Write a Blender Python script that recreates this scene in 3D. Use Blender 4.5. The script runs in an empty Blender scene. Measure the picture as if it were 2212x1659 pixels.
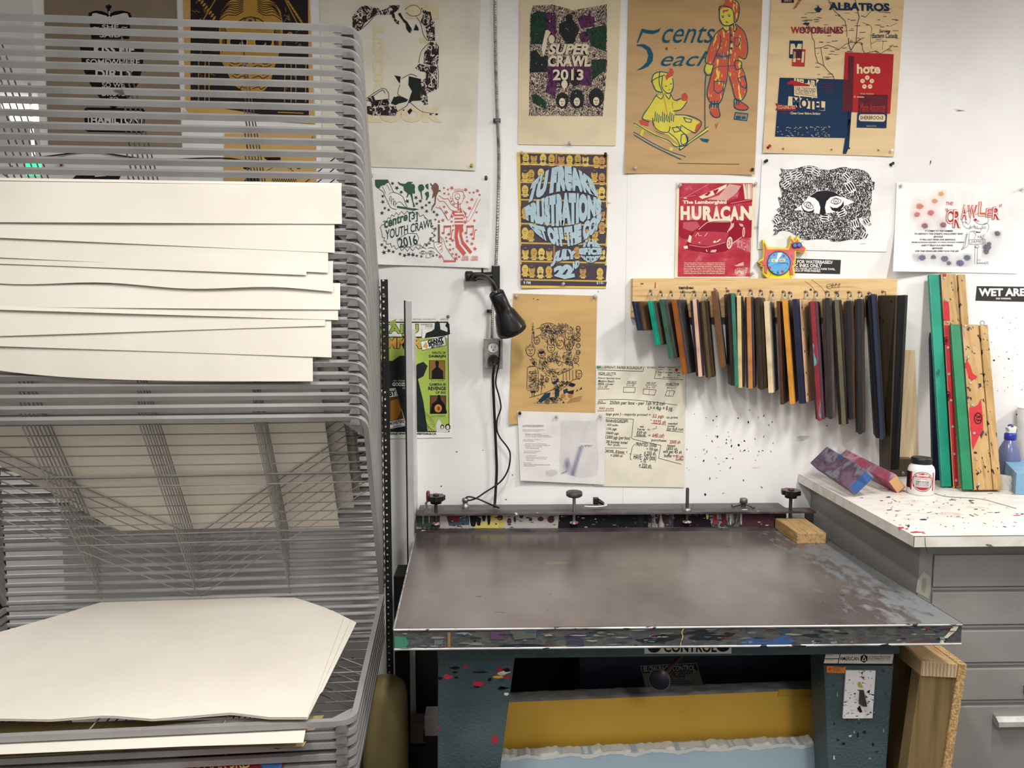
import bpy, bmesh, math, random
from mathutils import Vector, Matrix
random.seed(7)
V = Vector
SC = bpy.context.scene
COL = SC.collection
# ------------------------------------------------------------------ camera
F, CX, CY = 1600.0, 1106.0, 829.5
CAM = V((0, -2.70, 1.62))
pit = math.atan(142/1600); yaw = math.atan(41*math.cos(pit)/1600)
fw = V((math.sin(yaw)*math.cos(pit), math.cos(yaw)*math.cos(pit), -math.sin(pit)))
rt = V((math.cos(yaw), -math.sin(yaw), 0)); up = rt.cross(fw)
cd = bpy.data.cameras.new('camera'); cam = bpy.data.objects.new('camera', cd); COL.objects.link(cam)
cd.sensor_width = 36; cd.lens = F/2212*36; cd.clip_start = 0.05
cam.matrix_world = Matrix(((rt.x, up.x, -fw.x, CAM.x), (rt.y, up.y, -fw.y, CAM.y), (rt.z, up.z, -fw.z, CAM.z), (0, 0, 0, 1)))
SC.camera = cam
# ------------------------------------------------------------------ light and exposure
SC.view_settings.view_transform = 'Standard'; SC.view_settings.look = 'None'
SC.view_settings.gamma = 1; SC.view_settings.use_curve_mapping = False
SC.view_settings.exposure = 0.0
w = bpy.data.worlds.new('world'); SC.world = w; w.use_nodes = True
w.node_tree.nodes['Background'].inputs[0].default_value = (1.0, 0.99, 0.97, 1); w.node_tree.nodes['Background'].inputs[1].default_value = 0.14
def area(name, loc, sx, sy, power, col=(1, 0.985, 0.965), rot=(0, 0, 0), spread=180):
    l = bpy.data.lights.new(name, 'AREA'); l.shape = 'RECTANGLE'; l.size = sx; l.size_y = sy; l.energy = power; l.color = col
    l.spread = math.radians(spread)
    o = bpy.data.objects.new(name, l); o.location = loc; o.rotation_euler = rot; COL.objects.link(o); return o
area('ceiling_lamp_light', (1.35, -1.55, 2.82), 0.10, 0.6, 33)
area('ceiling_lamp_light', (0.15, -1.75, 2.82), 0.10, 0.6, 32)
area('ceiling_lamp_light', (3.05, -0.85, 2.65), 0.10, 0.4, 25)
area('ceiling_lamp_light', (-1.1, -2.5, 2.85), 0.4, 1.0, 38)
area('ceiling_lamp_light', (1.2, -3.9, 2.95), 0.5, 1.2, 50)
# ------------------------------------------------------------------ helpers
def ray(px, py): return rt*((px-CX)/F) + up*((CY-py)/F) + fw
def onY(px, py, Y):
    d = ray(px, py); return CAM + d*((Y-CAM.y)/d.y)
def onZ(px, py, Z):
    d = ray(px, py); return CAM + d*((Z-CAM.z)/d.z)
def onX(px, py, X):
    d = ray(px, py); return CAM + d*((X-CAM.x)/d.x)
class Plane:
    def __init__(s, p, n): s.p = V(p); s.n = V(n).normalized()
    def __call__(s, px, py, lift=0.0):
        d = ray(px, py); p0 = s.p + s.n*lift
        return CAM + d*((p0-CAM).dot(s.n)/d.dot(s.n))
class Surf:
    """a pinned sheet's own, slightly curled surface"""
    def __init__(s, c, Y, curl): s.c = c; s.Y = Y; s.curl = curl
    def uv(s, x, y):
        (ax, ay), (bx, by), (cx, cy), (dx, dy) = s.c; u = v = .5
        for _ in range(4):
            fx = (ax*(1-u)+bx*u)*(1-v)+(dx*(1-u)+cx*u)*v-x; fy = (ay*(1-u)+by*u)*(1-v)+(dy*(1-u)+cy*u)*v-y
            xu, xv = (bx-ax)*(1-v)+(cx-dx)*v, (dx-ax)*(1-u)+(cx-bx)*u; yu, yv = (by-ay)*(1-v)+(cy-dy)*v, (dy-ay)*(1-u)+(cy-by)*u
            D = xu*yv-xv*yu; u -= (fx*yv-fy*xv)/D; v -= (fy*xu-fx*yu)/D
        return u, v
    def __call__(s, px, py, lift=0.0): return onY(px, py, s.Y-s.curl(*s.uv(px, py))-lift)
def wallplane(Y): return Plane((0, Y, 0), (0, -1, 0))
def hexc(h):
    h = h.lstrip('#'); c = [int(h[i:i+2], 16)/255 for i in (0, 2, 4)]
    return tuple((x/12.92 if x <= 0.04045 else ((x+0.055)/1.055)**2.4) for x in c) + (1,)
MATS = {}
def mat(name, cols, scale=8, stretch=(1, 1, 1), detail=4, rough=0.6, metal=0.0, bump=0.0, bscale=60, distort=0.0, spots=None, spec=0.35, coord='Object', hard=False, alpha=None, wave=None, trans=0):
    """procedural material: colour ramp over stretched noise, with optional spots [(colour, scale, threshold, stretch)]"""
    if name in MATS: return MATS[name]
    m = bpy.data.materials.new(name); m.use_nodes = True; nt = m.node_tree; N = nt.nodes; L = nt.links
    b = N['Principled BSDF']; b.inputs['Roughness'].default_value = rough; b.inputs['Metallic'].default_value = metal
    b.inputs['Specular IOR Level'].default_value = spec
    if trans: b.inputs['Transmission Weight'].default_value = trans
    if coord == 'World': g = N.new('ShaderNodeNewGeometry'); src = g.outputs['Position']
    else: g = N.new('ShaderNodeTexCoord'); src = g.outputs['Object']
    def noise(sc, st, det, dis=0.0, off=0.0):
        mp = N.new('ShaderNodeMapping'); mp.inputs['Scale'].default_value = st; mp.inputs['Location'].default_value = (off, off*1.7, off*.6); L.new(src, mp.inputs['Vector'])
        n = N.new('ShaderNodeTexNoise'); n.inputs['Scale'].default_value = sc; n.inputs['Detail'].default_value = det
        n.inputs['Distortion'].default_value = dis; L.new(mp.outputs[0], n.inputs['Vector']); return n.outputs['Fac']
    cols = [hexc(c) if isinstance(c, str) else c for c in cols]
    cr = N.new('ShaderNodeValToRGB'); e = cr.color_ramp.elements
    if hard: cr.color_ramp.interpolation = 'CONSTANT'
    k = len(cols); lo, hi = (0.3, 0.7)
    pos = [lo + (hi-lo)*i/max(1, k-1) for i in range(k)]
    e[0].position = pos[0]; e[0].color = cols[0]; e[1].position = pos[-1] if k > 1 else 1; e[1].color = cols[-1]
    for i in range(1, k-1):
        x = e.new(pos[i]); x.color = cols[i]
    if wave:
        mp = N.new('ShaderNodeMapping'); mp.inputs['Scale'].default_value = wave[1]; L.new(src, mp.inputs['Vector'])
        n = N.new('ShaderNodeTexWave'); n.inputs['Scale'].default_value = wave[0]; n.inputs['Distortion'].default_value = wave[2]; n.inputs['Detail'].default_value = 3
        n.inputs['Detail Scale'].default_value = 1.5; L.new(mp.outputs[0], n.inputs['Vector']); L.new(n.outputs['Fac'], cr.inputs[0])
    else: L.new(noise(scale, stretch, detail, distort), cr.inputs[0])
    out = cr.outputs[0]
    for i, (c, sc, th, st) in enumerate(spots or []):
        f = noise(sc, st, 3, 0.3, 3.1*(i+1)); r = N.new('ShaderNodeMapRange'); r.inputs[1].default_value = th; r.inputs[2].default_value = th+0.02; L.new(f, r.inputs[0])
        mx = N.new('ShaderNodeMix'); mx.data_type = 'RGBA'; L.new(r.outputs[0], mx.inputs[0]); L.new(out, mx.inputs[6]); mx.inputs[7].default_value = hexc(c); out = mx.outputs[2]
    L.new(out, b.inputs['Base Color'])
    if bump:
        bp = N.new('ShaderNodeBump'); bp.inputs['Strength'].default_value = bump; bp.inputs['Distance'].default_value = 0.004
        L.new(noise(bscale, (1, 1, 1), 2, 0, 9.0), bp.inputs['Height']); L.new(bp.outputs[0], b.inputs['Normal'])
    MATS[name] = m; return m
def shade(h, k):
    h = h.lstrip('#'); return '%02x%02x%02x' % tuple(max(0, min(255, int(int(h[i:i+2], 16)*k))) for i in (0, 2, 4))
def ink(h):
    h = h.lstrip('#'); return mat('ink_'+h, [shade(h, .95), h], scale=30, rough=0.75, spec=0.15)
def plain(h, rough=0.5, metal=0, spec=0.4):
    h = h.lstrip('#'); return mat('paint_%s_%d_%d' % (h, rough*100, metal*100), [shade(h, .92), h, shade(h, 1.05)], scale=14, rough=rough, metal=metal, spec=spec)
ORI = {}
def world_origin(o): return ORI.get(o.name, V((0, 0, 0)))
class MB:
    def __init__(s): s.v = []; s.f = []; s.sm = set(); s.cur = 0; s.fm = []
    def add(s, vs, fs, smooth=False):
        o = len(s.v); s.v += [V(p) for p in vs]
        for f in fs:
            if smooth: s.sm.add(len(s.f))
            s.f.append(tuple(i+o for i in f)); s.fm.append(s.cur)
        return s
    def pbox(s, o, a, b, c):      # parallelepiped from a corner and three edge vectors
        o, a, b, c = V(o), V(a), V(b), V(c)
        p = [o, o+a, o+a+b, o+b, o+c, o+a+c, o+a+b+c, o+b+c]
        f = [(0, 3, 2, 1), (4, 5, 6, 7), (0, 1, 5, 4), (1, 2, 6, 5), (2, 3, 7, 6), (3, 0, 4, 7)]
        if a.cross(b).dot(c) < 0: f = [x[::-1] for x in f]
        return s.add(p, f)
    def box(s, x0, x1, y0, y1, z0, z1): return s.pbox((x0, y0, z0), (x1-x0, 0, 0), (0, y1-y0, 0), (0, 0, z1-z0))
    def prism(s, pts, vec):       # flat polygon extruded along vec
        n = len(pts); vec = V(vec); p = [V(q) for q in pts]; q = [x+vec for x in p]
        nrm = V((0, 0, 0))
        for i in range(n): nrm += p[i].cross(p[(i+1) % n])
        a, b = tuple(range(n)), tuple(range(2*n-1, n-1, -1))
        sides = [(i, i+n, (i+1) % n+n, (i+1) % n) for i in range(n)]
        if nrm.dot(vec) > 0: a, b, sides = a[::-1], b[::-1], [x[::-1] for x in sides]
        return s.add(p+q, [a, b]+sides)
    def tube(s, path, r, n=8, caps=True, up0=None, smooth=True, sq=False):
        path = [V(p) for p in path]; m = len(path); rr = r if isinstance(r, (list, tuple)) else [r]*m
        T = []
        for i in range(m):
            t = (path[min(i+1, m-1)]-path[max(i-1, 0)]); T.append(t.normalized())
        u = V(up0) if up0 is not None else (V((0, 0, 1)) if abs(T[0].z) < .9 else V((1, 0, 0)))
        vs = []; fs = []
        for i in range(m):
            u = (u-T[i]*u.dot(T[i])).normalized(); w2 = T[i].cross(u)
            for k in range(n):
                a = 2*math.pi*(k+(.5 if n == 4 else 0))/n
                q = rr[i]*(1.414 if n == 4 else 1)
                vs.append(path[i]+(u*math.cos(a)+w2*math.sin(a))*q)
        for i in range(m-1):
            for k in range(n): fs.append((i*n+k, i*n+(k+1) % n, (i+1)*n+(k+1) % n, (i+1)*n+k))
        s.add(vs, fs, smooth and n > 4)
        if caps: s.add([vs[k] for k in range(n)], [tuple(range(n-1, -1, -1))]); s.add([vs[(m-1)*n+k] for k in range(n)], [tuple(range(n))])
        return s
    def lathe(s, prof, o, ax=(0, 0, 1), n=24):   # prof: (radius, height) along the axis
        ax = V(ax).normalized(); o = V(o); a = V((1, 0, 0)) if abs(ax.x) < .8 else V((0, 1, 0)); a = (a-ax*a.dot(ax)).normalized(); b = ax.cross(a)
        vs = []; fs = []; m = len(prof)
        for r, h in prof:
            for k in range(n):
                t = 2*math.pi*k/n; vs.append(o+ax*h+(a*math.cos(t)+b*math.sin(t))*max(r, 1e-5))
        for i in range(m-1):
            for k in range(n): fs.append((i*n+k, i*n+(k+1) % n, (i+1)*n+(k+1) % n, (i+1)*n+k))
        s.add(vs, fs, True); s.add(vs[:n], [tuple(range(n-1, -1, -1))]); s.add(vs[-n:], [tuple(range(n))]); return s
    def grid(s, fn, nu, nv, smooth=True, thick=None):
        vs = [V(fn(i/nu, j/nv)) for j in range(nv+1) for i in range(nu+1)]; W = nu+1
        fs = [(j*W+i, j*W+i+1, (j+1)*W+i+1, (j+1)*W+i) for j in range(nv) for i in range(nu)]
        if thick is None: return s.add(vs, fs, smooth)
        nn = len(vs); t = V(thick); s.add(vs, fs, smooth); s.add([p+t for p in vs], [f[::-1] for f in fs], smooth)
        vs2 = vs+[p+t for p in vs]; fs2 = []
        rim = [j for j in range(W)]+[j*W+W-1 for j in range(1, nv+1)]+[nv*W+i for i in range(W-2, -1, -1)]+[j*W for j in range(nv-1, 0, -1)]
        for a, b in zip(rim, rim[1:]+rim[:1]): fs2.append((b, a, a+nn, b+nn))
        return s.add(vs2, fs2, False)
    def sphere(s, c, r, n=14, sc=(1, 1, 1)):
        c = V(c); prof = [(math.sin(math.pi*i/8), -math.cos(math.pi*i/8)) for i in range(9)]
        t = MB().lathe(prof, (0, 0, 0), (0, 0, 1), n)
        return s.add([c+V((p.x*r*sc[0], p.y*r*sc[1], p.z*r*sc[2])) for p in t.v], t.f, True)
    def build(s, name, m, parent=None, origin=None, bevel=0, seg=2):
        po = world_origin(parent) if parent else V((0, 0, 0))
        if origin is None:
            if parent: origin = po
            else:
                xs = [p.x for p in s.v]; ys = [p.y for p in s.v]; zs = [p.z for p in s.v]
                origin = V(((min(xs)+max(xs))/2, (min(ys)+max(ys))/2, min(zs)))
        origin = V(origin)
        me = bpy.data.meshes.new(name); me.from_pydata([tuple(p-origin) for p in s.v], [], s.f)
        for i, pl in enumerate(me.polygons): pl.use_smooth = i in s.sm
        if bevel:
            bm = bmesh.new(); bm.from_mesh(me); bmesh.ops.remove_doubles(bm, verts=bm.verts, dist=1e-5)
            es = [e for e in bm.edges if len(e.link_faces) == 2 and e.calc_face_angle(0) > .5]
            bmesh.ops.bevel(bm, geom=es, offset=bevel, segments=seg, affect='EDGES', profile=.6); bm.to_mesh(me); bm.free()
        for x in (m if isinstance(m, list) else [m]): me.materials.append(x)
        if isinstance(m, list): me.polygons.foreach_set('material_index', s.fm)
        o = bpy.data.objects.new(name, me); COL.objects.link(o)
        ORI[o.name] = origin
        if parent: o.parent = parent; o.location = origin-po
        else: o.location = origin
        return o
def tag(o, label, cat, group=None, kind=None):
    if label: o['label'] = label
    if cat: o['category'] = cat
    if group: o['group'] = group
    if kind: o['kind'] = kind
    return o
def thing(name, loc, label, cat, group=None):
    o = bpy.data.objects.new(name, None); o.empty_display_size = .05; COL.objects.link(o); o.location = V(loc); ORI[o.name] = V(loc); return tag(o, label, cat, group)
def struct(o): o['kind'] = 'structure'; return o
# ------------------------------------------------------------------ printing on flat surfaces (coordinates are places on the sheet)
_tc = {}
def text_mesh(s, bold=0.0, shear=0.0, space=1.0):
    k = (s, bold, shear, space)
    if k in _tc: return _tc[k]
    c = bpy.data.curves.new('t', 'FONT'); c.body = s; c.size = 1; c.resolution_u = 3; c.offset = bold; c.shear = shear; c.space_character = space; c.fill_mode = 'FRONT'
    o = bpy.data.objects.new('t', c); me = o.to_mesh(); vs = [(v.co.x, v.co.y) for v in me.vertices]; fs = [tuple(p.vertices) for p in me.polygons]
    o.to_mesh_clear(); bpy.data.objects.remove(o); bpy.data.curves.remove(c)
    x0 = min(v[0] for v in vs); x1 = max(v[0] for v in vs); y0 = min(v[1] for v in vs); y1 = max(v[1] for v in vs)
    vs = [((x-x0)/max(1e-6, x1-x0), (y1-y)/max(1e-6, y1-y0)) for x, y in vs]
    _tc[k] = (vs, fs); return _tc[k]
class Print:
    """flat inked shapes on a plane; T maps drawing coordinates to the plane's own pixel frame"""
    def __init__(s, plane, parent, crop=(0, 0, 1), lift=0.0006):
        s.pl = plane; s.par = parent; s.c = crop; s.L = {}; s.lift = lift; s.order = []; s.n = 0; s.last = None; s.keep = None
    def lay(s, col, part):
        k = (part, col)
        if k != s.last: s.n += 1; s.last = k
        if k not in s.L: s.L[k] = []; s.order.append(k)
        return s.L[k]
    def T(s, p): return (s.c[0]+p[0]*s.c[2], s.c[1]+p[1]*s.c[2])
    def poly(s, pts, col, part='illustration'): s.lay(col, part).append(([s.T(p) for p in pts], None, s.n)); return s
    def rect(s, x0, y0, x1, y1, col, part='illustration'): return s.poly([(x0, y0), (x1, y0), (x1, y1), (x0, y1)], col, part)
    def ell(s, x, y, a, b, col, n=20, part='illustration', rot=0):
        ca, sa = math.cos(rot), math.sin(rot)
        return s.poly([(x+a*math.cos(t)*ca-b*math.sin(t)*sa, y+a*math.cos(t)*sa+b*math.sin(t)*ca) for t in [2*math.pi*i/n for i in range(n)]], col, part)
    def star(s, x, y, r, col, part='illustration', ph=0.0):
        return s.poly([(x+(r if i % 2 == 0 else r*.42)*math.sin(ph+math.pi*i/5), y-(r if i % 2 == 0 else r*.42)*math.cos(ph+math.pi*i/5)) for i in range(10)], col, part)
    def line(s, pts, wd, col, part='illustration', closed=False):
        pts = [V((p[0], p[1])) for p in pts]
        if closed: pts = pts+[pts[0]]
        for a, b in zip(pts, pts[1:]):
            d = b-a
            if d.length < 1e-6: continue
            d.normalize(); n = V((-d.y, d.x))*wd/2; e = d*wd*.3
            s.poly([a-e+n, b+e+n, b+e-n, a-e-n], col, part)
        return s
    def curve(s, pts, wd, col, part='illustration', closed=False): return s.line(smooth2(pts, closed), wd, col, part)
    def ring(s, x, y, a, b, wd, col, n=20, part='illustration'):
        return s.line([(x+a*math.cos(2*math.pi*i/n), y+b*math.sin(2*math.pi*i/n)) for i in range(n)], wd, col, part, closed=True)
    def text(s, st, x0, y0, x1, y1, col, bold=0.0, shear=0.0, rot=0.0, part='lettering', warp=None, space=1.0, slope=0.0):
        vs, fs = text_mesh(st, bold, shear, space); cx, cy = (x0+x1)/2, (y0+y1)/2; ca, sa = math.cos(rot), math.sin(rot); out = []
        for u, v in vs:
            if warp: q = warp(u, v)
            else:
                dx, dy = (x1-x0)*(u-.5), (y1-y0)*(v-.5); q = (cx+dx*ca-dy*sa, cy+dx*sa+dy*ca+slope*dx)
            out.append(s.T(q))
        s.lay(col, part).append((out, fs, s.n)); return s
    def bend(s, mb, shapes, step):     # cut the flat shapes finely and lay them on a curled sheet
        bm = bmesh.new(); xs = [p[0] for p in s.pl.c]; ys = [p[1] for p in s.pl.c]
        for pts, fs, ly in shapes:
            vs = [bm.verts.new((x, y, s.lift*2.2+step*2*ly)) for x, y in pts]
            for f in ([tuple(range(len(pts)))] if fs is None else fs):
                try: bm.faces.new([vs[i] for i in f])
                except ValueError: pass
        bm.normal_update(); bmesh.ops.triangulate(bm, faces=bm.faces[:])
        for i in range(1, 20):
            for co, no in (((min(xs)+(max(xs)-min(xs))*i/20, 0, 0), (1, 0, 0)), ((0, min(ys)+(max(ys)-min(ys))*i/20, 0), (0, 1, 0))):
                bmesh.ops.bisect_plane(bm, geom=bm.verts[:]+bm.edges[:]+bm.faces[:], dist=1e-5, plane_co=co, plane_no=no)
        bm.verts.index_update()
        mb.add([s.pl(v.co.x, v.co.y, v.co.z) for v in bm.verts], [tuple(v.index for v in f.verts) for f in bm.faces]); bm.free()
    def done(s, name='print', step=0.00001):
        """one mesh of all the inks; parts named paint_*, *_plate and *_sticker stay apart"""
        sf = isinstance(s.pl, Surf) and s.pl.curl.__name__ != '<lambda>'; G = {}
        for k in s.order:
            nm = k[0]; nm = 'paint_stain' if nm.startswith('paint_') else nm if nm.split('_')[-1] in ('plate', 'sticker', 'emblem', 'tape', 'thread', 'residue') else name
            if s.keep and nm == name: nm = s.keep
            mb, ms = G.setdefault(nm, (MB(), [])); m = ink(k[1]) if isinstance(k[1], str) else k[1]
            if m not in ms: ms.append(m)
            mb.cur = ms.index(m)
            if sf: s.bend(mb, s.L[k], step); continue
            for pts, fs, ly in s.L[k]:
                w3 = [s.pl(x, y, s.lift+step*ly) for x, y in pts]
                if fs is None:
                    ar = sum(pts[j][0]*pts[(j+1) % len(pts)][1]-pts[(j+1) % len(pts)][0]*pts[j][1] for j in range(len(pts)))
                    idx = tuple(range(len(pts))); mb.add(w3, [idx if ar < 0 else idx[::-1]])
                else: mb.add(w3, [f for f in fs])
        for nm, (mb, ms) in G.items():
            o = mb.build(nm, ms, s.par)
            if nm == 'paint_stain': o['kind'] = 'stuff'
def smooth2(pts, closed=False, n=5):
    P = [V((p[0], p[1])) for p in pts]; out = []; m = len(P)
    for i in range(m if closed else m-1):
        p0 = P[(i-1) % m] if closed or i > 0 else P[i]; p1 = P[i]; p2 = P[(i+1) % m]; p3 = P[(i+2) % m] if closed or i+2 < m else p2
        for k in range(n):
            t = k/n; out.append(.5*((2*p1)+(p2-p0)*t+(2*p0-5*p1+4*p2-p3)*t*t+(3*p1-p0-3*p2+p3)*t**3))
    out.append(P[0] if closed else P[-1]); return [(p.x, p.y) for p in out]
def smooth3(pts, n=6):
    P = [V(p) for p in pts]; out = []; m = len(P)
    for i in range(m-1):
        p0 = P[max(i-1, 0)]; p1 = P[i]; p2 = P[i+1]; p3 = P[min(i+2, m-1)]
        for k in range(n):
            t = k/n; out.append(.5*((2*p1)+(p2-p0)*t+(2*p0-5*p1+4*p2-p3)*t*t+(3*p1-p0-3*p2+p3)*t**3))
    out.append(P[-1]); return out
# ------------------------------------------------------------------ room
m_wall = mat('white_wall_paint', ['dcdad7', 'e9e7e4', 'efedea'], scale=2.2, rough=.75, spec=.2, bump=.08, bscale=40, coord='World',
             spots=[('2b2c33', 26, .735, (1, 1, .6)), ('6a6660', 15, .76, (.25, 1, 1.6)), ('b9b4ac', 5, .70, (.5, 1, 2.5))])
m_ceil = mat('ceiling_white', ['d5d3cf', 'dedcd8'], scale=3, rough=.9)
m_floor = mat('concrete_floor', ['2c2a28', '3d3a37', '4a4642'], scale=4, rough=.6, spots=[('1a1a1c', 12, .68, (1, 1, 1))])
xl = onY(92, 400, 0).x
struct(MB().box(xl, 3.2, 0, .12, 0, 3.1).build('wall_back', m_wall))
struct(MB().box(-5.0, 3.2, -5.2, 3.6, -.1, 0).build('floor', m_floor))
struct(MB().box(-5.0, 3.2, -5.2, 3.6, 3.1, 3.2).build('ceiling', m_ceil))
struct(MB().box(3.2, 3.3, -5.2, 3.6, 0, 3.1).build('wall_right', m_wall))
struct(MB().box(-5.1, -5.0, -5.2, 3.6, 0, 3.1).build('wall_left', m_wall))
struct(MB().box(-5.0, 3.2, 3.6, 3.7, 0, 3.1).build('wall_far', m_wall))
struct(MB().box(-5.0, 3.2, -5.3, -5.2, 0, 3.1).build('wall_front', m_wall))
area('ceiling_lamp_light', (-2.4, 1.6, 3.02), .6, 1.2, 130)
struct(MB().box(-3.4, xl-.02, .30, .36, 0, 1.02).build('wall_partition', m_wall))
P = Print(wallplane(0), bpy.data.objects['wall_back'], lift=.0005); rs0 = random.Random(44)
for k in range(150):
    x, y = (rs0.gauss(1570, 65), rs0.gauss(950, 55)) if k < 75 else (rs0.uniform(2120, 2210), rs0.uniform(680, 900)) if k < 110 else (rs0.uniform(900, 2200), rs0.uniform(600, 1080))
    a_, b_ = rs0.choice([.8, 1, 1.4, 2, 3]), rs0.choice([.8, 1.2, 2, 3, 4]); t0_ = rs0.uniform(-.6, .6)
    a_, b_ = (a_*.7, b_*.5) if k >= 75 else (a_*.8, b_*.75)
    P.ell(x, y, a_, b_, rs0.choice(['2a2b33', '33343c', '2a2b33', '8d8a86']), 7, 'paint_fleck', t0_)
P.done()
# things seen in the room beyond the end of the wall
bm_ = MB(); a, b = onY(-30, -40, 1.6), onY(75, 38, 1.6)
bm_.prism([a, b, b+V((0, 0, -.075)), a+V((0, 0, -.075))], (0, .08, 0))
tag(bm_.build('ceiling_beam', plain('35231e')), 'dark brown sloping beam beyond the left end of the wall', 'beam')
for (x0, y0, x1, y1, lab) in ((8, 223, 92, 238, 'upper bright tube light glowing beyond the rack bars at far left'), (26, 246, 90, 263, 'lower bright tube light glowing beyond the rack bars at far left')):
    a, b = onY(x0, (y0+y1)/2, 2.6), onY(x1, (y0+y1)/2, 2.6); r = abs(onY(x0, y0, 2.6).z-onY(x0, y1, 2.6).z)/2
    me = bpy.data.materials.get('lamp_glow')
    if not me:
        me = bpy.data.materials.new('lamp_glow'); me.use_nodes = True; bs = me.node_tree.nodes['Principled BSDF']; bs.inputs['Emission Color'].default_value = (1, .98, .95, 1); bs.inputs['Emission Strength'].default_value = 9
    lt = thing('tube_light', (a+b)/2+V((0, 0, r)), lab, 'light')
    MB().tube([a, b], r, 10).build('glowing_tube', me, lt)
    MB().box(a.x, b.x, a.y-r*.8, a.y+r*.8, a.z+r*.95, a.z+r*1.6).build('housing', plain('d8d6d2'), lt)
p = onY(66, 363, 2.2); q = onY(86, 378, 2.2)
MBr = MB().box(onY(70, 360, 2.2).x-.006, onY(70, 360, 2.2).x+.006, 2.21, 2.225, onY(70, 350, 2.2).z, 3.1)
sg = thing('exit_sign', V((p.x, 2.2, q.z)), 'small green lit sign seen through the rack bars at far left', 'sign')
mg = bpy.data.materials.new('green_lit'); mg.use_nodes = True; bs = mg.node_tree.nodes['Principled BSDF']; bs.inputs['Base Color'].default_value = hexc('17b864'); bs.inputs['Emission Color'].default_value = hexc('17b864'); bs.inputs['Emission Strength'].default_value = .8
a_, b_ = onY(55, 349, 2.2), onY(86, 379, 2.2)
MB().box(a_.x, b_.x, 2.2, 2.24, b_.z, a_.z).build('panel', mg, sg)
MBr.build('hanger', plain('b9b7b3'), sg)
Print(wallplane(2.2), sg).poly([(69, 370), (76, 362), (81, 366), (83, 375), (72, 376)], 'eef5ee', 'pictogram').done()
# pencil-thin seam between two wall boards
struct(MB().box(onY(1353, 500, 0).x, onY(1353.8, 500, 0).x, -.0004, 0, .9, 2.4).build('trim_1', plain('cfccc8')))
# ------------------------------------------------------------------ press table
ZT = .870
FL, FR = onZ(851, 1357, ZT), onZ(2078, 1346, ZT)
BL, BR = onZ(898, 1153, ZT), onZ(1757, 1147, ZT)
def ext(a, b, y): t = (y-a.y)/(b.y-a.y); return a+(b-a)*t
BL, BR = ext(FL, BL, -.05), ext(FR, BR, -.05)
m_top = mat('worn_steel_top', ['443c3a', '574f4c', '655d59', '6d6763'], scale=3.2, stretch=(1, .7, 1), rough=.22, detail=5, spec=.5,
            spots=[('6a6349', 2.2, .70, (.6, 2.0, 1)), ('2b2426', 40, .74, (.5, 1.6, 1)), ('d0cdc8', 60, .80, (.5, 1.6, 1)), ('6e4a38', 3, .735, (.4, 2.5, 1))])
# old blue-grey paint still clinging along the right edge of the top
nt = m_top.node_tree; N = nt.nodes; L = nt.links; bsd = N['Principled BSDF']
oc = N.new('ShaderNodeNewGeometry'); sx = N.new('ShaderNodeSeparateXYZ'); L.new(oc.outputs['Position'], sx.inputs[0])
def mth(op, a, b=None):
    n = N.new('ShaderNodeMath'); n.operation = op
    for i, q in enumerate((a, b)):
        if q is None: continue
        if isinstance(q, (int, float)): n.inputs[i].default_value = q
        else: L.new(q, n.inputs[i])
    return n.outputs[0]
dst = mth('SUBTRACT', FR.x-.005, sx.outputs[0]); fall = mth('MULTIPLY', dst, 1.0)
nz = N.new('ShaderNodeTexNoise'); nz.inputs['Scale'].default_value = 24; nz.inputs['Detail'].default_value = 8; nz.inputs['Roughness'].default_value = .65; mp = N.new('ShaderNodeMapping'); mp.inputs['Scale'].default_value = (1.3, .6, 1); L.new(oc.outputs['Position'], mp.inputs[0]); L.new(mp.outputs[0], nz.inputs['Vector'])
f0 = mth('SUBTRACT', mth('SUBTRACT', nz.outputs['Fac'], fall), .33); f1 = mth('MULTIPLY', f0, 9); cl = N.new('ShaderNodeClamp'); L.new(f1, cl.inputs[0])
old = bsd.inputs['Base Color'].links[0].from_socket; mx = N.new('ShaderNodeMix'); mx.data_type = 'RGBA'; L.new(cl.outputs[0], mx.inputs[0]); L.new(old, mx.inputs[6]); mx.inputs[7].default_value = hexc('6b6d6f'); L.new(mx.outputs[2], bsd.inputs['Base Color'])
rg = N.new('ShaderNodeMapRange'); L.new(cl.outputs[0], rg.inputs[0]); rg.inputs[3].default_value = .22; rg.inputs[4].default_value = .6; L.new(rg.outputs[0], bsd.inputs['Roughness'])
m_side = mat('paint_smeared_steel', ['2e3836', '474b46', '3a4040', '565853', '4f4b4d', '3d4649', '54524a', '333a3c', '5d5f5a'], scale=24, stretch=(.5, 1, 1.4), detail=12, rough=.45, distort=.2,
             spots=[('34435f', 12, .68, (.45, 1, 2)), ('5d383a', 15, .69, (.6, 1, 1.5)), ('8d8b85', 46, .69, (.5, 1, 1.2)), ('1f2324', 14, .64, (.4, 1, 2)), ('4f3f52', 9, .68, (.6, 1, 1.4)), ('24272a', 60, .68, (.6, 1, 1))])
m_alu = mat('bare_metal_edge', ['858382', 'b5b3b1', 'cfcdcb'], scale=25, stretch=(.3, 1, 1), rough=.4, metal=.5, spots=[('2b2c30', 40, .62, (.4, 1, 1))])
m_teal = mat('hammered_teal_steel', ['37464a', '435458', '4d5d60'], scale=6, rough=.42, bump=.55, bscale=140, spots=[('1b1f26', 22, .735, (.7, 1, 1))])
m_blk = plain('0e0e10', .35); m_dk = plain('1b1c1f', .5); m_stl = plain('8d8b88', .35, .8); m_dst = plain('4a4644', .45, .6)
tb = thing('press_table', V(((FL.x+FR.x)/2, (FL.y+BL.y)/2, 0)), 'steel screen printing table with paint smeared edges under the wall prints', 'table')
TH = .054
MB().prism([FL, FR, BR, BL], (0, 0, -.006)).build('tabletop', m_top, tb)
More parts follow.
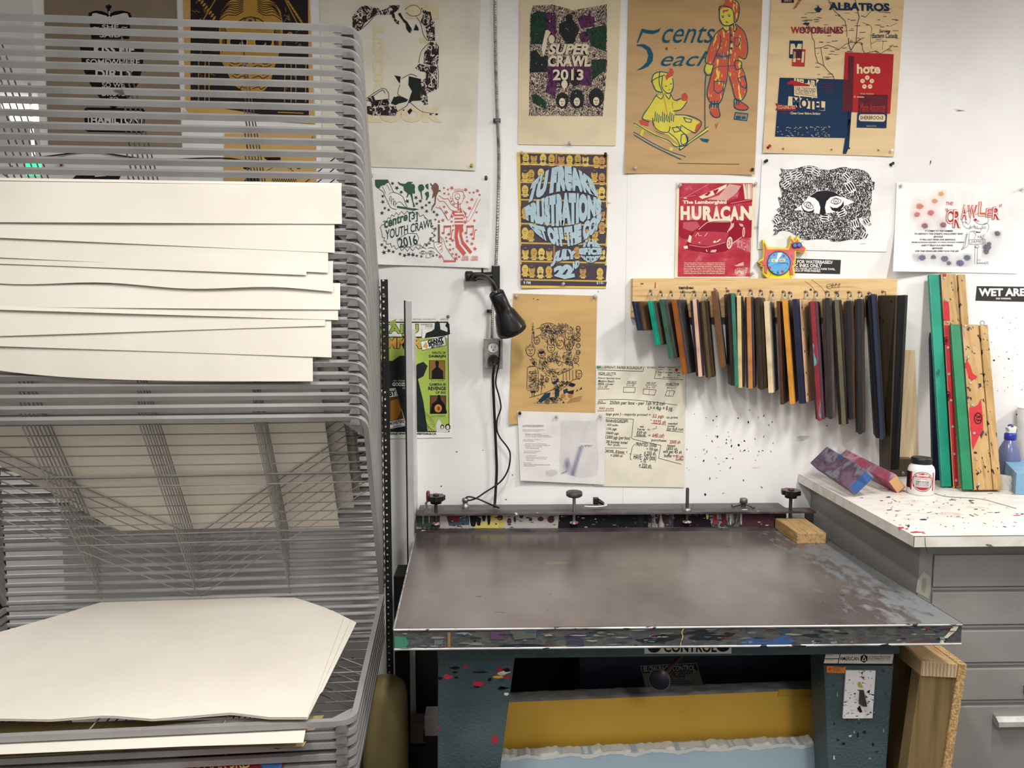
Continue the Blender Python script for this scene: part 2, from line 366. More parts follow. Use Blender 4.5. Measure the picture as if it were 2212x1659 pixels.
e = .003; dz = V((0, 0, -.0065))
MB().prism([FL+dz, FR+dz, BR+dz, BL+dz], (0, 0, -TH+.0065)).build('apron', m_side, tb)
fd = (FR-FL).normalized(); ed = MB()
for zz in (-.004, -TH+.001):
    ed.tube([FL+V((0, -.001, zz)), FR+V((0, -.001, zz))], .0030, 8)
ed.build('edge_trim', m_alu, tb)
MB().tube([FL+V((0, 0, -.002)), BL+V((0, 0, -.002))], .003, 6).build('edge_trim', m_alu, tb)
MB().tube([FR+V((0, 0, -.002)), BR+V((0, 0, -.002))], .003, 6).build('edge_trim', m_side, tb)
# dried drip and smears on the apron
ap = Plane(FL, V((fd.y, -fd.x, 0)))
P = Print(ap, tb, lift=.002)
P.curve([(1478, 1356), (1473, 1366), (1475, 1375), (1471, 1388), (1470, 1397)], 2.2, 'c9bf6b', 'paint_drip')
P.poly([(2056, 1354), (2072, 1351), (2066, 1362), (2052, 1374), (2038, 1385), (2042, 1392), (2030, 1388), (2029, 1384), (2044, 1372), (2052, 1362)], 'c9c7b4', 'paint_drip')
P.poly([(852, 1374), (876, 1376), (884, 1390), (872, 1404), (853, 1407)], 'x3f7d63'[1:], 'paint_patch')
P.rect(938, 1382, 957, 1404, '62686c', 'paint_patch').rect(967, 1366, 973, 1405, '8a6f43', 'paint_patch').rect(1060, 1364, 1089, 1381, '59405a', 'paint_patch')
P.poly([(1100, 1362), (1160, 1360), (1158, 1378), (1112, 1382)], '595a57', 'paint_patch').rect(1133, 1357, 1180, 1361, '95808c', 'paint_patch')
P.poly([(1225, 1372), (1258, 1368), (1262, 1396), (1226, 1398)], '3a3f4e', 'paint_patch')
P.poly([(1590, 1395), (1620, 1378), (1665, 1383), (1700, 1370), (1720, 1385), (1690, 1396), (1640, 1391)], '3b5886', 'paint_patch')
P.rect(2040, 1350, 2074, 1353, '2d3f7a', 'paint_patch')
rq = random.Random(31)
for k in range(150):
    x = rq.uniform(860, 2065); yy = 1362-(x-851)*.0143+rq.uniform(3, 40); a_, b_ = rq.uniform(2, 20), rq.uniform(.5, 2.6)
    P.poly([(x+a_*rq.uniform(.5, 1.2)*math.cos(t), yy+b_*rq.uniform(.5, 1.3)*math.sin(t)) for t in [q*2*math.pi/9 for q in range(9)]], rq.choice(['5e4a50', '24282b', '6d706c', '3b4a66', '6a3f3f', '7b7a74', '2b3430', '4a5552', '8a8985']), 'paint_patch')
P.done()
# crossbar below the top, its sign and the two tapered pedestal legs
Yc = -2.70+1.835
c0, c1 = onY(945, 1410, Yc), onY(1943, 1402, Yc)
zb = onY(1400, 1418, Yc).z
MB().box(c0.x, c1.x, Yc, Yc+.55, zb, ZT-TH-.001).build('crossbar', m_teal, tb)
Yl = Yc+.012
def leg(px, z0=0.0):
    tl, tr, brr, bl = [onY(x, y, Yl) for x, y in px]
    l0 = tl+(bl-tl)*((z0-tl.z)/(bl.z-tl.z)); r0 = tr+(brr-tr)*((z0-tr.z)/(brr.z-tr.z))
    return MB().prism([V((l0.x, Yl, z0)), V((r0.x, Yl, z0)), V((tr.x, Yl, zb)), V((tl.x, Yl, zb))], (0, .09, 0)).build('leg', m_teal, tb, bevel=.004)
leg([(946, 1420), (1113, 1420), (1081, 1659), (945, 1659)]); l2 = leg([(1779, 1412), (1933, 1412), (1915, 1659), (1789, 1659)])
lp = wallplane(Yl)
P = Print(lp, tb, lift=.001)
rr = random.Random(3)
for x, y, a, b, c in ((984, 1443, 10, 3, '1a1622'), (983, 1452, 6, 2, '1a1622'), (1006, 1440, 5, 3, 'b5304a'), (968, 1462, 9, 5, 'c23a52'), (951, 1465, 5, 3, '1a1622'), (1037, 1452, 15, 2, '231a2c'), (1033, 1477, 12, 6, 'b92f48'), (1030, 1484, 7, 2, '1a1622'), (986, 1464, 5, 2, '1a1622'), (1058, 1468, 4, 4, '1a1622'), (1060, 1441, 10, 5, '2b5a6a'), (1080, 1447, 7, 7, 'a62a40'), (1084, 1455, 10, 4, 'c9c2a4'), (1078, 1462, 12, 3, 'd6a53a'), (1092, 1452, 9, 3, 'e0dccb'), (1095, 1448, 8, 4, '16151c'), (1094, 1463, 9, 3, 'b02f45'), (1084, 1470, 6, 4, '23566a'), (1090, 1486, 11, 2, '14161f'), (1084, 1487, 8, 4, '14161f'), (1094, 1499, 5, 3, 'e4e2cc'), (1068, 1597, 7, 9, 'a8323f'), (948, 1572, 3, 5, '8f2a5a')):
    P.poly([(x+a*(1+rr.uniform(-.3, .35))*math.cos(t), y+b*(1+rr.uniform(-.3, .35))*math.sin(t)) for t in [k*2*math.pi/11 for k in range(11)]], c, 'paint_spatter')
for k in range(26):
    x, y, a, b = rr.uniform(1795, 1918), rr.uniform(1444, 1640), rr.uniform(1, 5), rr.uniform(1, 6)
    P.poly([(x+a*rr.uniform(.5, 1.3)*math.cos(t), y+b*rr.uniform(.5, 1.3)*math.sin(t)) for t in [q*2*math.pi/8 for q in range(8)]], rr.choice(['1a1f26', '20262c', 'c8c9c6', '8b9499', '1a1f26', '57303c']), 'paint_spatter')
P.done()
# maker plate, warning sticker and power switch on the right leg
T4 = (1750, 1150, .3068)
P = Print(lp, tb, T4, lift=.0025)
P.poly([(100, 853), (595, 853), (580, 938), (90, 935)], '17181a', 'maker_plate').poly([(110, 857), (590, 857), (577, 925), (96, 922)], 'cfcac2', 'maker_plate')
P.line([(212, 857), (196, 922)], 6, '17181a', 'maker_plate').line([(105, 890), (204, 890)], 6, '17181a', 'maker_plate')
P.text('AMERICAN', 208, 876, 344, 902, '17181a', .02, part='lettering').text('SCREEN PROCESS', 412, 872, 566, 882, '17181a', .03).text('EQUIPMENT CO.', 410, 886, 564, 895, '17181a', .03).text('CHICAGO, ILLINOIS, U.S.A.', 409, 898, 562, 905, '17181a').text('SER. NO.', 122, 862, 165, 868, '17181a').text('MODEL NO.', 116, 897, 162, 903, '17181a')
P.poly([(380, 858), (405, 873), (404, 904), (379, 919), (354, 904), (355, 873)], '17181a', 'emblem').poly([(380, 864), (396, 905), (363, 905)], 'cfcac2', 'emblem').poly([(380, 877), (389, 900), (371, 900)], '17181a', 'emblem')
P.poly([(118, 941), (252, 948), (246, 993), (116, 988)], 'c8783c', 'warning_sticker').text('ALWAYS WEAR', 160, 946, 240, 955, '3a1c10').text('HEARING', 160, 957, 215, 966, '3a1c10').text('PROTECTION', 160, 968, 212, 977, '3a1c10').poly([(124, 962), (140, 948), (155, 962), (140, 975)], 'b3452c', 'warning_sticker')
P.done()
sw = [onY(T4[0]+x*T4[2], T4[1]+y*T4[2], Yl-.001) for x, y in ((245, 966), (455, 968), (432, 1302), (224, 1304))]
m_swp = mat('spattered_switch_plate', ['e3dfe0', 'ebe7e8'], scale=20, rough=.4, spots=[('1c1a20', 62, .66, (1, 1, .8)), ('a33f5a', 45, .74, (1, 1, .6)), ('5c8d96', 40, .75, (1, 1, 1))])
swp = MB().prism(sw, (0, -.006, 0)).build('switch_plate', m_swp, tb, bevel=.0015)
P = Print(wallplane(Yl-.007), swp, T4, lift=.0008); rp = random.Random(12)
for k in range(70):
    x = rp.uniform(238, 445); y = rp.uniform(975, 1295); a_ = rp.choice([2, 3, 4, 6, 10]); b_ = rp.uniform(1.5, 6)
    P.poly([(x+a_*rp.uniform(.4, 1.4)*math.cos(t), y+b_*rp.uniform(.4, 1.4)*math.sin(t)) for t in [q*2*math.pi/8 for q in range(8)]], rp.choice(['1c1a20']*6+['a33f5a', '5c8d96', 'b9a94e']), 'paint_fleck')
P.poly([(335, 1060), (350, 1050), (372, 1085), (360, 1098), (338, 1085)], 'b5a94e', 'paint_fleck').poly([(330, 1240), (350, 1220), (368, 1265), (350, 1270)], '1c1a20', 'paint_fleck').done()
c = onY(1750+350*.3068, 1150+1145*.3068, Yl)
MB().prism([c+V((-.0055, -.008, .018)), c+V((.0055, -.008, .018)), c+V((.0055, -.030, -.016)), c+V((-.0055, -.030, -.016))], (0, .022, -.004)).build('switch_toggle', m_blk, swp)
# cut-off name sign on the crossbar
cp = wallplane(Yc)
P = Print(cp, tb, lift=.001).rect(1392, 1380, 1580, 1412, 'd2cdc6', 'sign_plate').text('CONTROL', 1434, 1388, 1548, 1409, '1c1c1f', .03)
P.ell(1413, 1397, 15, 13, '1c1c1f', part='sign_plate').ell(1562, 1395, 15, 13, '1c1c1f', part='sign_plate').done()
# hinge channel along the back edge
yb0 = -2.70+2.545
m_chan = mat('channel_paint_drips', ['17181c', '5a2f38', '8b8479', '1a2a3a', 'a39d94', '3d2b33', '20343a', '6c675f', '15161a'], scale=7, stretch=(1.6, 1, .35), detail=6, distort=1.6, rough=.4, hard=False,
              spots=[('b4ae8a', 9, .66, (1.5, 1, .5)), ('801f2b', 10, .68, (1.4, 1, .5)), ('14151a', 6, .60, (2, 1, .3)), ('1d4a58', 9, .70, (1.4, 1, .5)), ('c8c3bb', 45, .68, (1, 1, .8))])
m_flange = mat('flange_paint_crust', ['221e20', '3c3335', '57504f', '2d2c33'], scale=14, stretch=(.5, 1, 1), detail=8, rough=.5, spots=[('8b3f4a', 12, .70, (.5, 1, 1)), ('3f6b7d', 9, .72, (.6, 1, 1)), ('cfc9b4', 34, .71, (.6, 1, 1))])
xL, xR, xW = onY(897, 1120, yb0).x, onY(1757, 1115, yb0+.02).x, onY(1676, 1140, yb0).x
zt2 = ZT+.062
MB().box(xL-.004, xW, yb0, yb0+.03, ZT, ZT+.008).build('channel_flange', m_flange, tb)
MB().box(xL, xW, yb0+.026, yb0+.032, ZT+.008, zt2).build('channel_web', m_chan, tb)
wbp = wallplane(yb0+.026); P = Print(wbp, tb, lift=.001); rd = random.Random(17)
def drip(x, y0, wd, ln, col): P.poly([(x-wd, y0), (x+wd, y0), (x+wd*.9, y0+ln*.6), (x+wd*.55, y0+ln*.95), (x, y0+ln), (x-wd*.6, y0+ln*.93), (x-wd*.85, y0+ln*.55)], col, 'paint_drip')
P.poly([(898, 1108), (952, 1108), (950, 1138), (900, 1138)], '3f4740', 'paint_ground').poly([(950, 1108), (1215, 1108), (1212, 1141), (950, 1141)], 'aaa5a0', 'paint_ground').poly([(1208, 1108), (1400, 1108), (1400, 1142), (1205, 1142)], '15181b', 'paint_ground').poly([(1062, 1108), (1090, 1108), (1088, 1140), (1058, 1140)], 'b9a94e', 'paint_ground').poly([(1030, 1130), (1075, 1122), (1080, 1141), (1025, 1141)], 'c4b765', 'paint_ground').poly([(962, 1108), (1012, 1108), (1014, 1134), (970, 1136)], '3e5560', 'paint_ground').poly([(965, 1108), (1000, 1108), (990, 1128), (968, 1130)], '7a2a33', 'paint_ground').poly([(1455, 1110), (1530, 1110), (1538, 1138), (1455, 1140)], '1a1219', 'paint_ground').poly([(1600, 1110), (1672, 1110), (1672, 1140), (1600, 1140)], '4a2a35', 'paint_ground')
for x, wd, ln, c in ((1022, 8, 30, '17171c'), (1034, 6, 28, '1c1c24'), (1045, 5, 18, '241e1c'), (1056, 4, 26, '1d1917'), (1126, 5, 12, '1d4a5c'), (914, 1.5, 24, 'b3ad7c'), (927, 1.5, 22, 'a9a7a2'), (1384, 7, 22, '23232a'), (1403, 5, 22, '2a1f30'), (1420, 5, 24, '2b2026'), (1438, 9, 23, '3a2229'), (1544, 5, 26, '8c2b31'), (1563, 5, 28, '6a1f28'), (1578, 2.5, 26, 'b5afaa'), (1601, 2, 26, 'b9b4ae'), (1528, 3, 14, 'c9c06c')): drip(x, 1108, wd, ln, c)
for x, y, a_, b_ in ((1100, 1126, 5, 7), (1112, 1123, 3, 8), (1146, 1122, 4, 4), (1168, 1121, 7, 5), (1190, 1122, 8, 8), (1080, 1118, 7, 6), (975, 1124, 6, 6)): P.ell(x, y, a_, b_, '4b2f38', 10, 'paint_blob')
for k in range(160): x = rd.uniform(955, 1668); y = rd.uniform(1109, 1140); P.ell(x, y, rd.uniform(.5, 5), rd.uniform(.4, 1.6), rd.choice(['2a2a2e', 'b9b4ae', '6a5f62', '1f2a33', '57323a', '8a8781']), 7, 'paint_fleck')
P.done()
MB().box(xL, xR, yb0, yb0+.055, zt2, zt2+.006).build('channel_flange', m_flange, tb)
MB().box(onY(905, 1090, -.06).x, onY(1690, 1090, -.06).x, -.10, -.02, ZT, zt2+.004).build('back_rail', mat('rail_grey', ['4c4d4e', '5b5b5b', '676665'], scale=6, stretch=(.3, 1, 1), rough=.5), tb)
MB().box(onY(1743, 1110, yb0+.03).x, onY(1750, 1110, yb0+.03).x, yb0+.0, yb0+.05, ZT, zt2).build('end_plate', m_dst, tb)
# clamp screws through the flange
def clamp(px, knob_y, base_y, kr, kind):
    y = yb0+.022; b0 = V((onY(px, 1112, y).x, y, zt2-.03)); top = onY(px, knob_y, y).z
    if kind == 'rod':
        o = MB().lathe([(.006, 0), (.006, top-b0.z), (.004, top-b0.z+.004)], b0, n=12).build('clamp_screw', m_dst, tb)
        MB().lathe([(.014, .032), (.016, .036), (.012, .046), (.007, .048)], b0, n=16).build('wing_nut', m_stl, o)
        wn = MB()
        for s in (-1, 1): wn.prism([b0+V((s*.008, 0, .04)), b0+V((s*.02, 0, .062)), b0+V((s*.024, 0, .058)), b0+V((s*.014, 0, .038))], (0, .005, 0))
        wn.build('wing', m_stl, o)
    else:
        o = MB().lathe([(.006, 0), (.006, top-b0.z)], b0, n=12).build('clamp_screw', m_stl if kind == 'plain' else m_dst, tb)
        if kind == 'plain': MB().lathe([(.008, -.02), (kr*.75, -.017), (kr, -.012), (kr, .0), (kr*.9, .003), (0, .004)], V((b0.x, y, top)), n=28).build('clamp_knob', mat('worn_knob', ['2b2827', '3c3836', '5a5551'], scale=40, rough=.4), o)
        else:
            k = MB(); t = V((b0.x, y, top)); n = 32
            k.lathe([(.008, -.032), (kr*.6, -.03), (kr*.62, -.02), (kr*.7, -.018)], t, n=20)
            pts = [t+V(((kr*(1 if i % 4 < 2 else .9))*math.cos(2*math.pi*i/n), (kr*(1 if i % 4 < 2 else .9))*math.sin(2*math.pi*i/n), -.018)) for i in range(n)]
            k.prism(pts, (0, 0, .016)); k.build('clamp_knob', plain('171415', .3), o)
            MB().lathe([(.01, 0), (.011, .003), (.008, .005)], t+V((0, 0, -.002)), n=14).build('cap', plain('54242a' if px > 1500 else '2a2022', .4), o)
    MB().lathe([(.006, -.004), (.016, 0), (.016, .004), (.006, .007)], b0+V((0, 0, -.006)), n=16).build('foot_pad', mat('foot_paint', ['30304a', '8a3a48', 'b9b6b0', '26262c'], scale=60, rough=.4), o)
clamp(942, 1069, 1125, .033, 'star'); clamp(1240, 1063, 1120, .029, 'plain'); clamp(1484, 1056, 1120, .02, 'rod'); clamp(1707, 1057, 1110, .034, 'star')
# red lever clamp at the left end
y = yb0+.015; b0 = V((onY(925, 1098, y).x, y, zt2+.006))
lv = MB().box(b0.x-.012, b0.x+.012, y-.012, y+.02, b0.z, b0.z+.02).build('lever_bracket', m_stl, tb)
MB().tube([b0+V((-.004, 0, .02)), b0+V((-.008, 0, .035)), b0+V((0, 0, .045))], .004, 8).build('lever_link', m_stl, lv)
MB().tube([b0+V((0, 0, .042)), b0+V((0, 0, .05)), b0+V((0, 0, .075)), b0+V((0, 0, .08))], [.005, .007, .0065, .003], 10).build('lever_handle', plain('6e2a26', .4), lv)
# cable gland and corner fittings
g0 = onY(1005, 1094, -.07); g0.z = zt2+.004
MB().lathe([(.014, 0), (.014, .014), (.009, .016), (.009, .024), (.012, .025), (.012, .036), (.006, .038)], g0, n=8).build('cable_gland', m_stl, tb)
g1 = onY(1606, 1092, -.08); g1.z = zt2+.004
ft = MB().lathe([(.009, 0), (.009, .016), (.014, .017), (.014, .030), (.011, .033)], g1, n=12)
ft.tube([g1+V((-.045, -.01, .007)), g1+V((-.01, 0, .012))], .006, 8).tube([g1+V((.008, -.01, .014)), g1+V((.03, -.03, .006))], .005, 8); ft.build('air_fitting', plain('6f6b66', .4, .6), tb)
# ------------------------------------------------------------------ drying rack
TH_ = math.radians(3.5); U = V((math.cos(TH_), math.sin(TH_), 0)); NF = V((math.sin(TH_), -math.cos(TH_), 0))
yB = -2.70+2.35; RB = V((onY(825, 1280, yB).x, yB, onY(825, 1280, yB).z)); WD, LN = 1.16, .74; AN = math.radians(58); SP = .0284
def rk(s, f, h): return RB-U*s+NF*f+V((0, 0, h))
m_rack = mat('grey_rack_enamel', ['827f7d', '8d8b89', '949291'], scale=7, rough=.42, spec=.45, coord='World', spots=[('2c2320', 46, .765, (.35, .35, 1.6)), ('5b5754', 20, .74, (.4, .4, 2))])
m_wire = mat('grey_wire_enamel', ['7d7977', '8c8987'], scale=9, rough=.45, coord='World')
m_bump = mat('dark_rubber_stop', ['565350', '66625f', '423f3d'], scale=30, rough=.6, coord='World')
rack = thing('drying_rack', rk(WD/2, 0, -RB.z), 'tall grey wire print drying rack with raised and lowered shelves', 'drying rack')
def shelf_parts(a, full=True):
    ca, sa = math.cos(a), math.sin(a)
    def q(s, t, o=0.0): return (s, t*ca-o*sa, t*sa+o*ca)       # along the shelf plane, o = off the plane
    W = lambda s, t, o=0.0: rk(*q(s, t, o))
    nrm = rk(0, -sa, ca)-rk(0, 0, 0); R = .035
    path = [W(0, .0)]+[W(R-R*math.cos(k*math.pi/10), LN-R+R*math.sin(k*math.pi/10)) for k in range(6)]+[W(WD-R+R*math.sin(k*math.pi/10), LN-R+R*math.cos(k*math.pi/10)) for k in range(6)]+[W(WD, 0)]
    fr = MB().tube(path, .0070, 4, up0=nrm)
    for s0, sg in ((.008, 1), (WD-.008, -1)): fr.prism([W(s0, LN-.01, -.004), W(s0+sg*.055, LN-.01, -.004), W(s0, LN-.065, -.004)], nrm*.003)
    bk = MB().tube([W(.004, .004), W(WD-.004, .004)], .0076, 8)
    wr = MB()
    for fx in (.25, .5, .75) if full else ():
        jj = random.Random(fx).uniform(-.004, .004); wr.tube([W(WD*fx, .004), W(WD*fx+jj, LN*.5, -.003), W(WD*fx, LN-.006)], .0020, 5, smooth=True)
    wr.tube([W(.006, LN*.36), W(WD*.3, LN*.362, -.002), W(WD*.7, LN*.358, -.002), W(WD-.006, LN*.36)], .0019, 5)
    wr.tube([W(.006, LN*.68), W(WD*.3, LN*.679, -.002), W(WD*.7, LN*.681, -.002), W(WD-.006, LN*.68)], .0019, 5)
    wr.tube([W(WD*.5, .006), W(.006, LN*.64)], .0018, 5); wr.tube([W(WD*.5, .006), W(WD-.006, LN*.64)], .0018, 5)
    bp = MB(); c = W(.026, LN, 0); d = U*.010; g = NF
    bp.prism([c-d+NF*.008+V((0, 0, -.004)), c+d+NF*.008+V((0, 0, -.004)), c+d*1.4+NF*.011+V((0, 0, -.019)), c-d*1.5+NF*.011+V((0, 0, -.019))], NF*-.014)
    return fr, bk, wr, bp
def shelf(a, h, full=True):
    fr, bk, wr, bp = shelf_parts(a, full); org = rk(0, 0, 0)
    s = fr.build('shelf', m_rack, rack, origin=org)
    for mb, n, m in ((bk, 'back_bar', m_rack), (wr, 'wire_grid', m_wire), (bp, 'corner_stop', m_bump)): mb.build(n, m, s, origin=org).location = (0, 0, 0)
    s.location = org+V((0, 0, h))-world_origin(rack); return s
def dup_shelf(src, h, jit=0.0):
    s = src.copy(); COL.objects.link(s); s.location = rk(0, 0, h)-world_origin(rack); s.rotation_euler = (0, 0, jit)
    for ch in src.children:
        c = ch.copy(); COL.objects.link(c); c.parent = s; c.location = (0, 0, 0)
    return s
NR = 36
up_shelf = shelf(AN, 0)
rj = random.Random(5)
bare_shelf = shelf(AN, SP*9, False)
for k in range(1, NR):
    if k != 9: dup_shelf(bare_shelf if k > 8 and k % 2 else up_shelf, SP*k+rj.uniform(-.0016, .0016), rj.uniform(-.0015, .0015))
low = shelf(math.radians(-.4), -.016)
for k in range(1, 6): dup_shelf(low, -.016-.0258*k+rj.uniform(-.001, .001))
# uprights: perforated angle irons left and right, with their hinge chains
def upright(s0, s1):
    mb = MB(); a = min(s0, s1); b = max(s0, s1); zt = 1.010; zb_ = -RB.z; n = int((zt-zb_)/.022)
    mid = (a+b)/2+(.0035 if s0 < 0 else -.0035)
    def strip(p, q, z0, z1): mb.pbox(rk(p, .004, z0), U*-(q-p), NF*-.004, (0, 0, z1-z0))
    strip(a, mid-.003, zb_, zt); strip(mid+.003, b, zb_, zt)
    for k in range(n+1): strip(mid-.003, mid+.003, zb_+k*.022+.003, min(zt, zb_+(k+1)*.022-.003))
    mb.pbox(rk(b if s0 < 0 else a, .004, zb_), U*.003, NF*-.035, (0, 0, zt-zb_))
    return mb
m_post = mat('black_angle_iron', ['0d0d0e', '161617', '1d1d1e'], scale=12, rough=.35, spots=[('3b3a39', 40, .74, (1, 1, 1))], coord='World')
upright(-.034, -.012).build('upright', m_post, rack); upright(WD+.012, WD+.034).build('upright', m_post, rack)
MB().lathe([(.006, 0), (.006, .003), (.004, .0055)], rk(-.021, .005, .957), NF, 14).build('bolt', m_stl, rack)
ch = [rk(-.008+.0028*math.sin(k*1.9), .006, .02+k*.008) for k in range(122)]
MB().tube(ch, .0026, 5).build('hinge_chain', m_dst, rack)
# thin cable that runs along the back wall behind the rack
cb = [onY(x, y, -.012) for x, y in ((-40, 352), (30, 345), (108, 337), (160, 330), (205, 328), (260, 336), (300, 342), (355, 345), (430, 342), (490, 342), (525, 346), (560, 346))]
tag(MB().tube(smooth3(cb), .0026, 6).build('wall_cable', plain('221c26', .5)), 'thin dark cable sagging along the wall behind the drying rack', 'cable')
# sheets lying on the raised shelves and hanging over their front bars
m_paper = mat('cream_paper', ['d2cbbe', 'd9d2c6', 'ddd7cb'], scale=3, rough=.8, spec=.15, trans=0, coord='World')
k2m = 1.958/1600
sheets = [(21, 747, 481, 486, 'topmost cream sheet hanging over the raised rack shelves'), (18, 731, 541, 514, 'second cream sheet from the top on the raised rack shelves'),
          (17, 717, 583, 553, 'cream sheet under the second one, ending beside a shorter sheet'), (16, 672, 588, 566, 'short cream sheet whose corner stops left of the others on the rack'),
          (14, 726, 620, 603, 'cream sheet with a wavy edge midway up the hanging sheets'), (12, 740, 660, 655, 'wide cream sheet below the wavy one on the raised shelves'),
          (11, 735, 682, 659, 'narrow cream strip showing under the wide sheet on the rack'), (10, 708, 694, 716, 'cream sheet whose edge slopes up to the right near the pile bottom'),
          (9, 720, 761, 733, 'second lowest cream sheet hanging from the raised rack shelves'), (7, 680, 812, 772, 'lowest cream sheet hanging over the raised shelves with a curled left end')]
ca, sa = math.cos(AN), math.sin(AN)
for i, (k, rpx, yr, yl, lab) in enumerate(sheets):
    s_r = (787-rpx)*.00122; s_l = s_r+1.02; hz = SP*k; fy = 893-23.2*k
    def fn(u, v, k=k, i=i, hz=hz, fy=fy, yr=yr, yl=yl, s_r=s_r, s_l=s_l):
        s = s_l+(s_r-s_l)*u
        px = 787-s/.00122; pu = max(0, min(1, (px+0)/max(1, 787-s_r/.00122)))
        yb = yl+(yr-yl)*pu
        if i == 9: yb = 772+40*(1-math.exp(-max(0, px+20)/170))
        if i == 4: yb += 4*math.sin(px/55.)
        H = max(.02, (yb-fy)*k2m)
        t0 = .016+.012*math.sin(i*2.1+u*3)+(.30*max(0, min(1, (s-.78-.03*math.sin(i*3))/.25)))
        if v < .6:
            t = t0+(LN+.004-t0)*(v/.6); o = .0085+.002*math.sin(u*9+i)*math.sin(v*7)
            return rk(s, t*ca-o*sa, hz+t*sa+o*ca)
        w_ = (v-.6)/.4; f0 = LN*ca; h0 = hz+LN*sa+.010
        if w_ < .25:
            a = w_/.25*math.pi*.55; return rk(s, f0-.003+.013*math.sin(a), h0-.012+.012*math.cos(a)+.002)
        z = (w_-.25)/.75; return rk(s, f0+.010+.007*z+.003*math.sin(u*5+i)*z, h0-.012-H*z)
    o = MB().grid(fn, 26, 30, thick=(0, -.0005, .0002)).build('paper_sheet', m_paper); tag(o, lab, 'paper', 'cream sheets hanging on the raised rack shelves')
# sheets on the topmost lowered shelf
zl = RB.z-.016+.009
def lerp_poly(pts, u):
    d = [0]
    for a, b in zip(pts, pts[1:]): d.append(d[-1]+math.hypot(b[0]-a[0], b[1]-a[1]))
    x = u*d[-1]
    for i in range(len(pts)-1):
        if x <= d[i+1] or i == len(pts)-2:
            t = (x-d[i])/max(1e-6, d[i+1]-d[i]); return (pts[i][0]+(pts[i+1][0]-pts[i][0])*t, pts[i][1]+(pts[i+1][1]-pts[i][1])*t)
backe = [(-150, 1402), (0, 1365), (120, 1331), (230, 1297), (330, 1292), (480, 1289), (640, 1291), (690, 1308), (742, 1334)]
fronte = [(-230, 1560), (0, 1552), (110, 1554), (230, 1545), (330, 1553), (430, 1545), (500, 1539), (580, 1549), (664, 1549)]
flabs = ['large cream sheet on top of the lowered rack shelf', 'cream sheet just below the large one on the lowered shelf', 'cream sheet lowest of the three stacked on the lowered shelf']
for i in range(3):
    dx, dy = (0, 0) if i == 0 else ((15, 9), (28, 18))[i-1]
    z0 = zl+.0065-.0022*i
    def fn(u, v, dx=dx, dy=dy, z0=z0, i=i):
        a, b = lerp_poly(backe, u), lerp_poly(fronte, u)
        x, y = b[0]+(a[0]-b[0])*v+dx*(u > .5)*v, b[1]+(a[1]-b[1])*v+(dy if v < .3 else dy*.6)*(.25 if v < .3 else 1)
        return onZ(x, y, z0+.0006*math.sin(u*11+i)*math.sin(v*6))
    tag(MB().grid(fn, 32, 16, thick=(0, 0, -.0005)).build('paper_sheet', m_paper), flabs[i], 'paper', 'cream sheets on the lowered rack shelf')
# prints on the shelves further down
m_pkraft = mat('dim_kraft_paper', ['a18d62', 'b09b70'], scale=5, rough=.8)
def low_print(pts, k, m, lab, name='paper_sheet', cat='paper'):
    z = RB.z-.016-.0258*k+.0085
    o = MB().prism([onZ(x, y, z) for x, y in pts], (0, 0, -.0006)).build(name, m); tag(o, lab, cat); return o, z
low_print([(-60, 1588), (190, 1582), (500, 1552), (600, 1552), (664, 1556), (655, 1604), (400, 1612), (-60, 1632)], 1, m_paper, 'cream sheet on the second lowered shelf, seen between two front bars')
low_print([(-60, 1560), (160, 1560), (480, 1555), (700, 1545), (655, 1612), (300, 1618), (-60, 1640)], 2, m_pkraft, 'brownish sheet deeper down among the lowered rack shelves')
pr, z = low_print([(392, 1590), (620, 1580), (607, 1690), (380, 1700)], 4, plain('7d1a22', .7), 'dark red print with yellow lettering low in the rack', 'printed_sheet', 'print')
P = Print(Plane((0, 0, z), (0, 0, 1)), pr).text('FRI MAR 3RD', 402, 1641, 540, 1659, 'd8c27a', .02).poly([(555, 1643), (612, 1640), (607, 1662), (575, 1668)], '3f6fae').done()
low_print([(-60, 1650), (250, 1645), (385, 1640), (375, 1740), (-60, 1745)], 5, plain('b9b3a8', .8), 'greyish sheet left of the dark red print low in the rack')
# grey channel post between rack and press table
yp = -2.70+2.45; xa, xb = onY(877.5, 800, yp).x, onY(889.5, 800, yp).x; ztp = onY(884, 651, yp).z
gp = thing('steel_post', ((xa+xb)/2, yp, 0), 'slim light grey square steel post between the rack and the press table', 'post')
MB().box(xa, xb, yp, yp+.02, 0, ztp).build('tube', mat('light_grey_post', ['a4a2a0', 'b0aeac', 'b9b7b5'], scale=6, rough=.45, spots=[('3a3532', 60, .76, (1, 1, 1))]), gp)
MB().box(xa-.0055, xa-.0012, yp+.003, yp+.02, 0, ztp+.003).build('side_strip', m_dk, gp)
# narrow white trunking fixed beside it, further back
tx0, tx1 = onY(890, 900, -.06).x, onY(897, 900, -.06).x
tag(MB().box(tx0, tx1, -.075, -.001, .5, onY(890, 712, -.06).z).build('cable_trunking', plain('d9d8d4', .5)), 'narrow white trunking right behind the grey post', 'trunking')
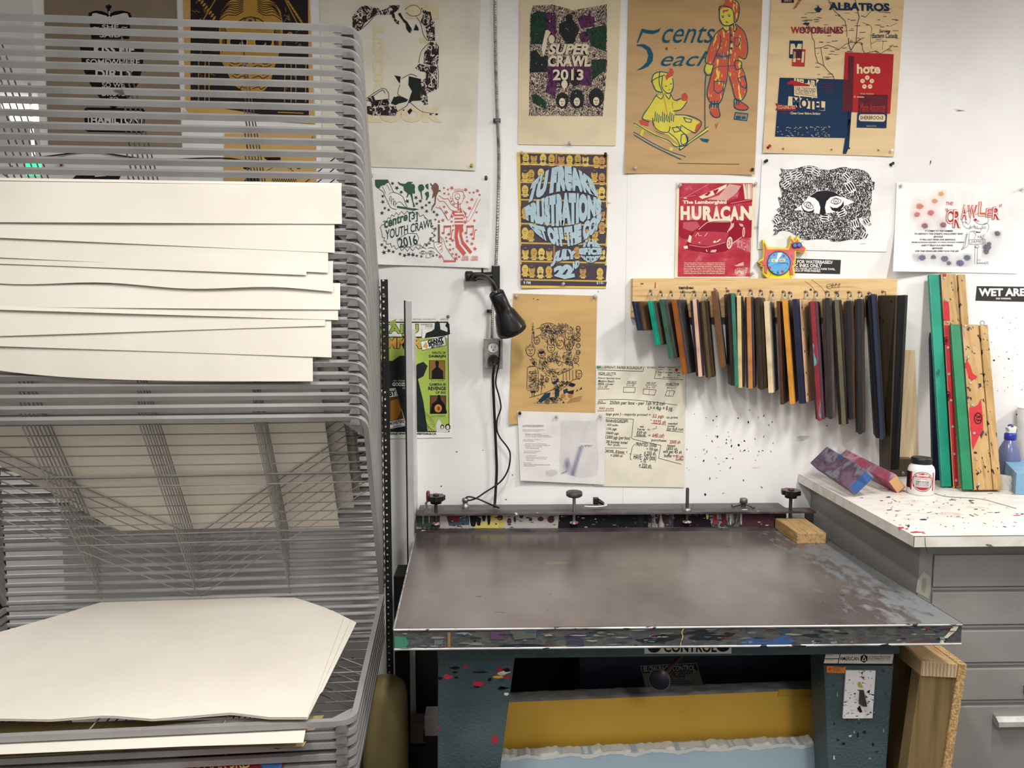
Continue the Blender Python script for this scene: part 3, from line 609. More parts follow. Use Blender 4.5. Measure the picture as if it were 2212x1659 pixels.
# ------------------------------------------------------------------ sheets pinned to the wall
def paper(h, kraft=False):
    return mat('kraft_'+h if kraft else 'paper_'+h, [shade(h, .94), h, shade(h, 1.03)], scale=7 if not kraft else 9, stretch=(1, 1, 1) if not kraft else (.4, 1, 2.2), rough=.75, spec=.2, bump=.06 if kraft else 0, bscale=25)
SURF = {}
def on(p): return SURF[p.name]
def poster(name, label, c, Y, m, curl=None, cat='poster', n=20, group=None):
    TL, TR, BRc, BLc = c
    def fn(u, v):
        v = 1-v
        x = (TL[0]*(1-u)+TR[0]*u)*(1-v)+(BLc[0]*(1-u)+BRc[0]*u)*v; y = (TL[1]*(1-u)+TR[1]*u)*(1-v)+(BLc[1]*(1-u)+BRc[1]*u)*v
        return onY(x, y, Y-(curl(u, v) if curl else 0))
    o = tag(MB().grid(fn, n, n, thick=(0, .0005, 0)).build(name, m), label, cat, group)
    SURF[o.name] = Surf(c, Y, curl or (lambda u, v: 0)); return o
def corner_lift(*cs):
    def f(u, v):
        z = 0
        for cu, cv, r, h in cs:
            d = max(0, r-math.hypot(u-cu, v-cv))/r; z += h*d*d
        return z
    return f
WY = -.004
wp = wallplane(WY)
BK = '17161a'
# --- grey-brown text print with a crown
p = poster('printed_poster', 'grey brown print with a black crown and white words, behind the rack', [(93, -60), (379, -60), (393, 318), (104, 320)], WY, paper('8a7c69'))
P = Print(on(p), p, (0, 0, .25926))
P.poly([(735, 150), (735, 128), (760, 98), (800, 88), (850, 92), (895, 112), (920, 112), (960, 92), (1015, 88), (1065, 98), (1095, 130), (1095, 150), (1080, 170), (750, 170)], BK, 'crown')
P.poly([(897, 108), (893, 75), (880, 62), (884, 40), (898, 48), (900, 36), (912, 36), (914, 48), (928, 40), (930, 62), (918, 75), (914, 108)], BK, 'crown')
for k in range(9): P.ell(745+k*17, 112-8*math.sin(k*.5), 8, 8, BK, 8, 'crown').ell(1080-k*17, 112-8*math.sin(k*.5), 8, 8, BK, 8, 'crown')
P.poly([(748, 170), (1082, 170), (1085, 245), (1075, 325), (762, 325), (752, 245)], BK, 'banner')
P.poly([(658, 336), (1198, 346), (1196, 470), (1190, 560), (1150, 700), (1060, 830), (962, 900), (945, 910), (928, 900), (836, 825), (750, 700), (700, 590), (680, 510)], BK, 'banner')
P.poly([(703, 905), (725, 895), (1190, 903), (1206, 920), (1204, 1095), (1185, 1108), (730, 1098), (706, 1082)], BK, 'banner')
W_ = 'd8d2c8'
P.poly([(760, 145), (770, 112), (800, 108), (840, 120), (890, 132), (893, 150), (840, 140)], W_, 'crown_trim').poly([(1075, 145), (1062, 112), (1030, 108), (990, 120), (932, 132), (932, 150), (985, 140)], W_, 'crown_trim')
for y in (100, 118, 138): P.ell(911, y, 6, 8, W_, 10, 'crown_trim')
P.text('~ SHE ~', 775, 205, 1060, 243, W_, .02).text('SAID', 830, 266, 1010, 312, W_, .02).text('KISS ME', 782, 372, 1120, 455, W_, .035).text('SOMEWHERE', 716, 492, 1165, 545, W_, .02).text('DIRTY', 795, 580, 1120, 650, W_, .03).text('SO WE', 850, 688, 1036, 728, W_, .01).text('DROVE', 850, 752, 1040, 800, W_, .02).text('TO', 913, 808, 985, 838, W_, .01)
P.line([(735, 922), (1180, 930), (1178, 1078), (738, 1072)], 9, W_, 'crown_trim', True).text('HAMILTON', 758, 968, 1160, 1030, W_, .03).done()
# --- black and gold skull-like head print
p = poster('printed_poster', 'black and gold three-eyed head print on kraft paper behind the rack', [(394, -60), (666, -60), (681, 268), (401, 248)], WY, paper('c69f5e', True))
P = Print(on(p), p, (380, 0, .25924)); GD = 'b68b3f'; DK = '2b2324'
P.poly([(122, -120), (1100, -120), (1108, 985), (850, 975), (122, 862)], DK, 'ground')
P.poly([(360, 170), (385, 90), (420, 30), (500, -40), (620, -70), (740, -40), (820, 20), (870, 90), (890, 180), (890, 330), (850, 480), (810, 590), (790, 690), (740, 750), (660, 790), (560, 760), (470, 700), (430, 610), (370, 490), (360, 300)], GD)
P.line([(850, 935), (1060, 943)], 9, GD)
for s in (-1, 1):
    for k in range(9): P.ell(620+s*(300+k*17), -10+k*26 if s > 0 else 150-k*22, 20, 9, GD, 8, rot=s*.9)
    P.line([(620+s*290, 0), (620+s*400, 210)] if s > 0 else [(230, 160), (340, -20)], 8, GD)
    for k in range(7): P.ell(620+s*330+16*math.cos(k*.9), 290+18*math.sin(k*.9), 9, 9, GD, 6)
for x in (190, 245, 275, 910, 960, 1000, 1085): P.line([(x, 480), (x+random.uniform(-6, 6), 850)], 7, GD)
for k in range(36):
    x, y = random.choice([random.uniform(130, 340), random.uniform(900, 1085)]), random.uniform(20, 820); a = random.uniform(0, 6.3); P.line([(x, y), (x+40*math.cos(a), y+40*math.sin(a))], 3, GD)
for k in range(14):
    y = -30+k*18; wdt = 210+min(k, 6)*8
    for s in (-1, 1): P.curve([(620+s*wdt, y+70), (620+s*wdt*.75, y+25+8*math.sin(k)), (620+s*wdt*.45, y+30), (620+s*60, y-5)] if k < 8 else [(620+s*250, y+90), (620+s*200, y+150), (620+s*235, y+230)], 7, DK, 'linework')
for k in range(9):
    y = 480+k*30
    for s in (-1, 1): P.curve([(620+s*(190-k*8), y), (620+s*(130-k*5), y+24), (620+s*70, y+4), (620+s*20, y+20)], 7, DK, 'linework')
P.poly([(490, 195), (560, 150), (620, 135), (690, 150), (750, 190), (690, 210), (560, 215)], DK, 'linework').poly([(510, 192), (565, 160), (620, 146), (685, 158), (732, 188), (680, 202), (560, 207)], GD, 'eye')
P.ell(618, 178, 52, 42, DK, 22, 'pupil')
for k in range(20): P.line([(618+20*math.cos(k*.314), 178+18*math.sin(k*.314)), (618+44*math.cos(k*.314), 178+35*math.sin(k*.314))], 5, 'c9a25a', 'iris')
for x in (520, 730): P.ell(x, 350, 82, 62, 'c9a25a', 20, 'iris').ell(x, 350, 70, 52, '1d191b', 20, 'socket').poly([(x-20, 378), (x+5, 372), (x+18, 350), (x+25, 385), (x, 398)], GD, 'glint')
for k in range(6): P.poly([(490+k*48, 555), (525+k*48, 555), (512+k*48, 605)], '1d191b', 'teeth')
P.done()
# green tape beside it and the small pieces lower down behind the rack
tag(MB().prism([onY(x, y, -.0004) for x, y in ((666, 75), (678, 75), (678, 84), (666, 84))], (0, -.0004, 0)).build('tape_piece', plain('1f8a4a', .5)), 'small green tape square at the right edge of the black and gold print', 'tape')
p = poster('printed_poster', 'kraft print with black ink shapes below the black and gold print, behind the rack', [(485, 288), (683, 290), (684, 470), (482, 470)], WY, paper('c8a263', True))
P = Print(on(p), p, (380, 0, .25924))
for q in ([(730, 1310), (870, 1310), (875, 1330), (860, 1335), (760, 1335)], [(555, 1390), (600, 1385), (620, 1410), (570, 1410)], [(1005, 1395), (1035, 1395), (1038, 1408), (1010, 1408)], [(565, 1510), (600, 1475), (700, 1480), (700, 1510)], [(950, 1395), (975, 1393), (960, 1408)]): P.poly(q, BK)
for k in range(11): P.line([(800+k*19, 1515), (808+k*19, 1485), (815+k*19, 1515)], 4, BK)
P.line([(760, 1420), (830, 1385), (940, 1400), (1000, 1440)], 4, BK).curve([(580, 1590), (640, 1560), (760, 1570), (880, 1580), (960, 1560)], 6, BK).done()
p = poster('printed_poster', 'white sheet with a speckled black print behind the left part of the rack', [(140, 330), (389, 340), (389, 470), (132, 470)], WY, paper('e4e1dc'))
m_speck = mat('speckle_print', ['1b1a1d', '1b1a1d', 'e0ddd8'], scale=160, detail=3, rough=.8, hard=True)
P = Print(on(p), p).poly([(150, 392), (165, 378), (205, 382), (262, 378), (255, 392), (268, 402), (262, 440), (150, 440)], m_speck).poly([(165, 377), (205, 379), (204, 384), (178, 383)], BK).poly([(225, 378), (262, 378), (255, 383), (232, 382)], BK).poly([(262, 393), (290, 396), (292, 440), (262, 440)], BK).done()
# --- cream sheet with collage ring
p = poster('printed_poster', 'large cream print with a dark ring of collage figures, right of the rack', [(690, -60), (1039, -60), (1027, 368), (697, 357)], WY, paper('d9d2c2'), corner_lift((1, 1, .5, .006)))
P = Print(on(p), p, (740, 0, .22910)); CL = 'dccfab'
P.text('LOOK', 225-210+10, 520, 435+215-10+10, 620, CL, .06, rot=math.pi/2, part='pale_lettering')
P.text('LOOK', 240, 1005, 945, 1155, CL, .06, part='pale_lettering')
for q in ([(590, 30), (900, 30), (910, 180), (600, 175)], [(720, 360), (870, 360), (880, 400), (730, 405)]): P.poly(q, CL, 'pale_lettering')
m_col = mat('collage_ink', ['221419', '2a1b21', '2a1b21', 'd9d2c2', '3a2630', '221419'], scale=70, stretch=(1, 1, .7), detail=3, rough=.8, hard=True, distort=1.5)
for q in ([(92, 160), (130, 110), (175, 60), (215, 52), (345, 80), (350, 105), (262, 175), (215, 215), (165, 285), (118, 298), (95, 290)], [(345, 105), (430, 75), (445, 50), (543, 48), (520, 100), (485, 118), (500, 175), (540, 205), (530, 232), (500, 215), (472, 170), (462, 135), (360, 145)],
          [(735, 205), (760, 130), (740, 70), (800, 110), (830, 110), (845, 195), (866, 200), (872, 385), (800, 385), (780, 250)], [(830, 395), (885, 402), (908, 440), (905, 590), (860, 620), (765, 600), (770, 500)], [(685, 640), (725, 600), (775, 615), (892, 625), (890, 840), (800, 880), (805, 985), (770, 990), (735, 940), (738, 760), (785, 740), (780, 680), (730, 670)],
          [(200, 940), (290, 900), (310, 945), (440, 930), (440, 990), (275, 1000), (265, 960)], [(203, 1005), (240, 1000), (500, 1000), (520, 1050), (498, 1090), (270, 1088), (205, 1060)], [(320, 950), (430, 940), (440, 995), (310, 995)]): P.poly(q, m_col, 'collage')
GN = '232b27'
P.poly([(520, 130), (545, 118), (575, 175), (612, 208), (650, 268), (655, 300), (640, 285), (645, 312), (625, 305), (600, 270), (595, 225), (575, 205)], GN, 'dark_figure').poly([(625, 718), (740, 745), (735, 948), (660, 950), (615, 980), (640, 900), (655, 860), (620, 800)], GN, 'dark_figure').poly([(455, 975), (485, 910), (500, 915), (520, 905), (560, 910), (620, 940), (600, 960), (530, 975), (500, 992)], GN, 'dark_figure').poly([(488, 710), (548, 722), (540, 790)], GN, 'dark_figure').poly([(670, 285), (690, 225), (715, 262), (718, 288)], GN, 'dark_figure')
for q in ([(590, 90), (630, 60), (690, 50), (740, 100), (720, 140), (650, 150), (600, 120)], [(560, 740), (640, 700), (700, 720)], [(540, 800), (520, 880), (545, 905)], [(720, 590), (745, 480), (830, 395)], [(160, 285), (240, 220), (300, 150), (345, 130)], [(690, 150), (735, 220), (760, 320), (800, 385)], [(640, 965), (700, 1020), (760, 1055), (860, 1070)], [(205, 940), (370, 835), (430, 870), (435, 925)], [(275, 915), (375, 850), (400, 880)], [(520, 1050), (600, 1000), (620, 970)], [(893, 600), (905, 700), (900, 830)]): P.curve(q, 5, '2a1b21', 'linework')
for q in ([(610, 1050), (640, 1020), (660, 1040), (630, 1080)], [(560, 1040), (580, 1030), (585, 1045)], [(820, 1072), (840, 1072), (840, 1085), (820, 1085)], [(875, 1070), (898, 1068), (898, 1085), (875, 1085)]): P.poly(q, '2a1b21', 'linework')
P.done()
# --- white youth print
p = poster('printed_poster', 'white print with green hand lettering and a red dancing figure, right of the rack', [(797, 373), (1057, 389), (1056, 579), (812, 571)], WY-.004, paper('e9e7e3'), corner_lift((0, 1, .35, .02), (1, 1, .6, .006)))
P = Print(on(p), p, (780, 360, .14467)); G1 = '3f6345'; G2 = '2f4a42'; RD = 'd2665a'; BRN = '7a6152'
P.poly([(208, 193), (400, 193), (420, 235), (380, 250), (350, 275), (300, 280), (270, 332), (230, 310), (208, 275)], G1)
P.poly([(545, 230), (565, 225), (580, 245), (635, 255), (660, 255), (700, 225), (770, 225), (770, 240), (740, 255), (790, 260), (808, 300), (800, 340), (808, 390), (790, 405), (765, 395), (780, 520), (808, 590), (795, 605), (778, 600), (775, 560), (740, 430), (720, 405), (690, 460), (675, 455), (695, 400), (640, 350), (632, 295), (570, 270)], G1)
P.poly([(850, 300), (870, 268), (915, 262), (945, 300), (940, 340), (905, 370), (918, 490), (905, 490), (885, 380), (860, 355)], G1).poly([(960, 270), (1005, 250), (1008, 345), (985, 330), (960, 300)], G1).poly([(950, 400), (975, 375), (1010, 372), (1018, 440), (985, 500), (965, 498), (975, 450)], G1)
P.poly([(1035, 235), (1055, 262), (1072, 275), (1098, 240), (1130, 250), (1160, 290), (1158, 345), (1190, 350), (1192, 370), (1158, 372), (1125, 440), (1112, 560), (1070, 620), (1058, 660), (1045, 650), (1060, 590), (1095, 540), (1098, 440), (1065, 475), (1058, 460), (1078, 380), (1045, 310), (1060, 295), (1032, 270)], BRN)
ss = random.Random(11)
for x, y in ((470, 250), (535, 318), (600, 380), (325, 440), (325, 525), (355, 620), (412, 645), (313, 692), (690, 515), (820, 462), (832, 552), (885, 512), (1020, 535), (970, 575), (912, 610), (980, 665), (310, 1165), (362, 1205), (342, 1280), (415, 1255), (480, 1270), (583, 1303), (650, 1325), (712, 1310), (775, 1315), (833, 1330)): P.star(x, y, ss.uniform(26, 38), G2, 'stars', ss.uniform(0, 1))
for x, y in ((1088, 675), (1135, 718), (1110, 790), (1110, 925), (1100, 1030), (1038, 1080), (1078, 1110), (1020, 1148), (978, 1172), (900, 1340), (1075, 1330), (1130, 1320)): P.star(x, y, ss.uniform(22, 32), '5b5550', 'stars', ss.uniform(0, 1))
for x, y in ((1238, 318), (1298, 340), (1355, 318), (1245, 400), (1308, 410), (1563, 345), (1622, 388), (1680, 385), (1738, 360), (1770, 420), (1352, 515), (1385, 560), (1240, 600), (1270, 680), (1655, 490), (1585, 530), (1620, 620), (1725, 680), (1222, 800), (1352, 820), (1555, 825), (1692, 805), (1376, 880), (1270, 1060), (1278, 1112), (1368, 1100), (1330, 1165), (1580, 1050), (1585, 1110), (1655, 1150), (1700, 1225), (1375, 1225), (1328, 1240), (1365, 1305), (1420, 1310), (1465, 1345), (1415, 1372), (1180, 1345)): P.star(x, y, ss.uniform(20, 38), RD, 'stars', ss.uniform(0, 1))
for q, wd in (([(270, 335), (330, 380), (370, 470), (415, 560), (450, 615), (530, 640)], 7), ([(420, 240), (455, 310), (490, 380), (570, 410), (630, 460), (660, 540), (690, 600)], 7), ([(305, 280), (335, 330), (365, 400)], 5), ([(380, 265), (410, 310), (435, 360)], 5), ([(410, 420), (450, 385), (510, 385)], 5), ([(420, 520), (430, 450), (450, 445), (445, 520)], 6), ([(450, 560), (465, 485), (490, 490), (480, 570)], 6), ([(490, 590), (495, 520), (520, 530), (510, 600)], 6), ([(520, 560), (560, 525), (600, 535), (650, 590), (690, 610)], 6)): P.curve(q, wd, G2, 'hand')
P.line([(545, 600), (790, 640)], 30, G1, 'brush').poly([(790, 622), (868, 635), (790, 655)], G2, 'brush')
# ragged burst outline
bu = []
for k in range(60):
    t = k/60*2*math.pi; bu.append((690+(390+ss.uniform(-28, 28)*(1 if k % 2 else -1))*math.cos(t), 960+(275+26*(1 if k % 2 else -1))*math.sin(t)))
P.line(bu, 7, G2, 'burst', True)
P.text('centre', 345, 690, 700, 900, G1, .03, part='lettering', warp=lambda u, v: (345+350*u, 790-105*u+(v)*(115+25*(1-u)))).text('[3]', 715, 675, 845, 820, G2, .01)
P.text('YOUTH CRAWL', 360, 900, 1090, 1090, G2, .012, warp=lambda u, v: (365+715*u, 945-170*u+v*(150-30*u)))
P.line([(540, 1080), (700, 995), (830, 1000), (860, 1060), (845, 1120), (760, 1195), (570, 1205), (545, 1140)], 7, G2, 'burst', True)
P.text('2016', 560, 1040, 840, 1190, G2, .02, rot=-.2).text('KNS', 810, 1150, 890, 1185, G2, -.01)
for x in (920, 1040): P.curve([(x-50, 1285), (x, 1255), (x+55, 1285), (x, 1308), (x-50, 1285)], 5, G2, 'eyes').ring(x, 1280, 16, 16, 6, G2, 12, 'eyes'); P.curve([(x-40, 1220), (x, 1208), (x+50, 1222)], 7, G2, 'eyes')
P.curve([(985, 1290), (970, 1350), (1010, 1360), (1045, 1345), (1020, 1310)], 5, G2, 'eyes')
# red figure
P.curve([(1375, 390), (1370, 470), (1400, 540), (1490, 555), (1530, 470), (1525, 380), (1450, 370), (1375, 390)], 6, RD, 'figure').curve([(1345, 440), (1335, 470), (1370, 485)], 6, RD, 'figure').curve([(1535, 420), (1555, 450), (1530, 480)], 6, RD, 'figure').ring(1440, 445, 36, 48, 6, RD, 16, 'figure').ring(1445, 475, 24, 20, 5, RD, 12, 'figure')
for k in range(9): P.line([(1395+k*16, 372), (1400+k*16, 325+ss.uniform(-10, 14))], 5, RD, 'figure')
P.curve([(1160, 430), (1240, 480), (1300, 480), (1350, 560), (1420, 610), (1450, 590), (1445, 520)], 7, RD, 'figure').curve([(1145, 470), (1170, 515), (1240, 520), (1290, 580), (1350, 650), (1440, 660), (1480, 610), (1475, 540)], 7, RD, 'figure').line([(1448, 520), (1452, 640)], 18, RD, 'figure')
P.poly([(1365, 660), (1470, 680), (1480, 610), (1580, 700), (1545, 770), (1525, 730), (1528, 890), (1400, 890), (1395, 720), (1360, 770), (1335, 740)], RD, 'figure')
for k in range(4): P.poly([(1398, 690+k*50), (1525, 688+k*50), (1527, 712+k*50), (1398, 714+k*50)], 'e9e7e3', 'stripes')
P.line([(1505, 640), (1550, 740)], 14, 'e9e7e3', 'stripes').line([(1345, 700), (1375, 730)], 12, 'e9e7e3', 'stripes')
P.curve([(1115, 605), (1190, 630), (1240, 700), (1300, 800), (1345, 745)], 6, RD, 'figure').curve([(1170, 590), (1215, 660), (1270, 740), (1290, 790)], 6, RD, 'figure').curve([(1570, 740), (1600, 820), (1680, 700), (1740, 560), (1785, 480)], 6, RD, 'figure').curve([(1550, 700), (1590, 760), (1650, 650), (1700, 560), (1735, 470)], 6, RD, 'figure')
P.poly([(1405, 895), (1520, 895), (1530, 960), (1500, 1000), (1530, 1110), (1660, 1270), (1630, 1305), (1500, 1150), (1470, 1020), (1465, 930), (1440, 1040), (1470, 1160), (1570, 1290), (1530, 1335), (1420, 1200), (1395, 1050)], RD, 'figure')
for x0, x1 in ((1500, 1600), (1640, 1760)):
    for k in range(5): P.curve([(x0+20+k*18, 1330), (x0+k*22, 1385), (x0+12+k*22, 1400), (x0+30+k*18, 1340)], 5, RD, 'figure')
for x, y in ((1215, 880), (1555, 880)):
    P.poly([(x+20, y), (x+130, y-5), (x+130, y+25), (x+35, y+30)], RD, 'notes').line([(x+25, y), (x+25, y+110)], 12, RD, 'notes').line([(x+125, y), (x+115, y+130)], 12, RD, 'notes').ell(x+10, y+110, 22, 18, RD, 12, 'notes').ell(x+95, y+130, 24, 18, RD, 12, 'notes'); P.curve([(x+170, y+65), (x+145, y+75), (x+130, y+190)], 12, RD, 'notes').ell(x+120, y+195, 22, 17, RD, 12, 'notes')
P.line([(1160, 870), (1163, 1125)], 30, BRN, 'brush').poly([(1145, 835), (1162, 785), (1180, 835)], BRN, 'brush')
P.curve([(1095, 1130), (1090, 1180), (1140, 1260), (1210, 1340), (1235, 1400)], 6, BRN, 'hand').curve([(1180, 1040), (1225, 1080), (1260, 1180), (1330, 1300), (1415, 1410)], 6, BRN, 'hand').curve([(1100, 1130), (1150, 1120), (1210, 1130), (1190, 1060)], 6, BRN, 'hand')
for k in range(3): P.curve([(1130+k*20, 1160+k*50), (1180+k*15, 1140+k*45), (1215, 1160+k*50), (1170+k*15, 1190+k*45)], 5, RD, 'hand')
P.poly([(1230, 1395), (1400, 1398), (1418, 1422), (1232, 1425)], RD, 'hand').done()
# --- crowd print with three-line title
p = poster('printed_poster', 'cream print of a green and purple crowd with slanted cream lettering', [(1124, -60), (1343, -60), (1330, 315), (1119, 312)], WY, paper('d6c8a8'))
m_crowd = mat('crowd_ink', ['151d1a', '1e3a2c', 'd6c8a8', '1c1a20', '50274a', 'd6c8a8', '471f40', '1f3b2d', '151d1a'], scale=52, stretch=(1, 1, .8), detail=4, rough=.8, hard=True, distort=2.2)
P = Print(on(p), p, (1100, 0, .1989))
P.poly([(225, 165), (260, 60), (470, 50), (700, 110), (1060, 45), (1065, 700), (1045, 930), (1015, 1262), (215, 1258)], m_crowd, 'crowd')
m_cg = mat('crowd_green', ['12291d', '1b3d2b', '10201a', 'b9b294'], scale=90, stretch=(1.6, 1, .5), detail=2, rough=.8, hard=True); m_cp = mat('crowd_purple', ['3f1b3a', '5a2753', '2a1628', 'bfb295'], scale=80, stretch=(1.3, 1, .6), detail=3, rough=.8, hard=True); m_cb = mat('crowd_black', ['15161a', '1d2320', '15161a', 'd6c8a8'], scale=100, detail=3, rough=.8, hard=True, distort=2)
P.poly([(232, 165), (300, 120), (400, 130), (400, 480), (232, 480)], m_cg, 'building').poly([(400, 135), (505, 140), (512, 360), (400, 440)], m_cp, 'building').poly([(830, 320), (1020, 275), (1060, 290), (1050, 560), (890, 500)], m_cg, 'building').poly([(232, 560), (290, 540), (350, 620), (420, 600), (420, 780), (225, 790)], m_cb, 'building').poly([(890, 650), (1050, 640), (1050, 760), (900, 870)], m_cg, 'building')
P.poly([(740, 200), (790, 160), (860, 170), (865, 110), (880, 110), (885, 175), (930, 190), (910, 290), (780, 310)], m_cp, 'figure').poly([(540, 260), (620, 220), (700, 220), (760, 330), (700, 470), (620, 480), (540, 350)], m_cb, 'figure')
P.poly([(405, 720), (900, 720), (890, 940), (640, 900), (430, 900)], m_cp, 'crowd_patch').poly([(420, 880), (520, 900), (500, 1050), (390, 1000)], m_cp, 'crowd_patch').poly([(235, 1030), (300, 1020), (400, 1100), (400, 1190), (260, 1120)], m_cg, 'crowd_patch')
for x, y, a, b, m in ((650, 195, 40, 45, m_cb), (575, 1090, 70, 85, m_cb), (735, 1075, 80, 105, m_cb), (945, 1060, 85, 105, m_cb), (600, 900, 55, 60, m_cb), (715, 880, 50, 55, m_cb), (460, 410, 50, 60, m_cp), (820, 400, 60, 60, m_cp)): P.ell(x, y, a, b, m, 18, 'head')
CR = 'd8ccb0'
for x, y in ((575, 1110), (735, 1105), (945, 1100), (600, 915), (460, 425)): P.ell(x, y, 34, 46, CR, 14, 'face')
for x, y in ((575, 1110), (735, 1105), (945, 1100)): P.line([(x-20, y-10), (x-6, y-10)], 6, BK, 'features').line([(x+6, y-10), (x+20, y-10)], 6, BK, 'features').line([(x-10, y+22), (x+10, y+22)], 6, BK, 'features').line([(x, y-8), (x-3, y+8)], 4, BK, 'features')
P.poly([(350, 520), (370, 440), (395, 330), (420, 325), (450, 350), (410, 430), (400, 520), (370, 620)], CR, 'face')
P.text('SUPER', 430, 480, 862, 588, BK, .1, .25).text('CRAWL', 428, 605, 875, 722, BK, .1, .1).text('2013', 478, 752, 802, 872, BK, .1)
P.text('SUPER', 422, 476, 868, 592, CR, .045, .25, part='title').text('CRAWL', 420, 603, 882, 724, CR, .045, .1, part='title').text('2013', 474, 752, 806, 872, CR, .03, part='title').done()
# --- kraft print with two children and a sled
p = poster('printed_poster', 'kraft paper print reading 5 cents each with two children in snowsuits', [(1359, -60), (1650, -60), (1630, 377), (1349, 374)], WY, paper('b9986c', True), corner_lift((1, 1, .3, .012), (0, 1, .25, .008)))
P = Print(on(p), p, (1330, 0, .2350)); BL_ = '1d566e'; YE = 'd6c84e'; RE = 'c2553f'
P.text('cents', 425, 240, 915, 395, BL_, .0, .45).text('each', 415, 470, 880, 608, BL_, .0, .45, part='lettering')
P.poly([(240, 262), (290, 275), (350, 280), (395, 268), (415, 250), (400, 290), (350, 312), (300, 310), (250, 298), (205, 395), (195, 392)], BL_, 'numeral').poly([(195, 410), (260, 405), (320, 440), (345, 500), (340, 560), (300, 610), (240, 638), (188, 648), (240, 615), (285, 570), (300, 510), (285, 460), (240, 428), (192, 420)], BL_, 'numeral')
# standing child: yellow first, red over it, blue line work
P.poly([(955, 90), (985, 20), (1050, 0), (1120, 20), (1138, 90), (1120, 180), (1090, 205), (1085, 230), (990, 230), (960, 170)], YE, 'child')
P.poly([(1000, 250), (1100, 225), (1180, 290), (1215, 440), (1190, 540), (1150, 560), (1190, 700), (1205, 830), (1150, 930), (1100, 910), (1040, 700), (1000, 800), (940, 950), (870, 950), (845, 850), (890, 620), (830, 580), (840, 460), (920, 300)], YE, 'child').ell(855, 630, 34, 48, YE).ell(1125, 600, 32, 42, YE)
m_red = mat('red_over_yellow', ['c2553f', 'c2553f', 'c2553f', 'd6c84e', 'd6c84e'], scale=62, stretch=(1.6, 1, .5), detail=2, rough=.8, hard=True)
P.poly([(948, 95), (975, 40), (1010, 5), (1060, -5), (1110, 10), (1130, 60), (1140, 100), (1120, 190), (1092, 205), (1085, 130), (1060, 75), (1000, 70)], m_red, 'child_red').poly([(980, 95), (1040, 85), (1030, 105), (1000, 110), (990, 128)], RE, 'child_red')
P.poly([(985, 255), (1010, 275), (1050, 250), (1100, 225), (1170, 275), (1205, 370), (1215, 450), (1185, 540), (1130, 530), (1165, 640), (1200, 760), (1200, 840), (1155, 920), (1095, 905), (1060, 780), (1030, 690), (1000, 800), (960, 935), (875, 950), (845, 870), (870, 700), (900, 610), (835, 575), (845, 470), (905, 330)], m_red, 'child_red')
P.poly([(870, 1000), (940, 985), (958, 1060), (940, 1078), (895, 1072), (865, 1030)], RE, 'child_red').poly([(1090, 945), (1150, 935), (1215, 980), (1205, 1008), (1130, 1005), (1090, 980)], RE, 'child_red')
for q in ([(948, 95), (960, 60), (1000, 55), (1050, 70), (1082, 110), (1088, 200)], [(1010, 0), (1060, -12), (1120, 20), (1138, 95), (1118, 185), (1090, 208)], [(955, 90), (955, 170), (985, 225), (1040, 235), (1085, 215)], [(985, 255), (1010, 290), (1045, 270), (1050, 240), (1085, 230), (1085, 290), (1110, 270), (1100, 220)], [(985, 260), (920, 310), (860, 430), (825, 560), (860, 590), (895, 590)], [(960, 320), (965, 400), (930, 480), (895, 580)], [(1110, 225), (1185, 300), (1215, 440), (1190, 540), (1130, 520)], [(925, 510), (1000, 520), (1060, 505)], [(1055, 270), (1050, 400), (1040, 520), (1030, 690)], [(900, 600), (870, 720), (840, 860), (880, 950), (960, 940), (1000, 820), (1030, 695)], [(1040, 690), (1070, 790), (1100, 905), (1160, 920), (1205, 830), (1190, 700), (1150, 600)], [(865, 1000), (870, 960), (940, 950), (945, 990), (960, 1060), (935, 1080), (895, 1070), (868, 1030)], [(1090, 980), (1095, 910), (1140, 930), (1215, 980), (1200, 1010), (1130, 1008), (1090, 985)], [(825, 600), (815, 650), (840, 690), (880, 680), (890, 630)], [(1095, 600), (1100, 560), (1150, 565), (1155, 620), (1110, 640), (1095, 605)], [(830, 690), (822, 800), (820, 1000), (822, 1180)]): P.curve(q, 9, BL_, 'linework')
P.line([(890, 632), (960, 612), (1100, 600)], 6, BL_, 'linework').line([(905, 745), (995, 750), (985, 830), (940, 860), (902, 825), (905, 745)], 9, BL_, 'linework').line([(1125, 720), (1180, 700), (1205, 770), (1195, 815), (1150, 790), (1125, 720)], 9, BL_, 'linework').line([(1095, 345), (1150, 350), (1140, 410), (1110, 430), (1090, 400), (1095, 345)], 8, BL_, 'linework')
for y in (325, 385, 445): P.ell(1062, y, 12, 13, BL_, 10, 'linework')
for x, y in ((985, 158), (1043, 148)): P.ell(x, y, 12, 6, BL_, 10, 'linework').line([(x-14, y-12), (x+12, y-15)], 5, BL_, 'linework')
P.ell(1022, 205, 14, 7, RE, 10, 'linework').line([(1010, 200), (1036, 208)], 5, BL_, 'linework')
for k in range(9): P.line([(925+k*14, 530+(k % 3)*6), (930+k*14, 470+(k % 4)*12)], 7, BL_, 'linework')
for x in (880, 905, 930, 1110, 1130): P.line([(x, 985-(20 if x > 1000 else 0)), (x+4, 930-(20 if x > 1000 else 0))], 12, BL_, 'linework')
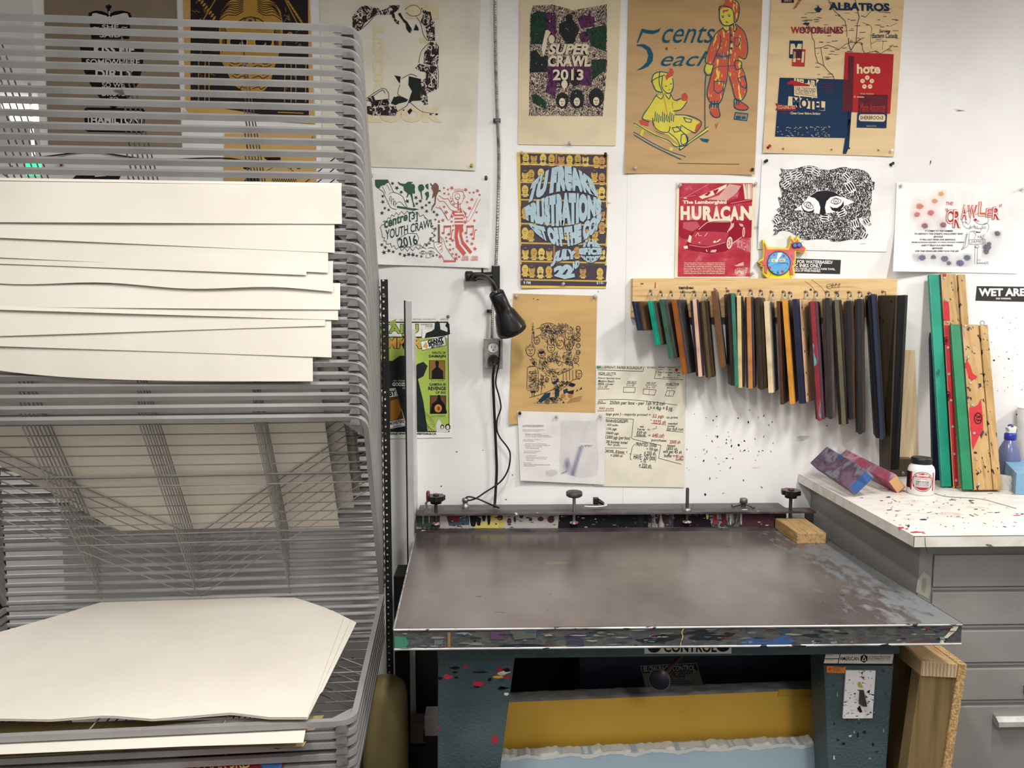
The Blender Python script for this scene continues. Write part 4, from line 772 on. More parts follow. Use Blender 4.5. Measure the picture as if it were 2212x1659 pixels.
# sitting child on the sled
P.poly([(330, 750), (345, 690), (400, 660), (470, 665), (520, 700), (530, 790), (500, 850), (430, 860), (365, 830)], YE, 'child').poly([(380, 880), (500, 860), (560, 940), (600, 910), (660, 935), (610, 1000), (535, 1020), (545, 1050), (640, 1060), (790, 1130), (745, 1215), (700, 1210), (640, 1240), (655, 1330), (600, 1350), (480, 1240), (360, 1200), (340, 1110), (245, 1090), (320, 930)], YE, 'child')
P.poly([(178, 1130), (590, 1345), (850, 1165), (855, 1195), (605, 1375), (170, 1150)], YE, 'sled').poly([(235, 1195), (268, 1190), (245, 1255), (220, 1250)], YE, 'sled').poly([(500, 1350), (530, 1360), (510, 1410), (480, 1395)], YE, 'sled').poly([(168, 1215), (330, 1310), (640, 1440), (600, 1465), (330, 1335), (172, 1240)], 'b9986c', 'sled').poly([(770, 1270), (860, 1280), (845, 1310), (800, 1300)], BL_, 'linework')
P.poly([(455, 700), (490, 660), (495, 630), (520, 628), (535, 665), (520, 700), (490, 715), (465, 740)], RE, 'child_red').poly([(605, 870), (640, 850), (665, 885), (655, 930), (605, 925)], RE, 'child_red').poly([(215, 1110), (250, 1095), (305, 1120), (300, 1160), (230, 1140)], RE, 'child_red').poly([(740, 1150), (780, 1120), (790, 1150), (745, 1220), (725, 1205)], RE, 'child_red')
for q in ([(330, 755), (350, 685), (410, 660), (480, 672)], [(335, 750), (370, 830), (430, 850)], [(405, 660), (400, 760), (430, 850)], [(430, 700), (425, 800), (470, 855), (510, 850), (530, 790), (522, 720)], [(335, 745), (380, 715), (450, 690)], [(380, 870), (350, 910), (300, 990), (245, 1085), (310, 1120)], [(380, 885), (420, 910), (440, 870)], [(455, 870), (490, 910), (505, 870)], [(505, 865), (540, 920), (600, 905)], [(655, 935), (600, 1005), (530, 1020)], [(340, 1085), (350, 1150), (400, 1205), (480, 1215), (500, 1165)], [(545, 1055), (680, 1065), (790, 1125), (740, 1215), (700, 1210), (600, 1150)], [(490, 1220), (560, 1280), (600, 1345), (655, 1320), (660, 1260), (610, 1210), (560, 1160)], [(170, 1132), (340, 1230), (480, 1290), (590, 1345), (850, 1165)], [(168, 1215), (330, 1310), (480, 1385), (640, 1440)], [(172, 1240), (330, 1335), (600, 1465)], [(590, 1345), (595, 1378), (700, 1300), (850, 1200)], [(600, 1240), (640, 1235), (660, 1290), (640, 1340), (600, 1310), (605, 1240)]): P.curve(q, 8, BL_, 'linework')
for k in range(11): P.line([(360+k*17, 1110+(k % 3)*8), (365+k*17, 1030+(k % 4)*13)], 8, BL_, 'linework')
for x0, x1 in ((520, 600), (625, 700)): P.line([(x0, 1175 if x0 < 600 else 1080), (x1, 1165 if x0 < 600 else 1100), (x1-10, 1205 if x0 < 600 else 1125), (x0+20, 1215 if x0 < 600 else 1120), (x0, 1175 if x0 < 600 else 1080)], 8, BL_, 'linework')
for x, y in ((462, 792), (508, 772)): P.ell(x, y, 10, 5, BL_, 8, 'linework')
P.ell(494, 825, 9, 5, RE, 8, 'linework').line([(440, 880), (480, 1070)], 5, RE, 'linework').line([(520, 940), (525, 1000)], 5, RE, 'linework').curve([(350, 1100), (370, 1200), (450, 1230)], 5, RE, 'linework')
P.line([(1100, 1035), (1215, 1045), (1205, 1108), (1090, 1095)], 9, BL_, 'stamp', True).rect(1105, 1065, 1150, 1092, BL_, 'stamp').rect(1158, 1068, 1195, 1094, BL_, 'stamp'); [P.ell(1115+k*11, 1054+k*.4, 4, 4, BL_, 6, 'stamp') for k in range(8)]
P.line([(570, 1500), (800, 1505), (1135, 1508)], 4, '4c4034', 'pencil_line').line([(918, 1140), (925, 1180)], 5, '9a4030', 'pencil_line').line([(938, 1130), (930, 1160)], 5, '9a4030', 'pencil_line').ell(468, 447, 12, 14, '7a5324', 8, 'stain').ell(550, 445, 5, 6, '7a5324', 6, 'stain').done()
# --- motel and map print
p = poster('printed_poster', 'kraft print with a route map, navy motel block and red hotel block', [(1669, -60), (1957, -60), (1931, 338), (1648, 330)], WY, paper('d6bb90', True), corner_lift((0, 1, .35, .006), (1, 1, .3, .004)))
P = Print(on(p), p, (1640, 0, .2110)); NV = '1b3350'; CRM = 'dfc89d'; RDD = 'a8262b'
P.text('ALBATROS', 712, 28, 1335, 110, NV, .045, slope=.02).rect(228, -40, 356, 28, '22283a').text('EXITS', 258, -6, 330, 18, CRM, .02)
for k in range(3): P.line([(350+k*12, 92-k*6), (400+k*16, 5-k*4), (470+k*10, -10)], 5, RDD)
P.poly([(605, 55), (618, 78), (648, 92), (630, 108), (622, 126), (590, 126), (580, 108), (560, 92), (592, 78)], NV)
P.text('WOTOR-LINES', 325, 272, 860, 345, RDD, .03, part='red_lettering').text('MOTOB-LNAS', 415, 282, 855, 340, NV, -.004, part='thin_lettering')
P.poly([(440, 248), (470, 228), (520, 235), (500, 262), (468, 252)], NV, 'map').text('Serving', 1228, 300, 1342, 345, NV, .015, .3).text('Eastern Canada', 1155, 340, 1415, 390, NV, .015, .3)
def route(q, wd=5): P.line(q, wd, '2f3440', 'map')
route([(710, 0), (755, 95), (820, 155), (880, 215), (895, 300), (900, 375)]); route([(985, 0), (1010, 110), (1025, 180), (1005, 240), (1000, 330), (990, 450)], 6); route([(1165, 90), (1140, 120), (1090, 175), (1045, 160)]); route([(535, 330), (545, 390), (565, 420), (570, 500), (575, 560), (600, 640), (665, 675), (700, 720), (755, 770), (768, 805)]); route([(570, 495), (640, 485), (705, 460), (820, 505), (880, 455), (940, 430), (1050, 440), (1060, 510), (1085, 545), (1200, 520), (1240, 550), (1340, 490), (1370, 455)]); route([(630, 490), (650, 600), (662, 675)]); route([(915, 390), (920, 470), (940, 515), (985, 440), (1040, 400)], 7); route([(1060, 230), (1140, 260), (1155, 290), (1140, 400), (1150, 500)], 3); route([(1150, 450), (1200, 420), (1270, 420), (1260, 510)], 3); route([(1330, 275), (1415, 235)], 3); route([(470, 250), (510, 270), (530, 330)], 3)
rs = random.Random(21)
for x, y in [(rs.uniform(560, 1400), rs.uniform(5, 530)) for _ in range(64)]+[(rs.uniform(570, 780), rs.uniform(520, 800)) for _ in range(14)]+[(rs.uniform(430, 620), rs.uniform(125, 240)) for _ in range(10)]:
    ln = rs.uniform(18, 62); P.line([(x, y), (x+ln, y+rs.uniform(-3, 3))], rs.uniform(3, 7), '474a52', 'place_names')
for x, y in ((818, 158), (943, 422), (1050, 450), (1208, 535)): P.ring(x, y, 9, 9, 4, NV, 8, 'map')
P.poly([(312, 414), (447, 417), (436, 598), (306, 595)], NV).poly([(322, 448), (360, 448), (378, 500), (398, 448), (436, 450), (430, 560), (408, 560), (410, 500), (392, 540), (365, 540), (350, 500), (346, 556), (316, 556)], CRM, 'letter_block').poly([(345, 500), (474, 504), (465, 682), (335, 677)], 'b23a38', 'letter_block').poly([(352, 525), (395, 525), (405, 575), (425, 528), (462, 530), (455, 640), (432, 640), (435, 580), (415, 612), (392, 612), (380, 570), (372, 636), (346, 635)], CRM, 'letter_block2').poly([(345, 502), (440, 505), (436, 598), (340, 596)], '4c2735', 'overprint').poly([(352, 528), (375, 528), (372, 594), (348, 592)], 'b98c72', 'overprint')
P.poly([(880, 533), (1378, 555), (1365, 800), (1340, 1165), (848, 1142), (865, 820)], RDD).poly([(210, 795), (605, 803), (905, 815), (945, 1140), (920, 1510), (932, 1510), (930, 1525), (912, 1525), (890, 1575), (855, 1573), (880, 1412), (162, 1398)], NV).poly([(905, 1115), (945, 1150), (925, 1350), (905, 1412)], NV)
P.poly([(912, 575), (970, 575), (955, 1145), (848, 1140), (862, 815), (908, 812)], '5a2229', 'overprint').poly([(1018, 968), (1318, 970), (1310, 1165), (1010, 1160)], '5a2229', 'overprint').poly([(1005, 1160), (1310, 1165), (1302, 1312), (998, 1305)], NV, 'sign')
P.text('hote', 1000, 655, 1240, 755, CRM, .035).line([(1080, 688), (1185, 688)], 9, CRM)
for k in range(5): P.ell(1106+50*math.sin(k*1.2566), 845-50*math.cos(k*1.2566), 23, 23, CRM, 16, 'flower'); P.curve([(1096+50*math.sin(k*1.2566), 850-50*math.cos(k*1.2566)), (1106+50*math.sin(k*1.2566), 838-50*math.cos(k*1.2566)), (1116+50*math.sin(k*1.2566), 850-50*math.cos(k*1.2566))], 4, RDD, 'flower')
P.text('Vos hôtes', 1035, 950, 1170, 968, CRM).text('&', 968, 980, 990, 1002, 'c79c84', .02).line([(1005, 992), (1070, 995)], 12, 'c79c84', 'fine_print').line([(1085, 996), (1270, 1004)], 8, '6b2b33', 'fine_print').text('Marie Antoinette', 1035, 1055, 1290, 1145, 'b5393a', -.005, .25)
P.poly([(1035, 1170), (1280, 1172), (1292, 1190), (1290, 1228), (1275, 1246), (1035, 1240), (1020, 1222), (1022, 1188)], CRM, 'sign').text('SHERBROOKE', 1035, 1185, 1272, 1225, NV, .02).text('REFERENCE MAP', 1100, 1285, 1200, 1296, CRM)
P.poly([(358, 800), (580, 805), (612, 820), (585, 855), (595, 1003), (358, 978)], CRM, 'sign').poly([(375, 802), (585, 812), (583, 892), (375, 865)], NV, 'sign').text('BEL-AIR', 385, 815, 580, 885, CRM, .05, slope=.1).line([(378, 866), (376, 960), (588, 988)], 5, NV, 'sign').text('AIR CONDITIONED', 387, 895, 578, 935, NV, .01, slope=.1).text('CABLE VISION POOL', 392, 932, 570, 965, NV, .005, slope=.1).poly([(285, 850), (330, 820), (375, 830), (520, 870), (515, 885), (350, 880), (340, 860), (300, 865)], RDD, 'overprint').line([(415, 980), (413, 1010)], 10, CRM, 'sign').line([(545, 998), (543, 1015)], 10, CRM, 'sign')
P.poly([(300, 985), (677, 1040), (672, 1135), (292, 1085)], CRM, 'sign').text('MOTEL', 340, 1005, 668, 1120, NV, .05, slope=.07).poly([(165, 1055), (290, 1085), (378, 1078), (378, 1132), (165, 1128), (185, 1095)], '8f2b33', 'ribbon').text('CO-UNLTES', 190, 1078, 365, 1115, 'd7b48f', .02).text('TV - R', 215, 1148, 330, 1172, '7c3039', .02).text('Close Cover Before Striking', 322, 1148, 626, 1180, CRM, .02, slope=.02)
for k in range(7): P.line([(620+(k % 3)*25, 840+k*18), (745+(k % 2)*30, 843+k*18)], 5, '5d2b3c', 'fine_print')
for k in range(70): x = rs.uniform(180, 720); y = rs.choice([rs.gauss(1302, 5), rs.gauss(1385, 10), rs.uniform(1300, 1395)]); P.line([(x, y), (x+rs.uniform(4, 16), y+rs.uniform(-3, 3))], 4, CRM, 'worn_ink')
for x, y in ((245, 1523), (740, 1532), (1220, 1538)): P.ring(x, y, 8, 8, 4, '2a2a2e', 8, 'register_marks')
P.done()
# --- blue lettering over a wall of wax heads
p = poster('printed_poster', 'yellow print with bubbly light blue lettering over rows of yellow heads', [(1117, 328), (1314, 333), (1309, 623), (1126, 622)], WY, paper('d9b962'), corner_lift((0, .9, .5, .01)))
P = Print(on(p), p, (1100, 310, .1989)); HV = '4b424a'; HY = 'c9a94f'
P.poly([(120, 105), (1062, 125), (1035, 1542), (140, 1535)], '544a4a', 'shelf_ground')
for (y0, y1) in ((110, 220), (260, 410), (450, 600), (680, 860), (900, 1070), (1105, 1265), (1310, 1470), (1488, 1538)): P.poly([(124, y0), (1060, y0+14), (1048, y1+12), (128, y1)], HV, 'shelf_ground')
for y in (225, 420, 610, 870, 1080, 1278, 1478): P.line([(125, y), (1050, y+18)], 16, HY, 'shelf_edge')
P.line([(512, 110), (510, 230)], 18, 'a97b50', 'shelf_edge').line([(488, 1110), (488, 1270)], 16, 'a97b50', 'shelf_edge')
hs = random.Random(4)
hd = [(180, 155), (268, 155), (368, 160), (460, 165), (565, 165), (655, 175), (745, 165), (828, 170), (945, 185), (1040, 190), (145, 340), (238, 330), (345, 320), (925, 340), (1035, 370), (155, 500), (985, 520), (1045, 520), (150, 740), (1035, 760), (155, 960), (235, 985), (630, 970), (930, 985), (1010, 900), (175, 1180), (268, 1185), (350, 1185), (435, 1190), (735, 1170), (165, 1365), (245, 1375), (338, 1385), (430, 1380), (800, 1385), (985, 1400), (845, 980), (1020, 1180)]
for i, (x, y) in enumerate(hd):
    x = min(max(x, 172), 1006)
    c = ['cdb05a', 'b9984d', 'd3b968', 'c4a052', 'b88a5a'][i % 5]; P.poly([(x-44, y+66), (x-24, y+36), (x+24, y+36), (x+46, y+68)], c, 'head').ell(x, y, 36, 50, c, 14, 'head')
    P.line([(x-16, y-6), (x-5, y-5)], 5, HV, 'features').line([(x+5, y-5), (x+17, y-6)], 5, HV, 'features').line([(x-9, y+20), (x+9, y+20)], 4, HV, 'features').line([(x+2, y-2), (x+4, y+9)], 4, HV, 'features')
    if i % 3 == 1: P.ell(x, y-30, 28, 16, HV, 10, 'features')
    if i % 5 == 2: P.ell(x, y+30, 18, 12, '5a4a3c', 10, 'features')
    P.rect(x-22, y+68, x+24, y+80, 'd9c27a', 'name_card')
LB = 'a9bfc9'; LD = '37404e'
def dome(t0, t1, b0, b1):   # between an upper and a lower edge, each a function of u
    return lambda u, v: (t0(u)[0]*(1-v)+b0(u)[0]*v, t0(u)[1]*(1-v)+b0(u)[1]*v)
cx, cy, R1 = 590, 650, 425
def q3(yl, ym, yr, xa, xb): return lambda u: (xa+(xb-xa)*u, yl*2*(u-.5)*(u-1)+ym*4*u*(1-u)+yr*2*u*(u-.5))
rows = [('TU FREAKS', q3(425, 238, 400, 250, 905), q3(670, 520, 590, 168, 985)), ('FRUSTRATIONS', q3(690, 535, 610, 168, 1005), q3(830, 900, 755, 180, 1000)), ('GET OFF THE COP', q3(850, 905, 745, 190, 1010), q3(945, 1120, 905, 260, 985)),
        ('JULY', q3(1190, 1145, 1180, 490, 725), q3(1345, 1300, 1280, 440, 740)), ('22', q3(1350, 1315, 1320, 480, 690), q3(1440, 1475, 1450, 490, 715)), ('ND', q3(1290, 1275, 1270, 690, 770), q3(1385, 1360, 1330, 690, 760)), ('THE', q3(1085, 1040, 1090, 800, 970), q3(1130, 1120, 1130, 770, 995)), ('SPICE', q3(1140, 1128, 1135, 755, 1005), q3(1205, 1212, 1205, 760, 1005)), ('FACTORY', q3(1215, 1222, 1215, 770, 1000), q3(1250, 1297, 1250, 800, 970))]
for off, col, bd, part in ((7, LD, .098, 'lettering_shadow'), (0, LB, .088, 'lettering')):
    for s, t, b in rows:
        P.text(s, 0, 0, 0, 0, col, bd, part=part, warp=lambda u, v, t=t, b=b: ((t(u)[0]*(1-v)+b(u)[0]*v)+off*.6, (t(u)[1]*(1-v)+b(u)[1]*v)+off))
P.text('9 PM', 155, 1496, 232, 1530, 'cfd3d6', .02).text('$10-', 948, 1500, 1028, 1532, 'cfd3d6', .02).done()
# --- red sports car print
p = poster('printed_poster', 'cream sheet with a red single-colour print of a sports car', [(1462, 394), (1635, 395), (1621, 601), (1457, 600)], WY, paper('e2d6b8'))
m_rtone = mat('red_halftone', ['9c1f33', 'a8263a', 'b4394a', 'cf8f8e'], scale=16, detail=9, rough=.8, stretch=(1, 1, 1.2)); R2 = '9e1f34'; CRR = 'e6dabd'
P = Print(on(p), p, (1440, 380, .14464))
P.poly([(190, 108), (1285, 110), (1245, 1503), (165, 1505)], m_rtone, 'red_ground')
P.poly([(935, 120), (1110, 150), (1050, 250), (900, 370), (600, 350), (780, 290)], 'd2a098').poly([(480, 310), (900, 120), (890, 170), (700, 290), (530, 345)], CRR, 'light').poly([(560, 290), (640, 230), (660, 250), (610, 300)], R2, 'car').poly([(690, 220), (780, 190), (760, 240), (720, 280)], R2, 'car')
P.poly([(1060, 330), (1090, 200), (1150, 110), (1285, 112), (1280, 390), (900, 440), (900, 400)], R2, 'car')
for k in range(4): P.poly([(1140+k*35, 120), (1165+k*38, 120), (1210+k*22, 340), (1170+k*25, 350)], 'd9aca6' if k % 2 else CRR, 'light')
P.poly([(186, 660), (1275, 640), (1265, 920), (1130, 930), (980, 1010), (240, 940), (182, 890)], R2, 'car')
P.poly([(250, 690), (450, 680), (500, 760), (380, 830), (240, 780)], 'b85a62', 'car')
P.poly([(300, 1000), (340, 880), (430, 820), (560, 710), (640, 690), (960, 690), (1060, 700), (1140, 760), (1160, 860), (1080, 920), (980, 1000), (960, 1080), (880, 1130), (640, 1160), (400, 1120), (260, 1090)], '8c182d', 'car').poly([(420, 830), (700, 830), (930, 850), (880, 980), (680, 1050), (380, 1020), (340, 960)], 'b23b4a', 'car')
P.poly([(530, 800), (640, 705), (930, 700), (890, 830), (700, 825)], '86162a', 'windscreen').curve([(480, 800), (600, 700), (700, 682), (960, 690), (910, 840)], 9, CRR, 'light').poly([(600, 640), (1000, 640), (960, 690), (640, 690)], CRR, 'light').poly([(960, 720), (1010, 700), (1000, 760), (930, 830)], 'd9aca6', 'light').poly([(1080, 710), (1140, 720), (1150, 760), (1100, 750)], 'd9aca6', 'light')
P.ell(940, 1000, 42, 92, CRR, 20, 'wheel', .12).ell(940, 1000, 28, 70, 'b9606a', 18, 'wheel', .12).ell(1150, 840, 18, 74, CRR, 16, 'wheel', .05).ell(1150, 840, 10, 55, 'b9606a', 14, 'wheel', .05)
for k in range(5): P.line([(940, 1000), (940+26*math.cos(k*1.257), 1000+66*math.sin(k*1.257))], 8, CRR, 'spokes')
P.poly([(690, 990), (720, 960), (740, 985), (790, 945), (820, 940), (770, 985), (710, 1000)], CRR, 'light').poly([(310, 980), (340, 880), (375, 900), (360, 1000)], CRR, 'light').poly([(250, 1050), (310, 1040), (320, 1085), (265, 1090)], CRR, 'light').poly([(650, 1140), (670, 1105), (750, 1100), (730, 1140)], 'd6b3a5', 'light').curve([(340, 1030), (600, 1062), (880, 990)], 8, 'd9a09d', 'light').line([(590, 1105), (605, 1130)], 12, CRR, 'light').curve([(430, 900), (470, 850), (480, 890), (520, 890)], 7, CRR, 'light').line([(570, 900), (610, 850)], 7, CRR, 'light').ell(490, 995, 14, 7, CRR, 10, 'light').ell(280, 332, 26, 9, CRR, 10, 'light')
P.line([(990, 1000), (1120, 915)], 8, CRR, 'light').line([(250, 335), (640, 115)], 5, 'd9a09d', 'light').line([(200, 325), (430, 290)], 4, 'd9a09d', 'light').line([(960, 410), (1280, 350)], 7, 'd9a09d', 'light').text('BORGHINI', 1055, 985, 1250, 1110, 'd2949a', .02, slope=.4)
P.poly([(1010, 1330), (1050, 1330), (1080, 1310), (1150, 1285), (1150, 1340), (1040, 1350)], 'd9aca6', 'light')
P.text('The Lamborghini', 240, 365, 895, 432, CRR, .05)
hx = [('H', 208, 345), ('U', 372, 520), ('R', 540, 690), ('A', 690, 800), ('C', 805, 950), ('A', 950, 1080), ('N', 1105, 1275)]
for c, a, b in hx: P.text(c, a, 450, b, 660, CRR, .055)
P.poly([(600, 610), (640, 600), (690, 660), (640, 690), (615, 660)], CRR).poly([(1080, 610), (1150, 600), (1140, 670), (1090, 660)], CRR)
lines = ['The Lamborghini Huracan is a high-performance sports', 'car that epitomizes automotive excellence with its fusion', 'of cutting-edge technology, precision engineering, and', 'jaw-dropping design. Renowned for its ferocious', 'acceleration, the Huracan is propelled by a roaring V10', 'engine, delivering an adrenaline-inducing driving', 'experience that pushes the boundaries of ambition.']
for i, s in enumerate(lines): P.text(s, 258, 1292+i*26, 872, 1311+i*26, CRR, .03)
for k in range(9): t = math.pi*k/8; P.line([(1085-25*math.cos(t), 1460-25*math.sin(t)), (1085-66*math.cos(t), 1460-66*math.sin(t))], 9, CRR, 'badge')
P.curve([(1018, 1462), (1030, 1400), (1085, 1380), (1140, 1400), (1155, 1462)], 8, CRR, 'badge').line([(1180, 1375), (1210, 1380), (1190, 1400), (1185, 1450)], 8, CRR, 'badge').done()
# --- black swirl print with two eyes
p = poster('printed_poster', 'white print of two eyes in a swirling black pattern', [(1646, 343), (1932, 349), (1915, 544), (1637, 538)], WY, paper('e9e7e4'), corner_lift((0, .75, .45, .012)))
P = Print(on(p), p, (1630, 330, .1688))
m_swirl = mat('swirl_ink', ['232126', '232126', 'ebe9e6', 'ebe9e6'], scale=150, stretch=(1, 1, .62), detail=1.5, rough=.8, hard=True, distort=2.6)
P.poly([(330, 195), (380, 215), (500, 212), (600, 180), (690, 162), (780, 175), (850, 210), (930, 220), (1010, 210), (1090, 188), (1160, 182), (1240, 205), (1330, 205), (1430, 240), (1490, 310), (1510, 365), (1540, 375), (1530, 470), (1500, 490), (1500, 620), (1480, 700), (1492, 800), (1470, 830), (1495, 920), (1470, 938), (1420, 870), (1370, 822), (1330, 840), (1350, 890), (1410, 960), (1435, 1020), (1420, 1080), (1340, 1115), (1240, 1108), (1150, 1125), (1060, 1140), (980, 1135), (960, 1110), (800, 1105), (680, 1118), (600, 1108), (530, 1060), (450, 1010), (380, 995), (320, 1005), (270, 1060), (230, 1065), (260, 1020), (240, 990), (262, 960), (240, 940), (290, 900), (245, 830), (280, 780), (340, 800), (275, 725), (330, 700), (300, 570), (350, 560), (345, 500), (320, 440), (315, 380), (350, 330), (315, 285), (350, 250)], m_swirl, 'swirl_pattern')
for x0, y0, a, s in ((500, 240, -.4, 1), (700, 190, .1, 1), (380, 380, -.7, 1), (1250, 420, 1.0, 1.4), (1200, 280, .8, 1), (900, 800, .1, 1.1), (1100, 740, -.4, 1.1), (1310, 900, 1.3, 1), (300, 850, .9, .9), (420, 290, -.3, .9), (1460, 860, 1.0, .9), (800, 215, .5, .9), (560, 270, -.5, .9), (1380, 1040, -1.1, .9)):
    c, sn = math.cos(a), math.sin(a)
    for k in range(3): P.ell(x0-sn*k*30, y0+c*k*30, 58*s, 17*s, 'ebe9e6', 14, 'swirl_light', a).ell(x0-sn*k*30, y0+c*k*30, 42*s, 9*s, '232126', 12, 'swirl_dark', a)
K2 = '242126'
P.poly([(505, 730), (600, 670), (690, 560), (800, 490), (900, 480), (1010, 495), (1140, 570), (1280, 632), (1150, 680), (1140, 700), (1060, 750), (1000, 765), (910, 780), (830, 785), (750, 765), (620, 740)], 'f0eeeb', 'eye_white').poly([(700, 560), (800, 495), (900, 482), (1010, 497), (1135, 572), (1050, 552), (970, 570), (920, 620), (900, 700), (915, 780), (870, 800), (830, 785), (842, 700), (820, 630), (770, 580)], K2, 'eye_black').poly([(600, 650), (612, 700), (640, 735), (690, 752), (740, 740), (765, 715), (755, 765), (690, 768), (625, 745), (600, 700)], K2, 'eye_black').poly([(960, 680), (1000, 705), (1060, 705), (1110, 670), (1140, 615), (1142, 680), (1100, 730), (1040, 755), (990, 735)], K2, 'eye_black')
for x, y, a in ((690, 675, .2), (1042, 622, -.35)):
    c, sn = math.cos(a), math.sin(a); q = [(-62, -8), (-30, -38), (10, -42), (64, 12), (25, 36), (-20, 30)]
    P.curve([(x+u*c-v*sn, y+u*sn+v*c) for u, v in q], 7, K2, 'eye_line', True).ring(x, y-2, 30, 34, 7, K2, 18, 'eye_line').ell(x, y, 8, 9, K2, 10, 'eye_line').ring(x, y-2, 16, 18, 3, K2, 14, 'eye_line')
P.line([(1355, 1163), (1428, 1160)], 4, '9a9894', 'signature').done()
# --- crawler print
p = poster('printed_poster', 'white print with orange to blue halftone dots and jagged red title, lower left corner curled', [(1937, 394), (2216, 398), (2199, 591), (1929, 586)], WY, paper('ebe9e7'), corner_lift((0, 1, .55, .05)))
P = Print(on(p), p, (1910, 370, .1869))
def grade(y):
    st = [(200, (214, 170, 60)), (350, (214, 130, 60)), (480, (196, 54, 50)), (620, (130, 26, 44)), (760, (36, 34, 44)), (1000, (38, 44, 96)), (1110, (50, 62, 130))]
    for (a, c), (b, d) in zip(st, st[1:]):
        if y <= b: t = max(0, (y-a)/(b-a)); return '%02x%02x%02x' % tuple(int(c[i]+(d[i]-c[i])*t) for i in range(3))
    return '32407e'
ds = random.Random(8); blobs = [(660, 260, 45), (585, 345, 50), (415, 405, 60), (540, 480, 55), (380, 500, 50), (470, 630, 55), (685, 620, 55), (440, 1000, 60), (570, 990, 45), (700, 1010, 60), (750, 1060, 40), (880, 1060, 65), (960, 1000, 60), (1190, 880, 70), (1310, 720, 50), (1210, 840, 40), (1180, 930, 50)]
reg = [(300, 720, 210, 690), (760, 1410, 230, 400), (1330, 1410, 420, 560), (290, 350, 860, 1000), (310, 1020, 950, 1100), (1130, 1360, 690, 1100), (330, 400, 960, 1040)]
bands = {}
for (xa, xb, ya, yb) in reg:
    y = ya
    while y < yb:
        x = xa+(6.5 if int((y-ya)/6.5) % 2 else 0)
        while x < xb:
            near = max([1-math.hypot(x-bx, y-by)/(br*2.2) for bx, by, br in blobs]+[0]); core = any(math.hypot((x-bx)*.8, y-by) < br*.55 for bx, by, br in blobs)
            if core: r = 5.0
            elif near > .05: r = 1.3+2.0*near
            else: r = 1.7 if ds.random() < (.42 if y < 400 and x > 740 else .22) else 0
            if r and 200 < y < 1110: P.poly([(x-r, y), (x, y-r), (x+r, y), (x, y+r)], grade(round(y/60)*60), 'halftone')
            x += 13
        y += 6.5
P.text('THE', 714, 352, 800, 392, 'cf6a3c', .02, .2)
lx = [(725, 455), (740, 560), (790, 430), (880, 380), (960, 400)]
for s, x0, x1, y0, y1, c in (('C', 715, 800, 440, 610, 'b92f33'), ('R', 790, 885, 440, 655, 'b5282f'), ('A', 885, 960, 385, 560, 'c3412f'), ('W', 965, 1080, 390, 540, 'c4452f'), ('L', 1085, 1165, 350, 520, 'd2632f'), ('E', 1170, 1250, 425, 530, 'bf3a30'), ('R', 1245, 1340, 410, 560, 'b92f30')): P.text(s, x0, y0, x1, y1, c, .05, .1, part='title').text(s, x0+6, y0+6, x1-3, y1-6, 'ece4e0', -.018, .1, part='title_inline')
for a, b in (((712, 430), (725, 470)), ((728, 428), (738, 462)), ((1338, 385), (1332, 415)), ((1358, 378), (1350, 412))): P.line([a, b], 6, 'b5282f', 'title')
for i, (s, a, b) in enumerate((('IT COMES TO THE HAMMER', 470, 795), ('TO DESTROY THE STREETS ONCE EVERY YEAR', 350, 908), ('BEWARE!', 572, 684), ('IT WILL NOT SPARE ONE SIDEWALK...', 410, 835), ('FROM JACKSON SQUARE TO WHO KNOWS WHERE!', 315, 925), ('AND IT TRULY IS A NIGHTMARE', 428, 798), ('BEWARE!', 555, 680), ('FOR THE CRAWLERS SPIRIT IS IN THE AIR', 358, 860))): P.text(s, a, 680+i*33.3, b, 698+i*33.3, BK, .025, .25)
LN_ = '5c585a'
for q in ([(960, 590), (900, 580), (915, 530), (950, 470), (985, 455), (1000, 500), (985, 600), (950, 600), (940, 540)], [(1055, 500), (1130, 480), (1190, 510), (1205, 570), (1170, 610), (1100, 610), (1050, 580)], [(900, 580), (920, 630), (960, 660), (1000, 650)], [(960, 710), (945, 800), (935, 860), (890, 905)], [(985, 710), (975, 800), (965, 860), (895, 910)], [(1150, 610), (1190, 600), (1210, 640), (1190, 700)], [(1040, 620), (1060, 660), (1120, 660), (1110, 700)], [(1030, 700), (1060, 730), (1040, 780)], [(990, 700), (1040, 690), (1080, 700)], [(1110, 740), (1140, 780), (1160, 720)]): P.curve(q, 4, LN_, 'octopus')
for k in range(9): P.line([(942-k*5, 730+k*19), (968-k*6, 732+k*18)], 4, LN_, 'octopus')
P.ell(1055, 560, 20, 14, 'b02a34', 12, 'octopus').ring(1085, 575, 10, 8, 4, LN_, 10, 'octopus').poly([(1060, 698), (1110, 700), (1112, 710), (1062, 708)], '7a2230', 'octopus')
P.text('John', 978, 620, 1080, 675, LN_, -.012, .2).text('St', 1120, 630, 1180, 665, LN_, -.012, .2).text('by!', 1080, 740, 1140, 775, LN_, -.01, .1).line([(985, 790), (1168, 785), (1165, 838), (988, 845)], 4, LN_, 'street_sign', True).text('JAMES', 1000, 798, 1155, 835, LN_, -.008, .1).line([(1050, 850), (1045, 1075)], 4, LN_, 'street_sign').line([(1080, 880), (1072, 1075)], 4, LN_, 'street_sign').ell(1075, 870, 22, 16, LN_, 12, 'street_sign').ell(1075, 870, 17, 11, 'ebe9e7', 12, 'street_sign_light')
P.text('centre[3]', 1072, 1045, 1205, 1078, '44485c', .0).line([(1080, 1018), (1118, 1018)], 3, '77757a', 'small_print').line([(1080, 1032), (1118, 1032)], 3, '77757a', 'small_print').done()
